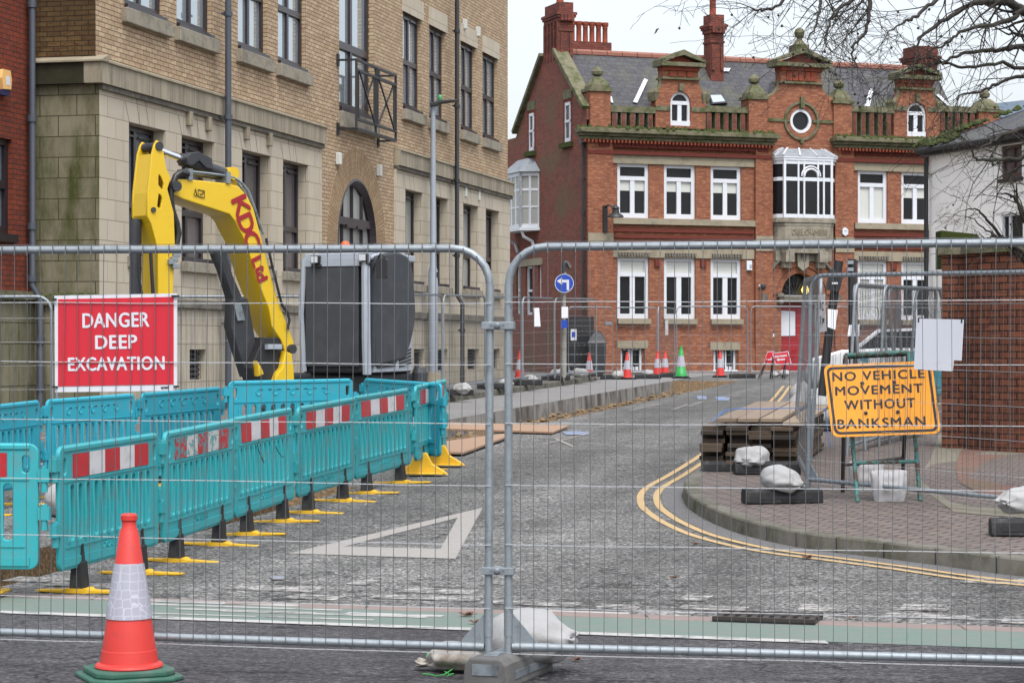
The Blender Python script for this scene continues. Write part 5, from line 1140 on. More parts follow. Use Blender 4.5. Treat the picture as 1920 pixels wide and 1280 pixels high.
z433, z445 = CZ + (HY - 432) / F * 29.5, CZ + (HY - 446) / F * 29.5; x1_ = (1838 - CX) / F * 29.5; x0_ = (1765 - CX) / F * 29.5
o = MB(); o.prism([(x0_, ztop - .1), (x1_, ztop - .1), (x1_, z445), (x1_ - .05, z445 + .05), (x0_, z433)], -29.9, -29.5, Matrix(((1, 0, 0, 0), (0, 0, -1, 0), (0, 1, 0, 0), (0, 0, 0, 1)))); o.build('rear_wall', M['dkgreen'], t)
# ================================================================== OBJECTS
ORD = ['lowest', 'second', 'third', 'fourth', 'fifth', 'sixth', 'seventh', 'eighth', 'ninth', 'tenth', 'eleventh', 'twelfth', 'thirteenth']
# ------------------------------------------------------------------ mesh fence panels
M['wire_h'] = mat('painted_sheen_cross_wire', (.50, .51, .52), .45, .3, .2, 9)  # lighter copy of the fence wire: the cross wires' shine is painted into the colour
def heras(w=3.46, gus=True, seed=1, wire=.0019, wavy=.008, name='mesh_fence'):
    rnd = random.Random(seed); r = .0195; zt, zb, rc_ = 1.98, .085, .18
    t = thing(name, None, None)
    o = MB()
    arc = [(r_ , z_) for r_, z_ in [(rc_ - rc_ * math.cos(R(a)), zt - rc_ + rc_ * math.sin(R(a))) for a in range(0, 91, 15)]]
    pts = [(0, 0, -.02)] + [(x, 0, z) for x, z in arc] + [(w - x, 0, z) for x, z in arc[::-1]] + [(w, 0, -.02)]
    o.tube(pts, r, 10); o.tube([(r, 0, zb), (w - r, 0, zb)], r, 10)
    if gus:
        for sg, x in ((1, 0), (-1, w)):
            o.add([(x + sg * .018, -.004, zb + .02), (x + sg * .14, -.004, zb + .02), (x + sg * .018, -.004, zb + .16), (x + sg * .018, .004, zb + .02), (x + sg * .14, .004, zb + .02), (x + sg * .018, .004, zb + .16)], [(0, 1, 2), (5, 4, 3), (0, 3, 4, 1), (1, 4, 5, 2), (2, 5, 3, 0)])
            o.tube([(x, 0, zb + .05), (x, 0, zb + .24)], r * 1.13, 10); o.tube([(x + sg * .03, 0, zb), (x + sg * .2, 0, zb)], r * 1.12, 10)
    o.build('frame', M['galv'], t, smooth=50, world=False)
    m = MB(); n = int((w - .12) / .0655)
    for i in range(n + 1):
        x = .06 + (w - .12) * i / n; bow = rnd.uniform(-1, 1) * wavy; ph = rnd.uniform(.3, .7); c = min(1, min(x, w - x) / rc_)
        top = zt + .018 if min(x, w - x) > rc_ else zt - rc_ + rc_ * math.sqrt(max(0, 1 - (1 - c) ** 2)) + .01
        m.tube([(x, -.024, zb - .03)] + [(x + bow * math.sin(math.pi * k / 6) + rnd.uniform(-1, 1) * wavy * .25, -.024 + rnd.uniform(-.003, .003), lerp(zb, top, k / 6)) for k in range(1, 6)] + [(x, -.024, top)], wire, 4, caps=False)
        m.tube([(x, -.028, zt - .03), (x, -.02, zt + .022)] if min(x, w - x) > rc_ else [(x, -.024, top - .03), (x, -.02, top)], wire * 1.4, 4)
    for k, z in enumerate((zb - .03, .27, .571, .853, 1.145, 1.427, 1.718)):
        dy = -.021
        m.tube([(-.012, dy, z)] + [(w * j / 8, dy, z + rnd.uniform(-.003, .003)) for j in range(1, 8)] + [(w + .012, dy, z)], wire * 1.35, 4, 1)
    m.tube([(rc_, -.02, zt + .024), (w - rc_, -.02, zt + .024)], wire, 4)
    m.build('wire_mesh', [M['wire'], M['wire_h']], t, world=False)
    return t
from mathutils import noise as mnoise
def setobj(t, loc, rz=0, rot=None): t.location = loc; t.rotation_euler = rot if rot else (0, 0, rz); XF[t.name] = Matrix.Translation(loc) @ t.rotation_euler.to_matrix().to_4x4()
fl_dir = V((-.982, .189, 0)).normalized(); fr_dir = V((.982, -.189, 0)).normalized()
PL0 = P(915.5, 1240, 10.66); PL0.z = .0; PR0 = P(953.5, 1240, 10.64); PR0.z = -.012
fpl = heras(3.46, True, 3); rzl = math.atan2(-fl_dir.y, -fl_dir.x)
setobj(fpl, PL0 + fl_dir * 3.46, rot=(0, R(.28), rzl)); tag(fpl, 'grey steel mesh fence panel carrying the red danger sign in the foreground', 'fence panel', 'round-topped mesh fence panels')
fpr = heras(3.46, True, 5); rzr = math.atan2(fr_dir.y, fr_dir.x)
setobj(fpr, PR0, rzr); tag(fpr, 'grey steel mesh fence panel in the right foreground, clamped to the danger sign panel', 'fence panel', 'round-topped mesh fence panels')
FP = Pl(PL0, fl_dir, (-.189, -.982, 0))
# couplers between the two panels
for k, (z, lb) in enumerate(((1.595, 'upper galvanised clamp joining the two foreground fence posts'), (.432, 'lower galvanised clamp joining the two foreground fence posts'))):
    c = (PL0 + PR0) / 2; t = thing('fence_clamp', lb, 'clamp', (c.x, c.y, z), rzr, 'clamps on the foreground fence')
    o = MB()
    for y in (-.026, .026): o.box((0, y, 0), (.155, .006, .036))
    for x in (-.075, .075): o.box((x, 0, 0), (.006, .05, .036))
    o.build('strap', M['galv'], t, world=False, bevel=.003); o = MB(); o.tube([(0, -.045, 0), (0, .04, 0)], .007, 8); o.lathe([(.016, 0), (.016, .008), (.008, .014)], 12, M=Matrix.Translation((0, -.03, 0)) @ Matrix.Rotation(R(90), 4, 'X'))
    for x in (-.03, .03): o.tube([(x, -.034, .004), (x, -.028, .004)], .006, 6)
    o.build('bolt', M['galv_dull'], t, world=False, smooth=40)
# ------------------------------------------------------------------ fence feet
def block(mname, L=.72, Wd=.23, h=.135, seed=0):
    t = thing('ballast_block', None, None); o = MB()
    prof = [(-Wd / 2, 0), (Wd / 2, 0), (Wd / 2 - .012, h - .03), (Wd / 2 - .04, h), (-Wd / 2 + .04, h), (-Wd / 2 + .012, h - .03)]
    o.loft([[(x, -L / 2, z) for x, z in prof], [(x, L / 2, z) for x, z in prof]])
    o.build('body', M[mname], t, world=False, bevel=.012)
    o = MB(); o.box((0, -L / 2 - .001, h * .62), (Wd * .55, .006, h * .36)); o.box((0, 0, h + .001), (Wd * .3, L * .8, .004))
    for k in (-.3, -.1, .1, .3): o.box((0, L * k, h + .004), (.06, .07, .006))
    for sx in (-1, 1): o.box((sx * (Wd / 2 - .003), 0, h * .4), (.006, L * .7, h * .25))
    o.build('sockets', M['black'] if mname == 'rubber' else M['galv_dull'], t, world=False)
    return t
FG = 'heavy feet holding the fence panels'
b0 = block('rubber_grey', .68, .235, .145); pz = (PL0 + PR0) / 2; setobj(b0, (pz.x + .05, pz.y + .12, H(pz.x, pz.y) - .005), rzr + R(-8))
tag(b0, 'worn grey fence foot under the joint of the two foreground panels', 'fence foot', FG)
bk = block('rubber', .72, .22, .13)
# ------------------------------------------------------------------ sandbags
def sandbag(mname, L=.6, Wd=.38, h=.2, neck=True, seed=0, tie='string', flap=True, name='sandbag'):
    rnd = random.Random(seed); t = thing(name, None, None); rings = []; n = 30; m = 22; nz = mnoise.noise
    ph = [rnd.uniform(0, 6.28) for _ in range(6)]
    for i in range(m + 1):
        u = i / m; x = (u - .5) * L
        r = max(.03, (1 - abs(2 * u - 1) ** 2.6)) ** .55
        if neck:
            if u > .78: r = lerp(r, .16, min(1, (u - .78) / .1)) if u < .88 else lerp(.16, .42, (u - .88) / .12)
        else:
            if u > .9: r = max(r, .62)
        ring = []
        for j in range(n):
            a = 2 * math.pi * j / n; wr = 1 + .05 * math.sin(3 * a + ph[0] + 5 * u) + .035 * math.sin(7 * a + ph[1]) * (2 if u > .6 else 1) + .03 * math.sin(9 * u + ph[2] + a)
            wr += .10 * nz(V((x * 5 + seed, math.cos(a) * 1.6, math.sin(a) * 1.6))) + .05 * nz(V((x * 16, math.cos(a) * 4 + seed, math.sin(a) * 4))) + (.07 * math.sin(11 * a + ph[4]) * max(0, (u - .5) * 2) if neck else .03 * math.sin(8 * a + 20 * u)); y = Wd / 2 * r * math.cos(a) * wr; flat = 1.0 if neck or u < .8 else lerp(1, .28, (u - .8) / .2)
            z = h * .46 + h * .54 * r * math.sin(a) * wr * flat
            if neck and u > .85: z = z * .8 - h * .12
            z = max(z, .012 + .006 * math.sin(5 * a)); ring.append((x + .02 * math.sin(4 * a + ph[3]) * (u > .8), y, z))
        rings.append(ring)
    o = MB(); o.loft(rings); s = o.build('sack', M[mname], t, smooth=180, world=False)
    ss = s.modifiers.new('s', 'SUBSURF'); ss.levels = ss.render_levels = 1
    if neck:
        o = MB(); xx = (.88 - .5) * L; zc = h * .46 * .8 - h * .12 + .02; q = .16 * Wd / 2 * 1.15
        o.tube([(xx, q * math.cos(R(a)), zc + q * 1.0 * math.sin(R(a))) for a in range(0, 360, 30)], .007, 6, closed=True); o.build('tie', M[tie], t, world=False)
    else:
        o = MB(); xx = L * .46; o.tube([(xx + .01 * math.sin(k), (k / 8 - .5) * Wd * .62, h * .45 + .012 * math.sin(k * 1.3)) for k in range(9)], .006, 5); o.build('seam', M['black'], t, world=False)
    return t
def drape(mname, seed=0, w=.30, hgt=.42, dep=.2, name='sandbag'):    # a sack slung over a bar, seen from the front: rectangle that bulges at the bottom
    rnd = random.Random(seed); t = thing(name, None, None); rings = []; n = 28; m = 16; nz = mnoise.noise
    for i in range(m + 1):
        u = i / m; z = -hgt * u; d = dep * (.16 + .84 * math.sin(math.pi * min(.97, .12 + .88 * u ** .8)) ** .8) * (1 if u < .9 else .75); ww = w * (1.12 - .14 * u - .28 * u * u + .03 * nz(V((u * 6, seed, 0)))) * (.86 if u > .95 else 1)
        rings.append([(ww / 2 * math.copysign(abs(math.cos(2 * math.pi * j / n)) ** .55, math.cos(2 * math.pi * j / n)) * (1 + .05 * nz(V((j * .5, u * 5, seed)))), d / 2 * math.sin(2 * math.pi * j / n) * (1 + .12 * math.sin(1.7 * j + 3 * u) + .2 * nz(V((j * .7, u * 6, seed)))) - .03 * u, z + .012 * math.sin(2 * j) * (u > .8) + .01 * math.sin(j * 1.7) * (u < .1)) for j in range(n)])
    o = MB(); o.loft(rings); s = o.build('sack', M[mname], t, smooth=180, world=False); ss = s.modifiers.new('s', 'SUBSURF'); ss.levels = ss.render_levels = 1
    o = MB(); o.tube([(w * (k / 8 - .5) * .98, -.02 + .004 * math.sin(k * 2), -.02 + .006 * math.sin(k * 3)) for k in range(9)], .006, 5); o.build('seam', M['bag_grey'], t, world=False)
    return t
SG = 'sandbags weighing down fences and signs'
s1 = sandbag('bag', .50, .44, .27, False, 4); tag(s1, 'clean white sandbag lying over the grey foot of the foreground fence', 'sandbag', SG); q = P(990, 1210, 10.98); setobj(s1, (q.x, q.y, H(q.x, q.y) + .03), rot=(R(0), R(-6), R(-8)))
s2 = sandbag('bag_dirty', .46, .26, .15, True, 9); tag(s2, 'dirty beige sandbag tied with green string, left of the grey fence foot', 'sandbag', SG); q = gp(868, 1258); setobj(s2, (q.x, q.y, q.z), R(168))
o = MB(); q = gp(850, 1252); pts = [V((q.x + .05 + .0 * k, q.y, 0)) for k in range(1)]
pts = [gp(x, y, dz) for x, y, dz in ((868, 1236, .07), (858, 1246, .04), (845, 1256, .02), (833, 1264, .012), (818, 1266, .01), (805, 1263, .01), (793, 1262, .01))]
o.tube(pts, .0035, 5); o.tube([gp(x, y, .012) for x, y in ((834, 1258), (842, 1263), (850, 1262), (838, 1267))], .0035, 5); t = o.build('loose_string', M['string']); tag(t, 'loose bright green string trailing from the dirty sandbag onto the road', 'string')
# ------------------------------------------------------------------ danger sign
c = [FP.uz(x, y, .0) for x, y in ((104, 554.5), (333.5, 550), (333.5, 732), (105, 735))]
t = thing('danger_sign', 'red and white danger deep excavation sign tied to the left foreground fence panel', 'sign', FP.p(*((c[0][0] + c[2][0]) / 2, -.035, (c[0][1] + c[2][1]) / 2)))
FM = lambda d: Matrix(((FP.e.x, 0, FP.n.x, FP.o.x + FP.n.x * d), (FP.e.y, 0, FP.n.y, FP.o.y + FP.n.y * d), (0, 1, 0, 0), (0, 0, 0, 1)))
bd = -.040 + .05
o = MB(); o.plate([c], .006, 0, FM(bd)); o.build('board', M['signwhite'], t, bevel=.002)
c2 = [FP.uz(x, y, .0) for x, y in ((111, 561), (327.5, 556.5), (327.5, 720), (111, 724))]
o = MB(); o.plate([c2], .002, 0, FM(bd + .0045)); o.build('red_panel', M['signred'], t)
o = MB(); ang = math.atan2(-(554.5 - 550), 229) * -1
def sgtext(o, txt, cx, cy, w, h, d, bold=.0028):
    d += .0; u, z = FP.uz(cx, cy); sw = w / F * 10.9; sh = h / F * 10.9
    o.text(txt, .2, .0012, FM(bd + d) @ Matrix.Translation((u, z, 0)) @ Matrix.Scale(-1, 4, (1, 0, 0)) @ Matrix.Rotation(R(.9), 4, 'Z'), sp=1.06, bold=bold, fit=(sw, sh))
sgtext(o, 'DANGER', 219.5, 600, 132, 27, .0062); sgtext(o, 'DEEP', 220, 641, 82, 25, .0062); sgtext(o, 'EXCAVATION', 220, 681.5, 191, 25, .0062); o.build('lettering', M['signwhite'], t)
o = MB(); sgtext(o, 'symbol', 311, 726.5, 14, 5, .0042, .004); o.build('maker_mark', M['ink'], t)
o = MB()
for x, y, dx in ((105, 561, 8), (331, 555, 14), (106, 725, 10), (333, 724, 10)):
    u, z = FP.uz(x, y); o.bx((u - dx / 2 / F * 10.9, bd + .004, z - .004), (u + dx / 2 / F * 10.9, bd + .016, z + .004), FP.M)
o.build('cable_tie', M['black'], t)
# ------------------------------------------------------------------ traffic cones
def hexmat():
    m, n, l, b = nodes('cone_reflective_sleeve'); t = n.new('ShaderNodeTexCoord'); mp = n.new('ShaderNodeMapping'); mp.inputs['Scale'].default_value = (1, 1, 1); l.new(t.outputs['Object'], mp.inputs[0])
    v = n.new('ShaderNodeTexVoronoi'); v.feature = 'DISTANCE_TO_EDGE'; v.inputs['Scale'].default_value = 26; v.inputs['Randomness'].default_value = .25; l.new(mp.outputs[0], v.inputs['Vector'])
    c = mix(n, l, ramp(n, l, v.outputs['Distance'], ((.02, 0.), (.06, 1.))), (.44, .44, .50), (.32, .32, .37)); c = mix(n, l, ramp(n, l, noise(n, l, 7, 5), ((.5, 0.), (.8, .6))), c, (.30, .28, .32))
    l.new(c, b.inputs['Base Color']); b.inputs['Roughness'].default_value = .35; return m
M['sleeve'] = hexmat()
def cone(mname, basem, name='traffic_cone', h=.75, fine=True):
    k = h / .75; t = thing(name, None, None); n = 28 if fine else 14
    o = MB(); b = .215 * k; cz = .06 * k; o.prism([(b, -b + cz), (b, b - cz), (b - cz, b), (-b + cz, b), (-b, b - cz), (-b, -b + cz), (-b + cz, -b), (b - cz, -b)], 0, .022 * k)
    b2 = b * .86; o.prism([(b2, -b2 + cz), (b2, b2 - cz), (b2 - cz, b2), (-b2 + cz, b2), (-b2, b2 - cz), (-b2, -b2 + cz), (-b2 + cz, -b2), (b2 - cz, -b2)], .022 * k, .05 * k); o.build('base', M[basem], t, world=False, bevel=.008)
    R_ = lambda z: lerp(.135, .043, (z - .06) / .61) * k
    o = MB(); o.lathe([(.150 * k, .048 * k), (.156 * k, .056 * k), (.152 * k, .066 * k), (R_(.075), .075 * k), (R_(.13), .13 * k), (R_(.13) - .002, .132 * k), (R_(.67), .67 * k), (.033 * k, .69 * k), (.033 * k, .715 * k), (.038 * k, .72 * k), (.038 * k, .742 * k), (.03 * k, .75 * k), (.012 * k, .748 * k)], n); o.build('body', M[mname], t, smooth=35, world=False)
    o = MB(); o.lathe([(R_(.275) + .0035, .275 * k), (R_(.525) + .0035, .525 * k)], n, caps=False); o.build('reflective_sleeve', M['sleeve'], t, smooth=35, world=False)
    return t
CG = 'traffic cones'
c0 = cone('cone', 'cone_base'); q = gp(242, 1270); setobj(c0, q, R(24)); c0.scale = (1.05,) * 3; tag(c0, 'large orange red traffic cone on a green base in the left foreground', 'cone', CG)
cf = cone('cone', 'rubber', fine=False); cg_ = cone('cone_g', 'rubber', h=.9, fine=False)
for i, (px, py, lb) in enumerate([(1105, 712, 'red traffic cone on the road beside the end of the left kerb'), (1176, 711, 'red traffic cone in front of the left barred basement window'), (1233, 707, 'red traffic cone half hidden behind a fence post, left of its close neighbour'), (1247, 706, 'red traffic cone immediately left of the green cone'), (1350, 707, 'red traffic cone in front of the right barred basement window, right of the green cone')]):
    q = gp(px, py)
    if i == 0: setobj(cf, q); tag(cf, lb, 'cone', CG)
    else: dup(cf, q, R(20 * i), lb, CG)
dup(cf, S(-4.7, 18.4, HL(-4.7, 18.4)), .3, 'red traffic cone standing behind the mesh fence on the left footway', CG)
q = gp(1277, 709); setobj(cg_, q); tag(cg_, 'bright green and white traffic cone, the only green one', 'cone', CG)
# ------------------------------------------------------------------ turquoise pedestrian barriers
def barrier_panel(L, hgt=.81, kind='front'):
    z0 = 0; out = rrect(0, 0, L, hgt, .055, 4); holes = []
    n = 11 if kind != 'back2' else 10; sl0, sl1 = .13, L - .13; pitch = (sl1 - sl0) / n
    for i in range(n):
        a = sl0 + pitch * (i + .5); w = pitch * .285; holes.append([(a + w, .20), (a + w, .525)] + [(a + w * math.cos(R(t)), .525 + w * math.sin(R(t))) for t in range(30, 180, 30)] + [(a - w, .525), (a - w, .20)] + [(a - w * math.cos(R(t)), .20 - w * .6 * math.sin(R(t))) for t in range(30, 180, 30)])
    for x in (.075, L - .075): holes.append(rrect(x - .032, .62, x + .032, .745, .026, 3))
    return out, holes
def barrier(kind='front', feet='flat', L=1.7, mt='turq'):
    t = thing('pedestrian_barrier', None, None)
    out, holes = barrier_panel(L, .81, kind); fz = .18
    XZ = Matrix(((1, 0, 0, 0), (0, 0, -1, 0), (0, 1, 0, fz), (0, 0, 0, 1)))
    o = MB(); o.plate([out] + holes, .032, .007, XZ)
    o.tube([(.05, 0, fz + .795), (L - .05, 0, fz + .795)], .028, 8)
    o.box((L / 2, 0, fz + .045), (L - .1, .05, .055)); o.box((L / 2, 0, fz + .145), (L - .16, .044, .012)); o.box((L / 2, 0, fz + .585), (L - .1, .046, .012))
    for k in range(11 if kind != 'back2' else 10):                        # rounded ribs of the slats
        n = 11 if kind != 'back2' else 10; x = .13 + (L - .26) * k / n
        o.tube([(x, -.014, fz + .18), (x, -.020, fz + .35), (x, -.014, fz + .56)], .014, 6)
        o.lathe([(.010, 0), (.017, .02), (.010, .05)], 8, (x, -.017, fz + .17))
    if kind != 'front':
        for k in range(5): x = lerp(.38, L - .38, k / 4); o.lathe([(.038, -.006), (.034, .008), (.02, .003)], 12, M=Matrix.Translation((x, -.016, fz + .69)) @ Matrix.Rotation(R(90), 4, 'X'))
    # hinge lugs at both ends
    for x, zs in ((-.045, (.70, .27)), (L + .045, (.61, .36))):
        for z in zs:
            o.box((x - (.0 if x < 0 else 0), 0, fz + z), (.075, .05, .085)); o.tube([(x, 0, fz + z - .11), (x, 0, fz + z + .06)], .022, 8); o.box((x * .5 + (L * .5 if x > 0 else 0), 0, fz + z + .02), (.06, .03, .035))
    pn = o.build('panel', M[mt], t, smooth=35, world=False)
    o = MB()
    for x in (.33, L - .33): o.add([(x - .026, y, fz + .0) for y in (-.034, .034)] + [(x + .026, y, fz + 0) for y in (-.034, .034)] + [(x - .006, y, fz + .15) for y in (-.031, .031)] + [(x + .006, y, fz + .15) for y in (-.031, .031)], [(0, 2, 6, 4), (1, 5, 7, 3), (0, 4, 5, 1), (2, 3, 7, 6)])
    o.build('foot_slots', M['black'], pn, world=False)
    if kind == 'front':
        o = MB(); o.text('EXCALIBUR', .07, .006, Matrix(((1, 0, 0, L / 2), (0, 0, -1, -.018), (0, 1, 0, fz + .105), (0, 0, 0, 1))), fit=(.34, .045)); o.build('embossed_name', M[mt], pn, world=False)
        x0, x1 = .20, L - .20; n = 5
        o = MB()
        for k in range(n): o.bx((lerp(x0, x1, k / n), -.022, fz + .60), (lerp(x0, x1, (k + 1) / n), -.015, fz + .758), mi=k % 2)
        o.build('reflective_strip', [M['redref'], M['whiteref']], t, world=False)
    else:
        o = MB()
        for k in range(8): x = lerp(.42, L - .42, k / 7); o.box((x, -.018, fz + .72), (.05, .006, .006))
        o.build('scored_dashes', M['ink'], pn, world=False)
    for x in (.33, L - .33):
        o = MB()
        if feet == 'flat':
            o.loft([[(x + a * .062, b * .05, .02) for a, b in ((-1, -1), (1, -1), (1, 1), (-1, 1))], [(x + a * .052, b * .038, fz + .03) for a, b in ((-1, -1), (1, -1), (1, 1), (-1, 1))]]); ft = o.build('foot', M['rubber'], t, world=False, bevel=.008)
            o = MB(); o.loft([[(x - .04, -.33, .004), (x + .04, -.33, .004), (x + .04, -.33, .012), (x - .04, -.33, .012)], [(x - .045, -.1, 0), (x + .045, -.1, 0), (x + .045, -.1, .018), (x - .045, -.1, .018)], [(x - .065, -.07, 0), (x + .065, -.07, 0), (x + .065, -.07, .032), (x - .065, -.07, .032)], [(x - .065, .07, 0), (x + .065, .07, 0), (x + .065, .07, .032), (x - .065, .07, .032)], [(x - .045, .1, 0), (x + .045, .1, 0), (x + .045, .1, .018), (x - .045, .1, .018)], [(x - .04, .30, .004), (x + .04, .30, .004), (x + .04, .30, .012), (x - .04, .30, .012)]]); o.build('base_strip', M['yfoot'], ft, world=False)
        else:
            pr = [(-.30, 0), (.30, 0), (.26, .035), (.12, .12), (.06, .24), (-.06, .24), (-.12, .12), (-.26, .035)] if feet == 'fin' else [(-.36, 0), (.22, 0), (.20, .03), (.07, .24), (-.07, .24), (-.34, .03)]
            for y, th in ((0, .03),): o.prism([(p[0], p[1]) for p in pr], -th, th, Matrix(((0, 0, 1, x), (1, 0, 0, 0), (0, 1, 0, 0), (0, 0, 0, 1))))
            o.box((x, 0, .012), (.16, .5, .02)); o.build('foot', M['yfoot'], t, world=False, bevel=.008)
    return t
M['redscr'] = mat('scraped_red_strip', (.38, .013, .02), .4, 0, .2, 8, dirt=(.05, .22, .24), ds=16, dlo=.50, dhi=.54)
M['whitescr'] = mat('scraped_white_strip', (.46, .46, .45), .4, 0, .2, 8, dirt=(.06, .24, .25), ds=16, dlo=.52, dhi=.57)
BG = 'turquoise barriers round the excavation'
def on_u(px, u):
    k = (px - CX) / F; s = (k * (O0.y + NS.y * u) - O0.x - NS.x * u) / (DS.x - k * DS.y); p = S(u, s); p.z = H(p.x, p.y); return p
J = [on_u(px, u) for px, u in ((104, 1.84), (299, 1.80), (437, 1.66), (553, 1.55), (664, 1.46), (772, 1.42))]
ends = [(J[i], J[i + 1]) for i in range(5)]
bf = barrier('front', 'flat'); bfin = barrier('front', 'fin'); bb = barrier('back', 'flat', mt='turq2'); bn = barrier('front', 'tri')
def place(src, a, b, lb, first, dz=0, gap=.10):
    d = V((b.x - a.x, b.y - a.y, 0)); L = d.length; e = d.normalized(); p = a + e * gap / 2; sc = (L - gap) / 1.7
    rz = math.atan2(d.y, d.x); tilt = math.atan2(b.z - a.z, L); loc = (p.x, p.y, a.z + dz)
    if first: setobj(src, loc, rot=(0, -tilt, rz)); src.scale = (sc, 1, 1); tag(src, lb, 'barrier', BG); return src
    return dup(src, loc, rot=(0, -tilt, rz), label=lb, group=BG, scale=(sc, 1, 1))
place(bf, *ends[0], 'turquoise barrier with red and white strip directly behind the foreground cone', True)
for i, lb in enumerate(('turquoise barrier with a badly scraped red and white strip, second beyond the foreground cone', 'turquoise barrier with red and white strip and loose black ties hanging on its slats', 'turquoise barrier with a clean red and white strip, below the excavator boom foot', 'turquoise barrier with red and white strip beside the far corner barrier on yellow fin feet')):
    q = place(bf, *ends[i + 1], lb, False); q.rotation_euler.x = R((1.6, -1.2, 1.0, -1.4)[i])
    if i == 0:
        for ch in q.children:
            if ch.name.startswith('reflective_strip'): ch.data = ch.data.copy(); ch.data.materials[0] = M['redscr']; ch.data.materials[1] = M['whitescr']
a = J[5] + V((.03, .03, 0)); e_ = on_u(836, 1.12); place(bfin, a, e_, 'short looking turquoise barrier on yellow fin feet at the far corner of the row', True, .02)
a = J[0] + V((-.06, -.02, 0)); b_ = a + V((-1.75, .12, 0)); b_.z = H(b_.x, b_.y); a.z = H(a.x, a.y)
p = b_; d_ = a - b_; setobj(bn, (b_.x, b_.y, b_.z + .02), math.atan2(d_.y, d_.x)); tag(bn, 'turquoise barrier cut off by the left edge, facing the cycle lane', 'barrier', BG)
def gY(px, Y, dz=0): p = P(px, 640, Y); return V((p.x, p.y, H(p.x, p.y) + dz))
B1, B2, B3, B4 = (gY(-75, 20.3), gY(78, 22.0)), (gY(84, 22.0), gY(258, 23.4)), (gY(262, 23.4), gY(418, 25.0)), (gY(423, 24.4, .08), gY(668, 25.5, .07))
place(bb, B1[0], B1[1], 'plain turquoise barrier at the left edge of the rear row', True)
place(bb, B2[0], B2[1], 'plain turquoise barrier with five round dimples, under the danger sign', False)
place(bb, B3[0], B3[1], 'plain turquoise barrier with dimples between the danger sign and the yellow boom', False)
place(bb, B4[0], B4[1], 'plain turquoise barrier in front of the excavator cab', False)
place(bb, gY(677, 26.4, .05), gY(830, 25.1, .02), 'plain turquoise barrier closing the far end of the excavation, right of the cab', False)
# black cable ties on the third barrier
o = MB(); c_ = (ends[2][0] + ends[2][1]) / 2; nn = V((NS.x, NS.y, 0))
def on_pl(px, py, u=1.62):
    pl = Pl(S(u, 0), DS, NS); a, z = pl.uz(px, py); return pl.p(a, 0, z)
for pts in ([(486, 822), (483, 832), (485, 845), (491, 858), (495, 867)], [(517, 836), (521, 846), (528, 855), (533, 857)]): o.tube([on_pl(*p, u=1.655) for p in pts], .004, 5)
tag(o.build('cable_tie', M['black']), 'loose black cable ties hanging on the turquoise slats', 'cable tie')
# ------------------------------------------------------------------ plywood sheets over the trench
for i, (pts, lb) in enumerate((([(835, 803), (1036, 809), (1067, 797), (835, 791)], 'long plywood sheet lying across the trench, the farther one'), ([(815, 846), (869, 847), (952, 817), (946, 812), (815, 829)], 'shorter plywood sheet beside the far corner barrier, nearer than the other'))):
    o = MB(); top = [gp(x, y, .05 if i == 0 else .06) for x, y in pts]; o.loft([[p - V((0, 0, .03)) for p in top], top]); tag(o.build('plywood_sheet', M['ply'], bevel=.003), lb, 'plywood', 'plywood sheets over the trench')
# ------------------------------------------------------------------ the excavator
EXY = 27.0; eo = P(690, 697, EXY); gz = H(eo.x, eo.y) - .05
ex = thing('excavator', 'yellow and grey mini excavator with raised boom and boarded up cab', 'excavator', (eo.x, eo.y, gz), R(-26))
EX = XF[ex.name]; zc0_ = eo.z - gz - .02; zc1_ = CZ + (HY - 478) / F * EXY - gz; cw = .90; cl = 1.15
o = MB()                                              # undercarriage and body
o.bx((-1.55, -.1, .35), (-.25, 1.2, .75), EX); o.bx((-1.4, .15, .75), (-.05, 1.25, zc0_), EX); exb = o.build('platform', M['exdark'], ex, bevel=.04)
for x in (-1.75, -.55):
    o = MB(); pr = [(-.55 + .0, .26)] + [(-.55 + .0 - .24 * math.sin(R(a)), .26 - .24 * math.cos(R(a))) for a in range(0, 181, 30)][::-1] + [(1.25 + .24 * math.sin(R(a)), .26 - .24 * math.cos(R(a))) for a in range(0, 181, 30)]
    o.prism(pr, x, x + .38, EX @ Matrix(((0, 0, 1, 0), (1, 0, 0, 0), (0, 1, 0, 0), (0, 0, 0, 1)))); 
    for k in range(11): y = -.6 + k * .18; o.bx((x - .01, y, .5), (x + .39, y + .07, .53), EX)
    o.build('track', M['rubber'], ex)
o = MB(); o.bx((-1.15, .55, .95), (-.93, 1.9, 1.62), EX); o.bx((-1.15, .6, 1.62), (-.93, 1.6, 1.70), EX, 1); o.build('bodywork', [M['exyellow'], M['black']], ex, bevel=.03)
o = MB(); o.bx((-1.15, .62, 1.70), (-.93, 1.2, 1.80), EX); o.build('decal', M['signwhite'], ex)
EF = Pl(eo, -(EX.to_3x3() @ V((1, 0, 0))), EX.to_3x3() @ V((0, -1, 0)))   # front face of the cab; e points to the viewer's left
ES = Pl(eo, EX.to_3x3() @ V((0, 1, 0)), EX.to_3x3() @ V((1, 0, 0)))       # side face
cwf = EF.u(566); zt_ = zc1_ + gz; zb_ = eo.z
o = MB(); o.bx((-cwf, .02, zc0_), (-.02, cl, zc1_ - .02), EX); cab = o.build('cab', M['exdark'], ex, bevel=.03)
o = MB(); fbox(o, EF, .11, cwf - .07, .012, .04, zb_ + .06, zt_ - .13); o.build('front_guard', M['exguard'], cab, bevel=.012)
def plmat(pl, d): return Matrix(((pl.e.x, 0, pl.n.x, pl.o.x + pl.n.x * d), (pl.e.y, 0, pl.n.y, pl.o.y + pl.n.y * d), (0, 1, 0, 0), (0, 0, 0, 1)))
side = [ES.uz(x, y) for x, y in ((696, 484), (712, 479), (728, 477), (742, 478), (754, 484), (761, 495), (765, 520), (768, 560), (769, 590), (766, 615), (760, 640), (751, 668), (700, 682), (696, 682))]
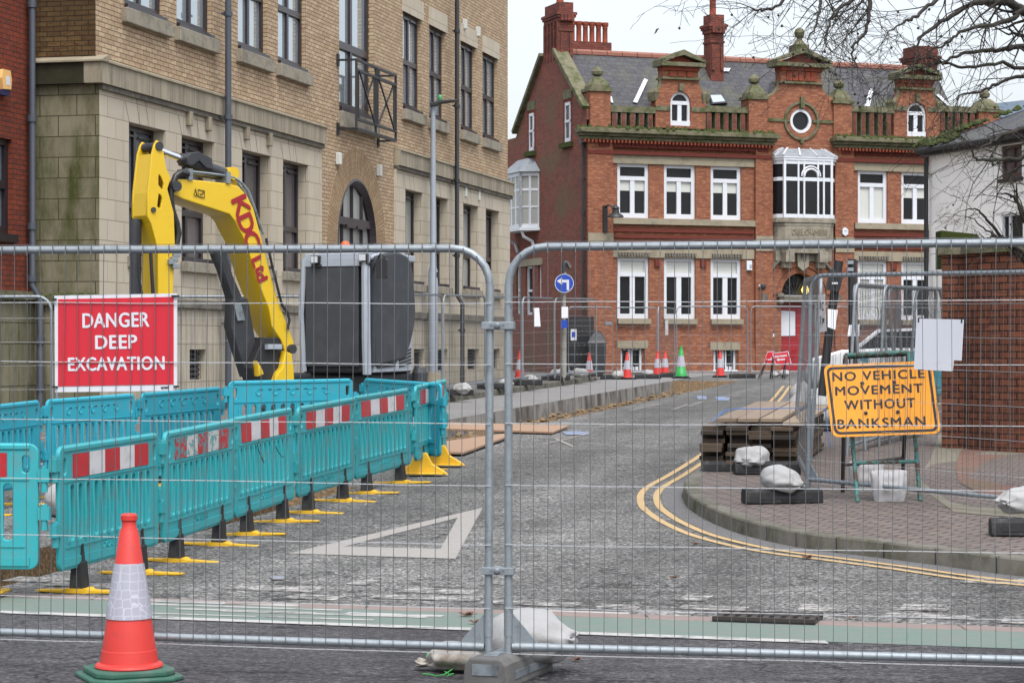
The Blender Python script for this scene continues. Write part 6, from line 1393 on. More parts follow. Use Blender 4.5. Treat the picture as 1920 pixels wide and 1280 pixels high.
o = MB(); o.plate([side], .14, .03, plmat(ES, .0)); o.build('side_guard', M['exguard'], cab, smooth=40)
o = MB()                                              # light grey pillars and roof bar
o.tube([EF.p(-.0, .02, zb_ - .03), EF.p(.0, .045, lerp(zb_, zt_, .3)), EF.p(.0, .05, lerp(zb_, zt_, .7)), EF.p(.02, .02, zt_ - .02)], .055, 8)
o.tube([EF.p(cwf - .05, .03, zb_ - .0), EF.p(cwf - .02, .05, lerp(zb_, zt_, .5)), EF.p(cwf - .05, .03, zt_ - .03)], .035, 8)
fbox(o, EF, .03, cwf - .04, .0, .05, zt_ - .13, zt_ - .04); o.build('pillars', M['exgrey'], cab, smooth=40)
o = MB(); o.bx((-cwf + .04, -.02, zc1_ - .05), (.03, cl, zc1_ + .03), EX); o.tube([ES.p(a, .02, ES.z(x, y)) for x, y, a in ((694, 484, 0), (712, 477, ES.u(712)), (745, 475, ES.u(745)), (757, 484, ES.u(757)))], .035, 8); o.build('roof', M['exgrey'], cab, bevel=.03)
o = MB()
for k in range(3): o.tube([EX @ V((-cwf + .2 + k * .28, .08, zc1_ + .05)), EX @ V((-cwf + .38 + k * .28, .08, zc1_ + .05))], .022, 8)
o.build('roof_rail', M['exgrey'], cab)
for px, nm in ((590, 0), (680, 1)):
    u, z = EF.uz(px, 487 if nm == 0 else 483, .1); o = MB(); fbox(o, EF, u - .055, u + .055, .04, .11, z - .045, z + .05); fbox(o, EF, u - .07, u + .07, .0, .07, z - .09, z - .05); lm = o.build('work_lamp', M['black'], cab, bevel=.008)
    o = MB(); fbox(o, EF, u - .045, u + .045, .111, .114, z - .036, z + .042); o.build('lens', M['lens'], lm)
o = MB(); q = EX @ V((-.52, .35, zc1_ + .03)); o.lathe([(.07, 0), (.07, .05)], 14, q); bcn = o.build('beacon', M['black'], cab); o = MB(); o.lathe([(.06, .05), (.058, .13), (.03, .16)], 14, q); o.build('beacon_lens', M['amber'], bcn, smooth=50)
o = MB(); q = EX @ V((-.05, .3, zc1_ + .03)); o.lathe([(.06, 0), (.06, .1), (.02, .12)], 12, q); o.build('aerial_base', M['exdark'], cab)
u, z = ES.uz(716, 502, .2); o = MB(); o.prism(rrect(-.075, -.13, .075, .11, .03), -.02, .02, Matrix(((.93, 0, .36, (ES.p(u, .2, z)).x), (-.36, 0, .93, ES.p(u, .2, z).y), (0, 1, 0, z), (0, 0, 0, 1)))); q = ES.p(u, .2, z)
o.tube([ES.p(.02, .05, z - .02), ES.p(.04, .12, z + .12), q + V((-.02, 0, .17)), q + V((.03, 0, .14)), q + V((.04, 0, .05))], .012, 6); o.build('mirror', M['black'], cab, bevel=.008)
o = MB(); lv = [ES.uz(x, y) for x, y in ((696, 683), (752, 668), (764, 625), (767, 640), (766, 694), (696, 697))]; o.plate([lv], .05, .006, plmat(ES, .02)); lp = o.build('side_cover', M['exgrey'], ex)
o = MB()
for k in range(5):
    a, b = ES.uz(742, 684 - k * 5.5 + 3), ES.uz(764, 677 - k * 6.5 + 3); o.bar(ES.p(a[0], .05, a[1]), ES.p(b[0], .05, b[1]), .012, .02)
for x0, x1, y in ((700, 735, 684), (722, 736, 678)): a, b = ES.uz(x0, y + 4), ES.uz(x1, y); o.bar(ES.p(a[0], .05, a[1]), ES.p(b[0], .05, b[1]), .012, .03)
o.build('grille_slots', M['black'], lp)
o = MB(); q = P(787, 706, 28.2); o.lathe([(.10, -.5), (.10, .05), (.07, .12)], 14, q); o.build('exhaust_box', M['exguard'], ex)
# boom and stick in one vertical plane, swung to the machine's right
bp = P(545, 655, 26.3); be = V((-.75, -.66, 0)).normalized(); bn_ = V((.66, -.75, 0)).normalized(); BP = Pl(bp, be, bn_)
def bpz(pts): return [BP.uz(x, y) for x, y in pts]
BMt = lambda d: plmat(BP, d)
boom = bpz([(330, 338), (352, 338), (428, 346), (446, 351), (461, 366), (474, 392), (489, 447), (509, 527), (522, 569), (531, 593), (549, 640), (551, 652), (543, 661), (535, 655), (529, 637), (511, 610), (505, 575), (481, 516), (463, 454), (450, 430), (442, 413), (431, 400), (345, 372), (324, 362)])
o = MB(); o.plate([boom], .42, .012, BMt(-.21)); bm = o.build('boom', M['exyellow'], ex, smooth=30)
def btext(txt, cx, cy, w, h, ang, mat_, nm, bold=.012):
    u, z = BP.uz(cx, cy); o = MB(); o.text(txt, .2, .002, BMt(.008) @ Matrix.Translation((u, z, 0)) @ Matrix.Rotation(R(180), 4, 'Y') @ Matrix.Rotation(R(ang), 4, 'Z'), bold=bold, fit=(w, h)); return o
kx = 26.0 / F / .75
lt = MB()
for txt, cx, cy, w, h in (('K', 452, 387, .22, .21), ('D', 461, 419, .20, .20), ('C', 471.5, 450, .20, .20), ('L', 481.5, 491, .10, .14), ('t', 486, 505, .07, .13), ('d', 490, 518, .10, .14)):
    u, z = BP.uz(cx, cy); lt.text(txt, .2, .002, BMt(.009) @ Matrix.Translation((u, z, 0)) @ Matrix.Scale(-1, 4, (1, 0, 0)) @ Matrix.Rotation(R(-66), 4, 'Z'), bold=.012, fit=(w, h))
lt.build('lettering', M['inkred'], bm)
o = MB()
for pts in ([(363, 366), (366, 354), (369, 368)],): 
    q = bpz(pts); o.tube([BP.p(a, .008, z) for a, z in q], .006, 4, closed=True)
q = bpz([(371, 355.5), (382.5, 358), (382.5, 371), (371, 368)]); o.tube([BP.p(a, .008, z) for a, z in q], .006, 4, closed=True); q = bpz([(374, 364), (377, 364.5), (381, 361)]); o.tube([BP.p(a, .008, z) for a, z in q], .006, 4)
o.build('warning_sticker', M['ink'], bm)
stick = bpz([(289, 265), (294, 268), (296, 276), (300, 287), (305, 316), (313, 334), (307, 355), (311, 370), (319, 400), (321, 452), (317, 566), (292, 566), (291, 470), (287, 452), (278, 419), (271, 404), (272, 362), (280, 289), (285, 271)])
hl = [bpz([(290.6, 329), (293, 326.5), (297, 332), (302, 345), (300, 358), (297, 357), (290, 347)]), bpz([(291, 362.5), (297, 366), (299, 372), (296, 391), (292, 392), (288, 387)])]
o = MB(); o.plate([stick] + hl, .035, .006, BMt(.05)); o.plate([stick] + hl, .035, .006, BMt(-.25)); spn = stick; 
for a, b in zip(spn, spn[1:] + spn[:1]):                # box between the side plates, open at the top knuckle
    if max(a[1], b[1]) > BP.z(290, 285): continue
    o.quad(BP.p(a[0], .05, a[1]), BP.p(b[0], .05, b[1]), BP.p(b[0], -.25, b[1]), BP.p(a[0], -.25, a[1]))
sk = o.build('stick', M['exyellow'], ex, smooth=30)
o = MB()
for x, y, r in ((292, 275, .05), (281, 394, .03), (325, 350, .06)): u, z = BP.uz(x, y); o.tube([BP.p(u, -.3, z), BP.p(u, .085, z)], r, 14)
o.build('pivot_pin', M['exdark'], sk, smooth=40)
o = MB(); q = bpz([(292, 275), (350, 297)]); o.tube([BP.p(a, -.1, z) for a, z in q], .038, 12); rd = o.build('ram_rod', M['chrome'], ex, smooth=50)
q = bpz([(346, 296), (356, 300), (358, 300), (436, 328)]); o = MB(); o.tube([BP.p(a, -.1, z) for a, z in q], [.06, .06, .075, .07], 14); hs_ = bpz([(352, 296), (358, 288), (372, 286), (397, 298), (398, 316), (388, 314), (374, 300), (360, 310), (353, 307)]); o.plate([hs_], .2, .01, BMt(-.1)); o.build('boom_ram', M['exdark'], ex, smooth=40)
u, z = BP.uz(440, 325); o = MB(); o.lathe([(.035, -.16), (.075, -.16), (.075, .05), (.035, .05)], 18, (0, 0, 0), 0, BMt(-.06) @ Matrix.Translation((u, z, 0))); q = bpz([(434, 328), (447, 326), (453, 352), (430, 350)]); o.plate([q], .05, 0, BMt(-.1)); o.build('ram_lug', M['exyellow'], bm, smooth=40)
o = MB()
for off_, d in ((0, .0), (5, -.08), (9, -.16)):
    q = bpz([(352, 333 + off_ * .4 - 4), (390, 333 + off_ * .4), (428, 338 + off_ * .5), (440, 341 + off_ * .4), (455, 351), (467, 366), (477, 392), (490, 432), (496, 447)]); o.tube([BP.p(a, d - .02, z + .05) for a, z in q], .016, 6)
for x, y in ((356, 333), (427, 339)): u, z = BP.uz(x, y); o.bx((u - .03, -.22, z - .03), (u + .03, .02, z + .10), BP.M)
o.build('hydraulic_pipes', M['galv_dull'], ex, smooth=50)
o = MB()
for pts, d, r in (([(352, 327), (338, 323), (328, 330), (321, 348), (318, 372), (322, 396), (330, 420), (333, 438), (329, 458)], .02, .035), ([(350, 334), (338, 333), (330, 342), (324, 362), (323, 385), (330, 410), (333, 430), (330, 455)], -.05, .032), ([(318, 470), (322, 480), (320, 490), (316, 498)], .06, .018), ([(496, 447), (508, 500), (519, 545), (526, 572), (536, 585), (540, 600), (536, 618)], .03, .016), ([(258, 418), (257, 440), (258, 520), (266, 556)], .02, .014), ([(280, 460), (282, 500), (285, 550)], .02, .02)):
    o = MB(); q = bpz(pts); o.tube([BP.p(a, d, z) for a, z in q], r, 8); o.build('hose', M['hose'], ex, smooth=60)
o = MB()
for x, y in ((318, 487), (322, 478), (313, 492), (320, 500)): u, z = BP.uz(x, y); o.bx((u - .04, .06, z - .025), (u + .04, .12, z + .03), BP.M)
o.build('valve_fittings', M['galv'], sk, bevel=.006)
o = MB(); q = bpz([(267, 410), (266, 560)]); o.tube([BP.p(a, -.14, z) for a, z in q], .065, 14); o.build('bucket_ram', M['exdark'], ex, smooth=50)
# base of the boom: black lift ram with its guard, kingpost and yellow swing bracket
o = MB(); q = bpz([(424, 470), (462, 560)]); o.tube([BP.p(a, -.22, z) for a, z in q], .075, 14)
q = bpz([(452, 560), (478, 560), (492, 640), (500, 700), (478, 705), (461, 652), (449, 612)]); o.plate([q], .16, .01, BMt(-.23)); q = bpz([(424, 470), (436, 470), (462, 560), (452, 560)]); o.plate([q], .16, .01, BMt(-.23)); o.build('lift_ram', M['exdark'], ex, smooth=40)
o = MB(); q = bpz([(450, 569), (463, 568), (471, 600), (457, 601)]); o.plate([q], .02, 0, BMt(-.13)); o.build('ram_plate', M['galv_dull'], ex)
o = MB(); q = bpz([(497, 634), (533, 634), (548, 668), (540, 712), (480, 712), (474, 690)]); o.plate([q], .24, .01, BMt(-.14)); o.build('kingpost', M['black'], ex)
o = MB(); q = bpz([(530, 660), (539, 664), (543, 690), (544, 712), (512, 712), (516, 700), (525, 690)]); o.plate([q], .10, .012, BMt(.02)); q = bpz([(478, 682), (484, 692), (487, 700), (480, 703)]); o.plate([q], .1, .01, BMt(.02)); o.build('swing_bracket', M['exyellow'], ex, smooth=40)
u, z = BP.uz(545, 654); o = MB(); o.tube([BP.p(u, -.3, z), BP.p(u, .05, z)], .055, 14); o.build('boom_pin', M['exdark'], bm, smooth=40)
o = MB(); q = bpz([(499, 646), (524, 646), (524, 654), (499, 654)]); o.plate([q], .1, .005, BMt(.0)); o.build('step_plate', M['exgrey'], ex)
# ------------------------------------------------------------------ right pavement: boards, signs, fences
def pv(px, py): return gp(px, py, .125)
TG = 'timber boards in the stack by the kerb'
brd = None; cols = [(1315, 11, 'leftmost column'), (1364, 11, 'left middle column'), (1405, 11, 'right middle column'), (1447, 11, 'rightmost column')]
f0 = gp(1316, 886, .10); bd_dir = V((.205, .979, 0)).normalized(); bx_ = V((bd_dir.y, -bd_dir.x, 0)); brz = math.atan2(-bd_dir.x, bd_dir.y)
zbase = f0.z + .05; tl = math.atan(.018)
def board_mesh(L, w, th, m):
    o = MB(); o.box((0, L / 2, th / 2), (w, L, th)); me = o
    return me
def add_board(x, z, y0, L, w, th, m, lb, sk=0):
    t = MB(); t.box((0, L / 2, th / 2), (w, L, th)); b = t.build('timber_board', M[m], bevel=.004)
    q = f0 + bx_ * x + bd_dir * y0; b.location = (q.x, q.y, z); b.rotation_euler = (tl, 0, brz + sk); tag(b, lb, 'timber board', TG); return b
rb = random.Random(11)
for ci, (px, n, cn) in enumerate(cols):
    u0 = (px - 1316) / F * f0.y + .125; th = .0435
    for k in range(n):
        if ci == 0 and k > 9: continue
        add_board(u0 + rb.uniform(-.018, .018), zbase + k * (th + .001), rb.uniform(-.14, .10), 4.0 + rb.uniform(-.1, .1), .245 + rb.uniform(-.015, .008), th, 'wood_dark', f'dark timber board, {ORD[k]} from the bottom in the stack\'s {cn}' if k else f'dark timber board, lowest in the {cn} of the stack', rb.uniform(-.008, .008))
zt_b = zbase + 11 * .0445 + .002
M['wood2'] = mat('paler_board_top', (.235, .175, .12), .75, 0, .25, 6, .3, 40, dirt=(.20, .15, .11), ds=5, dlo=.55, dhi=.8, stretch=(9, 1.2, 9))
for k, (px, m, nm) in enumerate(((1341, 'wood', 'leftmost'), (1382, 'wood', 'second from the left'), (1424, 'wood2', 'third from the left'), (1466, 'wood2', 'rightmost'))):
    add_board((px - 1316) / F * f0.y + .122, zt_b + (.0 if k < 3 else -.036), rb.uniform(-.12, .02), 4.35, .218, .040, m, f'light brown board on top of the timber stack, {nm} of four', rb.uniform(-.006, .006))
o = MB(); zz = zt_b + .045; q = lambda x, y, z: f0 + bx_ * x + bd_dir * y + V((0, 0, z - f0.z + .018 * y))
o.tube([q(-.03, 1.9, zbase + .2), q(.0, 1.95, zz - .02), q(.16, 2.0, zz + .006), q(.5, 2.1, zz + .003), q(.85, 2.15, zz + .012), q(1.15, 2.2, zz), q(1.2, 2.2, zbase + .1)], .006, 5); o.tube([q(.16, 2.0, zz + .006), q(.05, 1.6, zz), q(-.03, 1.2, zz - .1), q(-.05, .9, zbase + .2)], .006, 5)
tag(o.build('twine', M['bluestring']), 'blue twine tied across the top of the timber stack', 'twine')
# fence feet and sandbags on the pavement
def foot(px0, px1, py, lb, yaw=None, first=False, hf=.125):
    a, b = gp(px0, py, hf), gp(px1, py, hf); c = (a + b) / 2; L = (b - a).length
    rz = R(90) if yaw is None else yaw
    if first: setobj(bk, c, rz); tag(bk, lb, 'fence foot', FG); bk.scale = (1, L / .72, 1); return bk
    return dup(bk, c, rz, lb, FG, scale=(1, L / .72, 1))
foot(1392, 1541, 942, 'black rubber fence foot with a sandbag under the near right fence post', R(98), True)
foot(1376, 1500, 888, 'black rubber fence foot in front of the timber stack', R(90))
foot(1316, 1372, 887, 'short black bearer under the left end of the timber stack', R(90), hf=.10)
foot(1856, 1990, 1003, 'black rubber fence foot at the right edge of the photo', R(84))
s3 = sandbag('bag', .40, .30, .22, False, 21); q = (gp(1392, 942, .125) + gp(1541, 942, .125)) / 2; setobj(s3, (q.x - .03, q.y - .02, q.z + .105), rot=(0, R(12), R(-35))); tag(s3, 'white sandbag with an open stitched mouth lying on the near black foot', 'sandbag', SG)
s4 = sandbag('bag', .44, .36, .27, False, 33, tie='bag'); q = pv(1410, 886); setobj(s4, (q.x, q.y - .08, q.z + .02), rot=(0, R(4), R(-115))); tag(s4, 'round white sandbag against the front of the timber stack', 'sandbag', SG)
q = pv(1915, 985); dup(s3, (q.x, q.y, q.z + .09), R(200), 'white sandbag cut off by the right edge of the photo', SG)
FGP = 'round-topped mesh fence panels'
fpf = heras(3.46, True, 8, wire=.0016, wavy=.006); 
def fence_to(src, a, b, lb, first=False, lean=0, dz=.09):
    d = b - a; L = math.hypot(d.x, d.y); rz = math.atan2(d.y, d.x); sc = L / 3.46; pitch = -math.atan2(b.z - a.z, L)
    if first: setobj(src, (a.x, a.y, a.z + dz), rot=(lean, pitch, rz)); src.scale = (sc, 1, 1); tag(src, lb, 'fence panel', FGP); return src
    return dup(src, (a.x, a.y, a.z + dz), rot=(lean, pitch, rz), label=lb, group=FGP, scale=(sc, 1, 1))
pa = pv(1516, 925); pb_ = pa + (pv(1925, 1000) - pa).normalized() * 3.46
pr_far = P(2035, 640, pa.y * .868); pr_far.z = HP(pr_far.x, pr_far.y)
fence_to(fpf, pa, pr_far, 'mesh fence panel standing across the right pavement, carrying the blank white board', True, dz=.05)
pn = pv(1516, 921); pf = pv(1489, 866); fence_to(fpf, pf, pn, 'mesh fence panel seen edge on beside the timber stack', dz=.05, lean=R(-3.5))
# blank white board tied to that panel
NP = Pl((pa.x, pa.y, 0), pr_far - pa, (0, 0, 1)); ee = NP.e; NP.n = V((ee.y, -ee.x, 0)); NP.M = Matrix(((ee.x, NP.n.x, 0, pa.x), (ee.y, NP.n.y, 0, pa.y), (0, 0, 1, 0), (0, 0, 0, 1)))
qq = [NP.uz(x, y, .05) for x, y in ((1723, 597), (1811, 599), (1806, 676), (1792, 675), (1789, 696), (1717, 692))]
t = thing('blank_board', 'blank white board with a torn lower corner tied to the right fence panel', 'board', NP.p(qq[0][0], .05, qq[0][1]))
o = MB(); o.plate([qq], .006, 0, plmat(NP, .05)); o.build('sheet', M['paper'], t)
o = MB()
for x, y in ((1727, 600), (1808, 601)): u, z = NP.uz(x, y, .05); o.bx((u - .008, .0, z - .02), (u + .008, .056, z + .02), NP.M)
o.build('cable_tie', M['black'], t)
u, z = NP.uz(1545, 585, .05); t = thing('narrow_notice', 'narrow grey notice seen at an angle near the right fence post', 'notice', NP.p(u, .03, z)); qq = [NP.uz(x, y, .03) for x, y in ((1538, 552), (1550, 551), (1553, 621), (1539, 623))]
o = MB(); o.plate([qq], .006, 0, plmat(NP, .03)); o.build('sheet', M['bag_grey'], t)
o = MB()
for txt, cx, cy, w, h in (('C', 1546.5, 574, 5, 17), ('I', 1542, 571, 1.6, 18), ('T', 1542, 600, 3, 14), ('pe', 1547.5, 602, 5, 12)): u, z = NP.uz(cx, cy, .034); o.text(txt, .1, .001, plmat(NP, .0345) @ Matrix.Translation((u, z, 0)), fit=(w / F * 20, h / F * 20), bold=.002)
o.build('lettering', M['ink'], t)
# orange sign on its A-frame stand
ya = 21.75; y2 = 22.75
fa, fb = pv(1608, 940), pv(1725, 938); ra_, rb_ = pv(1580, 922), pv(1692, 904)
ys_ = fa.y; tp0, tp1 = P(1585, 666, ys_ + .5), P(1704, 660, ys_ + .5)
t = thing('sign_stand', 'rusty turquoise and black A-frame stand holding the orange sign', 'sign stand', ((fa + fb) / 2))
o = MB(); o.tube([tp0, tp1], .022, 8); o.tube([tp0, fa], .020, 8); o.tube([tp1, fb], .020, 8); k = .26; o.tube([fa.lerp(tp0, .26), fb.lerp(tp1, .26)], .018, 8); o.build('front_frame', M['turqrust'], t, smooth=50)
o = MB(); o.tube([tp0 + V((0, .03, -.03)), ra_], .020, 8); o.tube([tp1 + V((0, .03, -.03)), rb_], .020, 8); o.tube([ra_.lerp(tp0, .2), rb_.lerp(tp1, .2)], .016, 8); o.tube([tp0 + V((0, .04, -.02)), tp1 + V((0, .04, -.02))], .018, 8); o.build('rear_frame', M['rust'], t, smooth=50)
SO = Pl(P(1650, 748, ys_ + .10), (1, -.02, 0), (0, -1, 0)); SO.n = V((-.02, -1, 0)).normalized(); SO.o.z = 0; SO.M = Matrix(((SO.e.x, SO.n.x, 0, SO.o.x), (SO.e.y, SO.n.y, 0, SO.o.y), (0, 0, 1, 0), (0, 0, 0, 1)))
zA, zB = fa.z, tp0.z
sg = [SO.uz(x, y) for x, y in ((1543, 684), (1746, 676), (1761, 812), (1558, 819))]
def inset(q, k): cx = sum(p[0] for p in q) / 4; cy = sum(p[1] for p in q) / 4; w = .5 * math.hypot(q[1][0] - q[0][0], q[1][1] - q[0][1]); h = .5 * math.hypot(q[3][0] - q[0][0], q[3][1] - q[0][1]); return [(cx + (p[0] - cx) * (1 - k / w), cy + (p[1] - cy) * (1 - k / h)) for p in q]
def roundq(q, r, n=5):
    out = []
    for i in range(4):
        p, a, b = V((*q[i], 0)), V((*q[i - 1], 0)), V((*q[(i + 1) % 4], 0)); s_, e_ = p + (a - p).normalized() * r, p + (b - p).normalized() * r
        for k in range(n + 1): u = k / n; out.append(tuple((s_ * (1 - u) ** 2 + p * 2 * u * (1 - u) + e_ * u * u))[:2])
    return out
zmid = sum(p[1] for p in sg) / 4; lean_ = R(7)
SMt = plmat(SO, .06) @ Matrix.Translation((0, zmid, 0)) @ Matrix.Rotation(-lean_ * .8, 4, 'X') @ Matrix.Translation((0, -zmid, 0))
t2 = thing('warning_sign', 'orange sign reading no vehicle movement without banksman with a black border', 'sign', SO.p(0, .06, zmid))
o = MB(); o.plate([roundq(sg, .07)], .008, .001, SMt); o.build('plate', M['signorange'], t2)
i1, i2 = inset(sg, .022), inset(sg, .044); o = MB(); o.plate([roundq(i1, .06), roundq(i2, .045)], .0015, 0, SMt @ Matrix.Translation((0, 0, .0058))); o.build('border', M['ink'], t2)
o = MB()
for txt, cx, cy, w, h, dy in (('NO VEHICLE', 1647.5, 703, 172, 16.5, -4), ('MOVEMENT', 1648, 730, 163, 16.5, -4), ('WITHOUT', 1649, 757, 132, 17.5, -4), ('BANKSMAN', 1652, 792, 164, 17.5, -4)):
    u, z = SO.uz(cx, cy, .06); o.text(txt, .15, .0012, SMt @ Matrix.Translation((u, z, .0062)) @ Matrix.Rotation(R(2.2), 4, 'Z'), fit=(w / F * ys_, h / F * ys_), bold=.0030, sp=1.14)
o.build('lettering', M['ink'], t2)
o = MB()
for x, y in ((1617, 718), (1677, 716), (1623, 774), (1683, 772)): u, z = SO.uz(x, y, .06); o.lathe([(.018, 0), (.016, .01), (.006, .014)], 10, (0, 0, 0), 0, SMt @ Matrix.Translation((u, z, .005)))
o.build('bolt', M['ink'], t2)
d1_ = drape('bag_grey', 3, .305, .41, .22); m_ = fa.lerp(tp0, .26).lerp(fb.lerp(tp1, .26), .50); zt2 = CZ + (HY - 880) / F * m_.y; setobj(d1_, (P(1665, 880, m_.y).x, m_.y - .03, zt2), R(3)); tag(d1_, 'grey white sandbag slung over the front bar of the sign stand', 'sandbag', SG)
m2 = ra_.lerp(tp0, .2).lerp(rb_.lerp(tp1, .2), .35); zt3 = CZ + (HY - 864) / F * m2.y; d2_ = dup(d1_, (P(1624, 870, m2.y).x, m2.y, zt3), R(-4), 'grey white sandbag slung over the rear bar of the sign stand', SG)
# stack of spare fence panels behind the sign
for k, (px, y0, dx, ln) in enumerate(((1588, 26.2, .02, R(3)), (1622, 27.2, .0, R(-4)), (1648, 28.0, .03, R(2)), (1668, 28.6, .03, R(-2)), (1690, 29.4, .06, R(-5)), (1700, 30.0, .05, R(4)))):
    a = P(px, 640, y0); a.z = HP(a.x, a.y); b = a + V((1.0 + dx * 3 + .10 * k, 3.3, 0)).normalized() * 3.46; b.z = HP(b.x, b.y)
    fence_to(fpf, a, b, f'spare mesh fence panel seen edge on behind the orange sign, {ORD[k].replace("lowest", "first")} from left', lean=ln, dz=.02)
# black leaning and upright wrapped posts
t = thing('leaning_post', 'black post leaning right among white sacks, small black box near its top', 'post', P(1541, 745, 27.5))
o = MB(); o.tube([P(1541, 742, 27.5), P(1556, 610, 27.5), P(1573, 489, 27.5)], .055, 8); o.build('shaft', M['black'], t, smooth=50)
o = MB(); a, b = P(1560, 545, 27.4), P(1570, 508, 27.4); o.bar(a, b, .16, .14); o.build('box', M['black'], t)
o = MB(); 
for x, y in ((1568, 516), (1565, 531)): q = P(x, y, 27.3); o.box(q, (.07, .03, .02))
o.build('bracket', M['signwhite'], t)
t = thing('upright_post', 'black upright post with small white brackets behind the right fence panel', 'post', P(1600, 700, 32)); o = MB(); o.tube([P(1600, 760, 32), P(1598, 486, 32)], .065, 8); o.build('shaft', M['black'], t, smooth=50)
o = MB()
for y in (492, 505): q = P(1594, y, 31.9); o.box(q, (.09, .05, .05))
o.build('bracket', M['galv'], t)
# white sacks piled behind
sk0 = sandbag('bag', 1.15, .8, .6, False, 41, name='bulk_sack')
for k, (px, py, Y, sc, rz, lb) in enumerate(((1545, 700, 32, 1.0, .3, 'large white bulk sack behind the leaning black post, lowest left'), (1585, 705, 33, 1.0, 1.0, 'large white bulk sack directly behind the top of the orange sign'), (1572, 672, 33, .9, .1, 'white bulk sack on top of the two others by the white car'), (1524, 690, 40, .8, .5, 'white sack standing left of the fence posts near the red direction signs'))):
    q = P(px, py, Y); z = HP(q.x, q.y) + (0 if k != 2 else .5)
    if k == 0: setobj(sk0, (q.x, q.y, z), rz); tag(sk0, lb, 'sack', 'white bulk sacks behind the orange sign')
    else: dup(sk0, (q.x, q.y, z), rz, lb, 'white bulk sacks behind the orange sign', scale=(sc, sc, sc))
for k, (pts, Y, lb) in enumerate((([(1552, 579), (1571, 581), (1566, 618), (1552, 613)], 27.3, 'crumpled white paper notice fixed to the leaning black post'), ([(1592, 609), (1612, 608), (1611, 630), (1589, 630)], 31.8, 'white paper notice fixed to the upright black post'))):
    o = MB(); o.loft([[P(x, y, Y + dd) for x, y in pts] for dd in (0, .012)]); tag(o.build('paper_notice', M['paper']), lb, 'notice', 'white paper notices')
# white car behind the sacks
cp = P(1600, 690, 52); cz_ = H(cp.x, cp.y); t = thing('parked_car', 'white car mostly hidden behind the white sacks and fence panels', 'car', (cp.x, cp.y, cz_), R(-14))
CM = XF[t.name]; o = MB(); prof = [(-.9, .25), (-.9, .75), (-.2, .95), (.9, 1.0), (3.1, .95), (3.2, .3)]; o.prism([(x, z) for x, z in prof], -.85, .85, CM @ Matrix(((1, 0, 0, 0), (0, 0, 1, 0), (0, 1, 0, 0), (0, 0, 0, 1))))
o.prism([(-.05, .9), (.6, 1.42), (2.0, 1.46), (2.8, 1.0)], -.72, .72, CM @ Matrix(((1, 0, 0, 0), (0, 0, 1, 0), (0, 1, 0, 0), (0, 0, 0, 1)))); o.build('body', M['car'], t, bevel=.06, smooth=60)
o = MB()
for y in (-.735, .735): o.prism([(.2, .98), (.68, 1.36), (1.95, 1.4), (2.5, 1.02)], y - .01, y + .01, CM @ Matrix(((1, 0, 0, 0), (0, 0, 1, 0), (0, 1, 0, 0), (0, 0, 0, 1))))
o.add([CM @ V(p) for p in ((-.02, -.62, .96), (-.02, .62, .96), (.57, .6, 1.38), (.57, -.6, 1.38))], [(0, 1, 2, 3)]); o.build('windows', M['glass_dark'], t)
for x in (-.2, 2.4):
    for y in (-.82, .82): o = MB(); o.tube([CM @ V((x, y - .1, .32)), CM @ V((x, y + .1, .32))], .32, 18); o.build('wheel', M['rubber'], t, smooth=40)
# turquoise barriers stored behind the right panel
for k, (px, Y, lb) in enumerate(((1560, 34, 'turquoise barrier standing behind the timber stack, half hidden by the orange sign'), (1712, 40, 'turquoise barrier stored in front of the white house, right of the spare panels'))):
    q = P(px, 640, Y); q.z = HP(q.x, q.y); dup(bb, q, R(62), lb, BG)
# ------------------------------------------------------------------ far fences
def gr(px, py, dz=0): return gp(px, py, dz)
LF = 'mesh fence panel on the left footway, '
def uf(s, u=-4.05): p = S(u, s); p.z = HL(u, s); return p
for s0, s1_, lb in ((5.4, 8.85, LF + 'right of the excavator cab'), (8.95, 12.4, LF + 'between the lamp column and the foreground posts'), (12.5, 15.9, LF + 'behind the upper foreground clamp'), (16.0, 19.4, LF + 'left of the round blue sign, with white board')):
    fence_to(fpf, uf(s0), uf(s1_), lb)
fence_to(fpf, uf(19.5), uf(19.5) + V((1.1, 1.6, .02)), 'short looking mesh fence panel by the post of the round blue sign')
a, b = gY(-420, 27.0), gY(98, 27.2); fence_to(fpf, a, b, 'mesh fence panel at the far left in front of the dark red brick building', dz=.05)
a, b = gY(108, 27.4), gY(640, 28.8); fence_to(fpf, a, b, 'mesh fence panel behind the danger sign and the yellow boom', dz=.05)
FR = [(1066, 709, 1149, 708), (1156, 706, 1231, 706), (1234, 706, 1265, 705), (1269, 705, 1402, 704), (1408, 703, 1520, 703), (1526, 703, 1648, 703), (1652, 703, 1716, 703)]
lbs = ['in front of the black gate', 'below the first ground-floor window', 'narrow in view behind the green cone', 'below the second and third ground-floor windows', 'in front of the red door', 'behind the white sacks', 'at its right end before the white house']
ysf = [66, 67.0, 67, 65, 65.3, 65.8, 66.3]
prev = None
for (x0, y0, x1, y1), lb, Y in zip(FR, lbs, ysf):
    a = P(x0, 640, Y - (1.2 if x0 == 1234 else 0)); b = P(x1, 640, Y + .35 + (2.0 if x0 == 1234 else 0)); a.z = H(a.x, a.y); b.z = H(b.x, b.y)
    fence_to(fpf, a, b, 'mesh fence panel along the Victorian building, ' + lb, dz=.05)
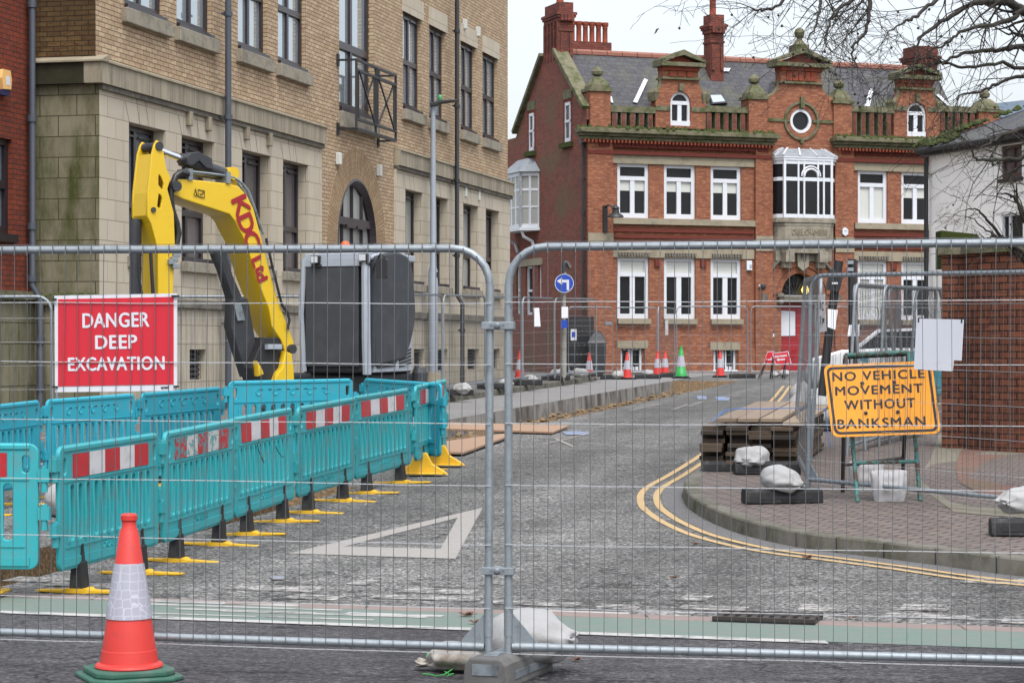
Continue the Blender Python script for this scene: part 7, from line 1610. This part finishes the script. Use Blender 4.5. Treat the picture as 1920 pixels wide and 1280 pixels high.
# feet and bags along the left footway and far fences
q = 0
for k, (px, py, lb) in enumerate(((855, 741, 'black fence foot with sandbag nearest on the left footway'), (925, 729, 'black fence foot on the left footway behind the foreground posts'), (988, 722, 'black fence foot under the sandbag left of the leaning fence posts'), (1042, 713, 'black fence foot beside the base of the round blue sign'), (1105, 706, 'black fence foot behind the red cone at the kerb end'), (1150, 711, 'black fence foot under the sandbag below the first lower window'), (1215, 710, 'black fence foot under the sandbag left of the paired cones'), (1262, 707, 'black fence foot beside the green cone'), (1392, 709, 'brown black fence foot below the right basement window'))):
    c = gp(px, py, .14 if k < 5 else 0); yw_ = TD * 0 + R(90) + R(5)
    dup(bk, c, yw_, lb, FG, scale=(1, 1.0, 1))
bags = [(866, 740, .95, R(-40), 'white sandbag with a flopped tail on the nearest foot of the left footway', s4), (948, 727, .9, R(5), 'white sandbag just visible between the foreground posts', s3), (994, 719, .95, R(-30), 'white sandbag draped over the foot beside the upright cone', s3), (1045, 709, .9, R(10), 'white sandbag at the base of the round blue sign', s4), (1088, 709, 1.0, R(160), 'plump white sandbag left of the red cone at the kerb end', s4), (1160, 711, .9, R(20), 'white sandbag with trailing neck below the first lower window', s4), (1216, 706, .9, R(0), 'white sandbag on the foot left of the paired cones', s3), (1470, 707, .8, R(70), 'pale sandbag under the red direction sign', s4), (1452, 707, .7, R(10), 'small yellowish sandbag at the left direction sign', s3), (1757, 735, .8, R(20), 'white sandbag beside the brick wall behind the blank board', s4)]
for px, py, sc, rz, lb, src in bags:
    c = gp(px, py, .15 if px < 1100 else (0 if px < 1500 else .125)); dup(src, c, rz, lb, SG, scale=(sc,) * 3)
# white boards tied to the left footway fence
q = uf(16.3, -3.95)
t = MB(); t.loft([[P(x, y, 53 + d) for x, y in ((1000, 577), (1011, 577), (1013.5, 612), (1001.5, 612))] for d in (0, .01)]); tag(t.build('white_notice', M['paper']), 'blank white notice tied to the fence left of the round blue sign', 'notice')
t = MB(); t.loft([[P(x, y, 65.2 + d) for x, y in ((1247, 600), (1253, 600), (1253, 628), (1247, 628))] for d in (0, .01)]); tag(t.build('grey_notice', M['bag_grey']), 'narrow pale notice tied to the fence below the second ground-floor window', 'notice')
# round blue sign
bs = P(1057, 705, 56.5); bs.z = HL(-4, 20); t = thing('round_sign', 'round blue turn left sign on a rusty grey post', 'road sign', bs)
o = MB(); o.tube([bs, P(1057, 610, 56.5)], .075, 10); o.tube([P(1057, 610, 56.5), P(1058, 510, 56.5)], .05, 10); o.build('post', mat('rusty_sign_post', (.26, .25, .23), .6, .1, .3, 6, dirt=(.13, .085, .05), ds=3), t, smooth=50)
c = P(1058, 531, 56.4); CMx = Matrix(((1, 0, 0, c.x), (0, 0, -1, c.y), (0, 1, 0, c.z), (0, 0, 0, 1))); rr_ = 18 / F * 56.4
o = MB(); o.plate([circ(0, 0, rr_, 32)], .01, 0, CMx @ Matrix.Rotation(R(0), 4, 'Y')); dk = o.build('disc', M['blue'], t)
k = rr_ / 18; o = MB(); o.plate([circ(0, 0, rr_ * .985, 32), circ(0, 0, rr_ * .93, 32)], .002, 0, CMx @ Matrix.Translation((0, 0, .0065))); o.plate([[(x * k, y * k) for x, y in ((9, -13), (9, 6.5), (-4, 6.5), (-4, 11), (-14, 4), (-4, -3), (-4, 1.5), (4.5, 1.5), (4.5, -13))]], .002, 0, CMx @ Matrix.Translation((0, 0, .0065))); o.build('arrow', M['signwhite'], dk)
o = MB(); o.tube([P(1057, 512, 56.5), P(1057.5, 497, 56.5), P(1060, 491, 56.5), P(1064, 493, 56.5), P(1069, 503, 56.5)], .055, 8); o.build('lamp_hood', M['exguard'], t, smooth=60)
for k, (x0, x1, y0, y1, mm, nm, lb) in enumerate(((1053, 1065, 575, 596, 'paper', 'post_notice', 'white notice high on the post of the round blue sign'), (1052, 1064, 600, 615, 'blue', 'blue_plate', 'small blue plate on the post of the round blue sign'), (1070, 1081, 617, 638, 'signwhite', 'parking_plate', 'white plate with a blue panel hung on the black gate'))):
    Y = 56.2 if k < 2 else 66; o = MB(); o.loft([[P(x, y, Y + d) for x, y in ((x0, y1), (x1, y1), (x1, y0), (x0, y0))] for d in (0, .012)])
    if k == 2: o.loft([[P(x, y, Y - .004 + d) for x, y in ((1072, 632), (1079, 632), (1079, 622), (1072, 622))] for d in (0, .003)], 1)
    tag(o.build(nm, [M[mm], M['blue']]), lb, 'plate')
# black gate and bin against the side of the Victorian building
ga, gb = P(1062, 640, 67.0), P(1112, 640, 68.6); t = thing('black_gate', 'tall black boarded gate against the left corner of the Victorian building', 'gate', (ga.x, ga.y, .66))
o = MB(); zt = CZ + (HY - 592) / F * 67; GP_ = Pl((ga.x, ga.y, 0), gb - ga, V(((gb - ga).y, -(gb - ga).x, 0))); Lg = (V((gb.x, gb.y, 0)) - V((ga.x, ga.y, 0))).length
for k in range(9): fbox(o, GP_, Lg * k / 9 + .006, Lg * (k + 1) / 9 - .006, 0, .03, .62, zt - .02 * (k % 2))
o.build('boards', M['black'], t); o = MB(); fbox(o, GP_, 0, Lg, -.05, -.001, .9, 1.0); fbox(o, GP_, 0, Lg, -.05, -.001, zt - .3, zt - .2); o.build('rails', M['exdark'], t)
q = gp(1119, 704); q = V((P(1119, 640, 68).x, 68, H(2.6, 68))); t = thing('wheelie_bin', 'black covered bin beside the red cone at the building corner', 'bin', q)
o = MB(); o.box((0, 0, .5), (.5, .6, .9), taper=1.12); o.tube([(-.2, .25, .1), (.2, .25, .1)], .1, 10); o.build('body', M['exdark'], t, world=False, bevel=.03); o = MB(); o.loft([[(-.3, -.36, .95), (.3, -.36, .95), (.3, .36, .95), (-.3, .36, .95)], [(-.26, -.3, 1.05), (.26, -.3, 1.05), (.26, .3, 1.12), (-.26, .3, 1.12)], [(-.1, -.05, 1.3), (.1, -.05, 1.3), (.1, .2, 1.35), (-.1, .2, 1.35)]]); o.build('lid', M['black'], t, world=False, bevel=.02)
# red direction signs by the door
for k, (pts, lb, lx) in enumerate((([(1439, 659), (1453, 658), (1449, 682), (1432, 681)], 'tilted red direction sign on a black stand, left of the pair', 1433), ([(1448, 662), (1478, 658), (1484, 681), (1454, 684)], 'red and white sign with a left arrow on a black stand, right of the pair', 1456))):
    Y = 62 - k * .3; b = P(pts[0][0] + 10, 706, Y); b.z = H(b.x, b.y); t = thing('direction_sign', lb, 'sign', b, 0, 'red direction signs by the door')
    o = MB(); o.loft([[P(x, y, Y + d) for x, y in pts] for d in (0, .012)]); o.build('board', M['signwhite'], t)
    cx = sum(p[0] for p in pts) / 4; cy = sum(p[1] for p in pts) / 4; o = MB(); o.loft([[P(cx + (x - cx) * .93, cy + (y - cy) * .90, Y - .004 + d) for x, y in pts] for d in (0, .003)]); o.build('red_panel', M['signred'], t)
    o = MB()
    if k: q = P(1463, 667.5, Y - .006); o.text('PEDESTRIANS', .1, .001, Matrix.Translation(q) @ Matrix(((1, 0, 0, 0), (0, 0, -1, 0), (0, 1, 0, 0), (0, 0, 0, 1))) @ Matrix.Rotation(R(7), 4, 'Z'), fit=(.36, .055), bold=.004)
    ar = [(-8, 0), (-4, 3), (-4, 1.3), (8, 1.3), (8, -1.3), (-4, -1.3), (-4, -3)] if k else [(-5, 1), (3, 1), (3, 4), (5, 4), (5, -1), (-5, -1)]
    c = P(1464 if k else 1442, 674, Y - .007); o.plate([[(x * Y / F, y * Y / F) for x, y in ar]], .001, 0, Matrix(((1, 0, 0, c.x), (0, 0, -1, c.y), (0, 1, 0, c.z), (0, 0, 0, 1))) @ Matrix.Rotation(R(5 * k), 4, 'Z')); o.build('arrow', M['signwhite'], t)
    o = MB()
    for (xa_, ya_, xb_, yb_) in ((pts[0][0] + 2, 668, lx - 8, 707), (pts[1][0] - 4, 668, lx + 15, 707)): a_, b2_ = P(xa_, ya_, Y + .03), P(xb_, yb_, Y - .15); b2_.z = H(b2_.x, b2_.y); o.tube([a_, b2_], .016, 6); b3 = V((b2_.x, b2_.y + .5, b2_.z)); o.tube([a_, b3], .016, 6)
    o.build('stand', M['black'], t)
# ------------------------------------------------------------------ lamp column
lp_ = V((P(812, 640, 50.3).x, 50.3, .6)); usl = us(lp_); lp_.z = HL(*usl); zt = CZ + (HY - 195) / F * 50.3
t = thing('lamp_column', 'tall pale grey lamp column with a flat black lantern in front of the buff office', 'street lamp', lp_)
o = MB(); zm = CZ + (HY - 500) / F * 50.3; o.tube([lp_, V((lp_.x, lp_.y, zm - .1)), V((lp_.x, lp_.y, zm)), V((lp_.x, lp_.y, zt))], [.11, .11, .075, .055], 14); o.build('column', M['post_g'], t, smooth=40)
o = MB(); o.lathe([(.15, 0), (.15, .12), (.12, .3), (.11, .32)], 14, lp_); o.build('base_collar', M['stone_b'], t)
o = MB(); lh = [(806, 196), (807, 203), (818, 201), (826, 197), (856, 192.5), (861, 190.5), (850, 189.5), (826, 191)]; o.prism([((x - 812) / F * 50.3, (197 - y) / F * 50.3) for x, y in lh], -.14, .14, Matrix(((1, 0, 0, lp_.x), (0, 0, 1, lp_.y), (0, 1, 0, zt), (0, 0, 0, 1)))); hd = o.build('lantern', M['black'], t, bevel=.02)
o = MB(); o.lathe([(.05, 0), (.06, .05), (.05, .12), (.015, .14)], 12, V((lp_.x + 13 / F * 50.3, lp_.y, zt + .07))); o.build('photocell', mat('green_photocell', (.05, .22, .09), .4), hd, smooth=60)
o = MB()
for z in (CZ + (HY - 515) / F * 50.3,): o.tube([V((lp_.x, lp_.y, z - .03)), V((lp_.x, lp_.y, z + .03))], .1, 12); o.box(V((lp_.x + .1, lp_.y - .05, z)), (.05, .05, .12))
o.build('strap', M['black'], t)
# ------------------------------------------------------------------ dead leaves, gull
for k, (px, py, sc, lb) in enumerate(((875, 1153, 1.3, 'dark curled dead leaf on the green lane left of the foreground posts'), (893, 1167, 1.2, 'brown curled dead leaf beside the left fence bracket'), (1513, 1045, 1.3, 'brown dead leaf on the road below the kerb'), (1262, 1083, .9, 'small reddish leaf on the road in the centre right'), (1600, 1157, .9, 'dark leaf lump beside the drain grating'), (1428, 1163, .8, 'brown leaf lying on the drain grating'), (1080, 1236, .8, 'tiny red leaf on the dark road right of the white sandbag'), (1302, 1020, .9, 'reddish leaf on the road near the double yellow lines'))):
    q = gp(px, py, .012); o = MB(); n = 9
    o.add([q + V((.045 * sc * math.cos(2 * math.pi * j / n) * (1 if j % 2 else .55), .035 * sc * math.sin(2 * math.pi * j / n) * (1 if j % 2 else .6), .018 * sc * abs(math.sin(j * 2.1)))) for j in range(n)] + [q], [(j, (j + 1) % n, n) for j in range(n)]); o.tube([q, q + V((.05 * sc, .01, .01))], .002, 4)
    tag(o.build('dead_leaf', M['leaf']), lb, 'leaf', 'dead leaves on the road')
q = P(1226, 65, 55); t = thing('gull', 'small pale gull flying in the sky above the left dormer gable', 'bird', q); o = MB(); o.loft([[q + V((x, y, z + .0)) for x, y, z in ((-.10 + a, -r, -.05 + a * .6), (-.10 + a, r, -.05 + a * .6), (-.10 + a, 0, -.05 + a * .6 + r))] for a, r in ((0, .005), (.08, .025), (.16, .03), (.26, .01))]); o.build('body', M['signwhite'], t)
o = MB(); 
for sg_ in (-1, 1): o.add([q + V(p) for p in ((0, 0, 0), (.05, 0, .03), (.12, sg_ * .28, .12), (.04, sg_ * .25, .1))], [(0, 1, 2, 3)])
o.build('wing', M['bag_grey'], t)
# ------------------------------------------------------------------ bare trees
def tree(name, lb, base, guides, seed, twig=3, trunk_r=.22, trunk_h=4.5, gr=.035):
    rnd = random.Random(seed); t = thing(name, lb, 'tree', base); o = MB()
    top = base + V((.1, .2, trunk_h)); o.tube([base - V((0, 0, .1)), base + V((0, 0, .5)), base.lerp(top, .5) + V((.06, 0, 0)), top, top + V((.1, .1, 2.2))], [trunk_r * 1.4, trunk_r, trunk_r * .85, trunk_r * .7, trunk_r * .25], 10); o.build('trunk', M['bark'], t, smooth=60)
    c = MB()
    def grow(p, d, ln, r, lv):
        pts = [p]; n = 5 if lv else 4; dd = d.normalized()
        for i in range(n):
            dd = (dd + V((rnd.uniform(-1, 1), rnd.uniform(-1, 1), rnd.uniform(-1, .75))) * .26).normalized(); pts.append(pts[-1] + dd * ln / n)
        c.tube(pts, [max(r * (1 - .75 * i / n), .0018) for i in range(n + 1)], 4 if r < .01 else 6, caps=False)
        if lv > 0:
            for k in range(rnd.choice((2, 2, 3, 3))):
                i = rnd.randint(1, n); side = V((rnd.uniform(-1, 1), rnd.uniform(-1, 1), rnd.uniform(-.9, .7))).normalized()
                grow(pts[i], dd * .55 + side * .9, ln * rnd.uniform(.4, .7), r * .5, lv - 1)
        elif rnd.random() < .06: c.lathe([(.004, -.012), (.013, 0), (.004, .012)], 6, pts[-1])
    for g in guides:
        r0, r1, start, pts, dens = g
        P3 = []
        if start is not None: P3.append(start)
        P3 += pts
        # smooth
        q_ = []
        for i in range(len(P3) - 1):
            a, b, c2, d = P3[max(i - 1, 0)], P3[i], P3[i + 1], P3[min(i + 2, len(P3) - 1)]
            for tt in (0, .2, .4, .6, .8): q_.append(.5 * (2 * b + (c2 - a) * tt + (2 * a - 5 * b + 4 * c2 - d) * tt * tt + (3 * b - a - 3 * c2 + d) * tt ** 3) + V([rnd.uniform(-1, 1) * .012 for _ in range(3)]))
        q_.append(P3[-1]); n = len(q_) - 1
        c.tube(q_, [lerp(r0, r1, i / n) for i in range(n + 1)], 6, caps=False)
        L = sum((b - a).length for a, b in zip(q_, q_[1:]))
        for k in range(int(L * dens)):
            i = rnd.randint(max(1, n // 6), n); dd = (q_[i] - q_[i - 1]).normalized(); side = V((rnd.uniform(-1, 1), rnd.uniform(-1, 1), rnd.uniform(-1, .8))).normalized()
            grow(q_[i], dd * .8 + side * .8, rnd.uniform(.3, .85) * (1 if r0 > .02 else .7), max(.0036, lerp(r0, r1, i / n) * .40), twig - 1)
        grow(q_[-1], q_[-1] - q_[-2], .5, r1, 2)
    cr = c.build('crown', M['bark'], t, smooth=80); return t
tb = V((6.6, 19.5, HP(6.6, 19.5))); T1 = tb + V((.1, .2, 4.4))
def pl_(pts, Y0, Y1): return [P(x, y, lerp(Y0, Y1, i / (len(pts) - 1))) for i, (x, y) in enumerate(pts)]
G_ = [(.05, .007, T1, pl_([(1990, 40), (1920, 22), (1893, 5), (1865, 3), (1833, 6), (1793, 24), (1752, 50), (1725, 70), (1718, 90)], 19.5, 18.2), 2.50),
      (.034, .008, T1, pl_([(1980, 78), (1920, 66), (1886, 63)], 20, 20), 1.56),
      (.034, .006, T1, pl_([(1985, 100), (1920, 89), (1877, 93), (1833, 97), (1793, 106), (1752, 121), (1705, 128)], 20, 19), 2.50),
      (.024, .005, T1, pl_([(1990, 150), (1920, 142), (1870, 158), (1835, 172), (1800, 180), (1795, 190)], 20.5, 20), 2.81),
      (.03, .005, T1 + V((0, 0, .8)), pl_([(1760, -40), (1690, -55), (1640, -20), (1628, 24), (1625, 54), (1603, 84), (1598, 108), (1606, 127)], 19, 18), 3.59),
      (.03, .005, T1 + V((0, 0, .8)), pl_([(1740, -70), (1640, -70), (1570, -45), (1543, -5), (1537, 20), (1527, 54), (1514, 75)], 19.5, 18.5), 3.43),
      (.026, .005, T1 + V((0, 0, .8)), pl_([(1720, -60), (1650, -40), (1597, -2), (1562, 32), (1548, 68), (1552, 89)], 19, 18), 3.43),
      (.03, .005, T1 + V((0, 0, .8)), pl_([(1700, -90), (1580, -85), (1500, -35), (1460, 8), (1430, 20), (1400, 14)], 20, 19), 3.43),
      (.03, .005, T1 + V((0, 0, .4)), pl_([(1960, -40), (1850, -30), (1760, 0), (1720, 30), (1690, 45), (1665, 60)], 18.5, 17.5), 2.81),
      (.022, .005, T1, pl_([(1960, 120), (1880, 118), (1815, 128), (1770, 118), (1735, 108), (1720, 112)], 19.5, 19), 2.34),
      (.03, .005, T1 + V((0, 0, .3)), pl_([(1960, 10), (1900, 35), (1850, 48), (1800, 62), (1770, 85), (1740, 96)], 18.8, 18), 2.50),
      (.035, .005, T1, pl_([(1975, 230), (1930, 238), (1885, 252), (1855, 268), (1832, 280)], 18.6, 18), 2.50),
      (.03, .005, T1, pl_([(1975, 285), (1930, 295), (1880, 300), (1850, 302), (1830, 297), (1822, 275)], 18.6, 18), 2.34)]
tree('bare_tree', 'large bare tree with fine drooping twigs reaching in from the upper right', tb, G_, 5)
sb = V((6.1, 25.6, HP(6.1, 25.6))); T2 = sb + V((-.2, 0, 2.2))
G2 = [(.03, .005, T2, pl_([(1905, 470), (1877, 441), (1851, 413), (1832, 392), (1809, 394)], 25.5, 25), 3.0), (.035, .005, T2, pl_([(1930, 430), (1905, 375), (1888, 364), (1872, 364)], 25.5, 25.2), 3.0), (.03, .005, T2, pl_([(1930, 440), (1915, 400), (1906, 360), (1908, 345)], 25.5, 25.2), 3), (.025, .005, T2, pl_([(1915, 470), (1880, 450), (1850, 432), (1823, 409)], 25.5, 25), 3), (.02, .004, T2, pl_([(1900, 470), (1870, 448), (1845, 446), (1836, 436)], 25.5, 25), 3)]
tree('bare_sapling', 'small bare sapling rising behind the curved brick wall by the white house', sb, G2, 12, trunk_r=.05, trunk_h=2.2)
# debris inside the enclosure
q = gY(135, 20.5); dd_ = sandbag('bag', .5, .45, .34, False, 77, name='sack'); setobj(dd_, (q.x, q.y, q.z), .4); tag(dd_, 'white sack on the ground behind the slats under the danger sign', 'sack', 'sacks inside the barriers')
for k, (x0, x1, Y, lb) in enumerate(((20, 260, 22.6, 'loose steel tube lying behind the rear turquoise barriers on the left'),)):
    a, b = gY(x0, Y, .25), gY(x1, Y + 1.5, .40); o = MB(); o.tube([a, b], .024, 8); tag(o.build('steel_tube', M['galv_dull'], smooth=50), lb, 'tube')
q = gY(560, 26.0); t = thing('dozer_blade', 'dark blade of the excavator low behind the turquoise barrier', 'blade', q); XF_ = XF[t.name]
o = MB(); o.bx((-1.0, -.05, .02), (.7, .05, .42), XF_); o.bx((-1.0, -.09, .0), (.7, -.051, .09), XF_); o.build('plate', M['exdark'], t, bevel=.02); o = MB()
for x in (-.7, .4): o.bx((x, .05, .1), (x + .1, .6, .2), XF_)
o.build('arm', M['exdark'], t)
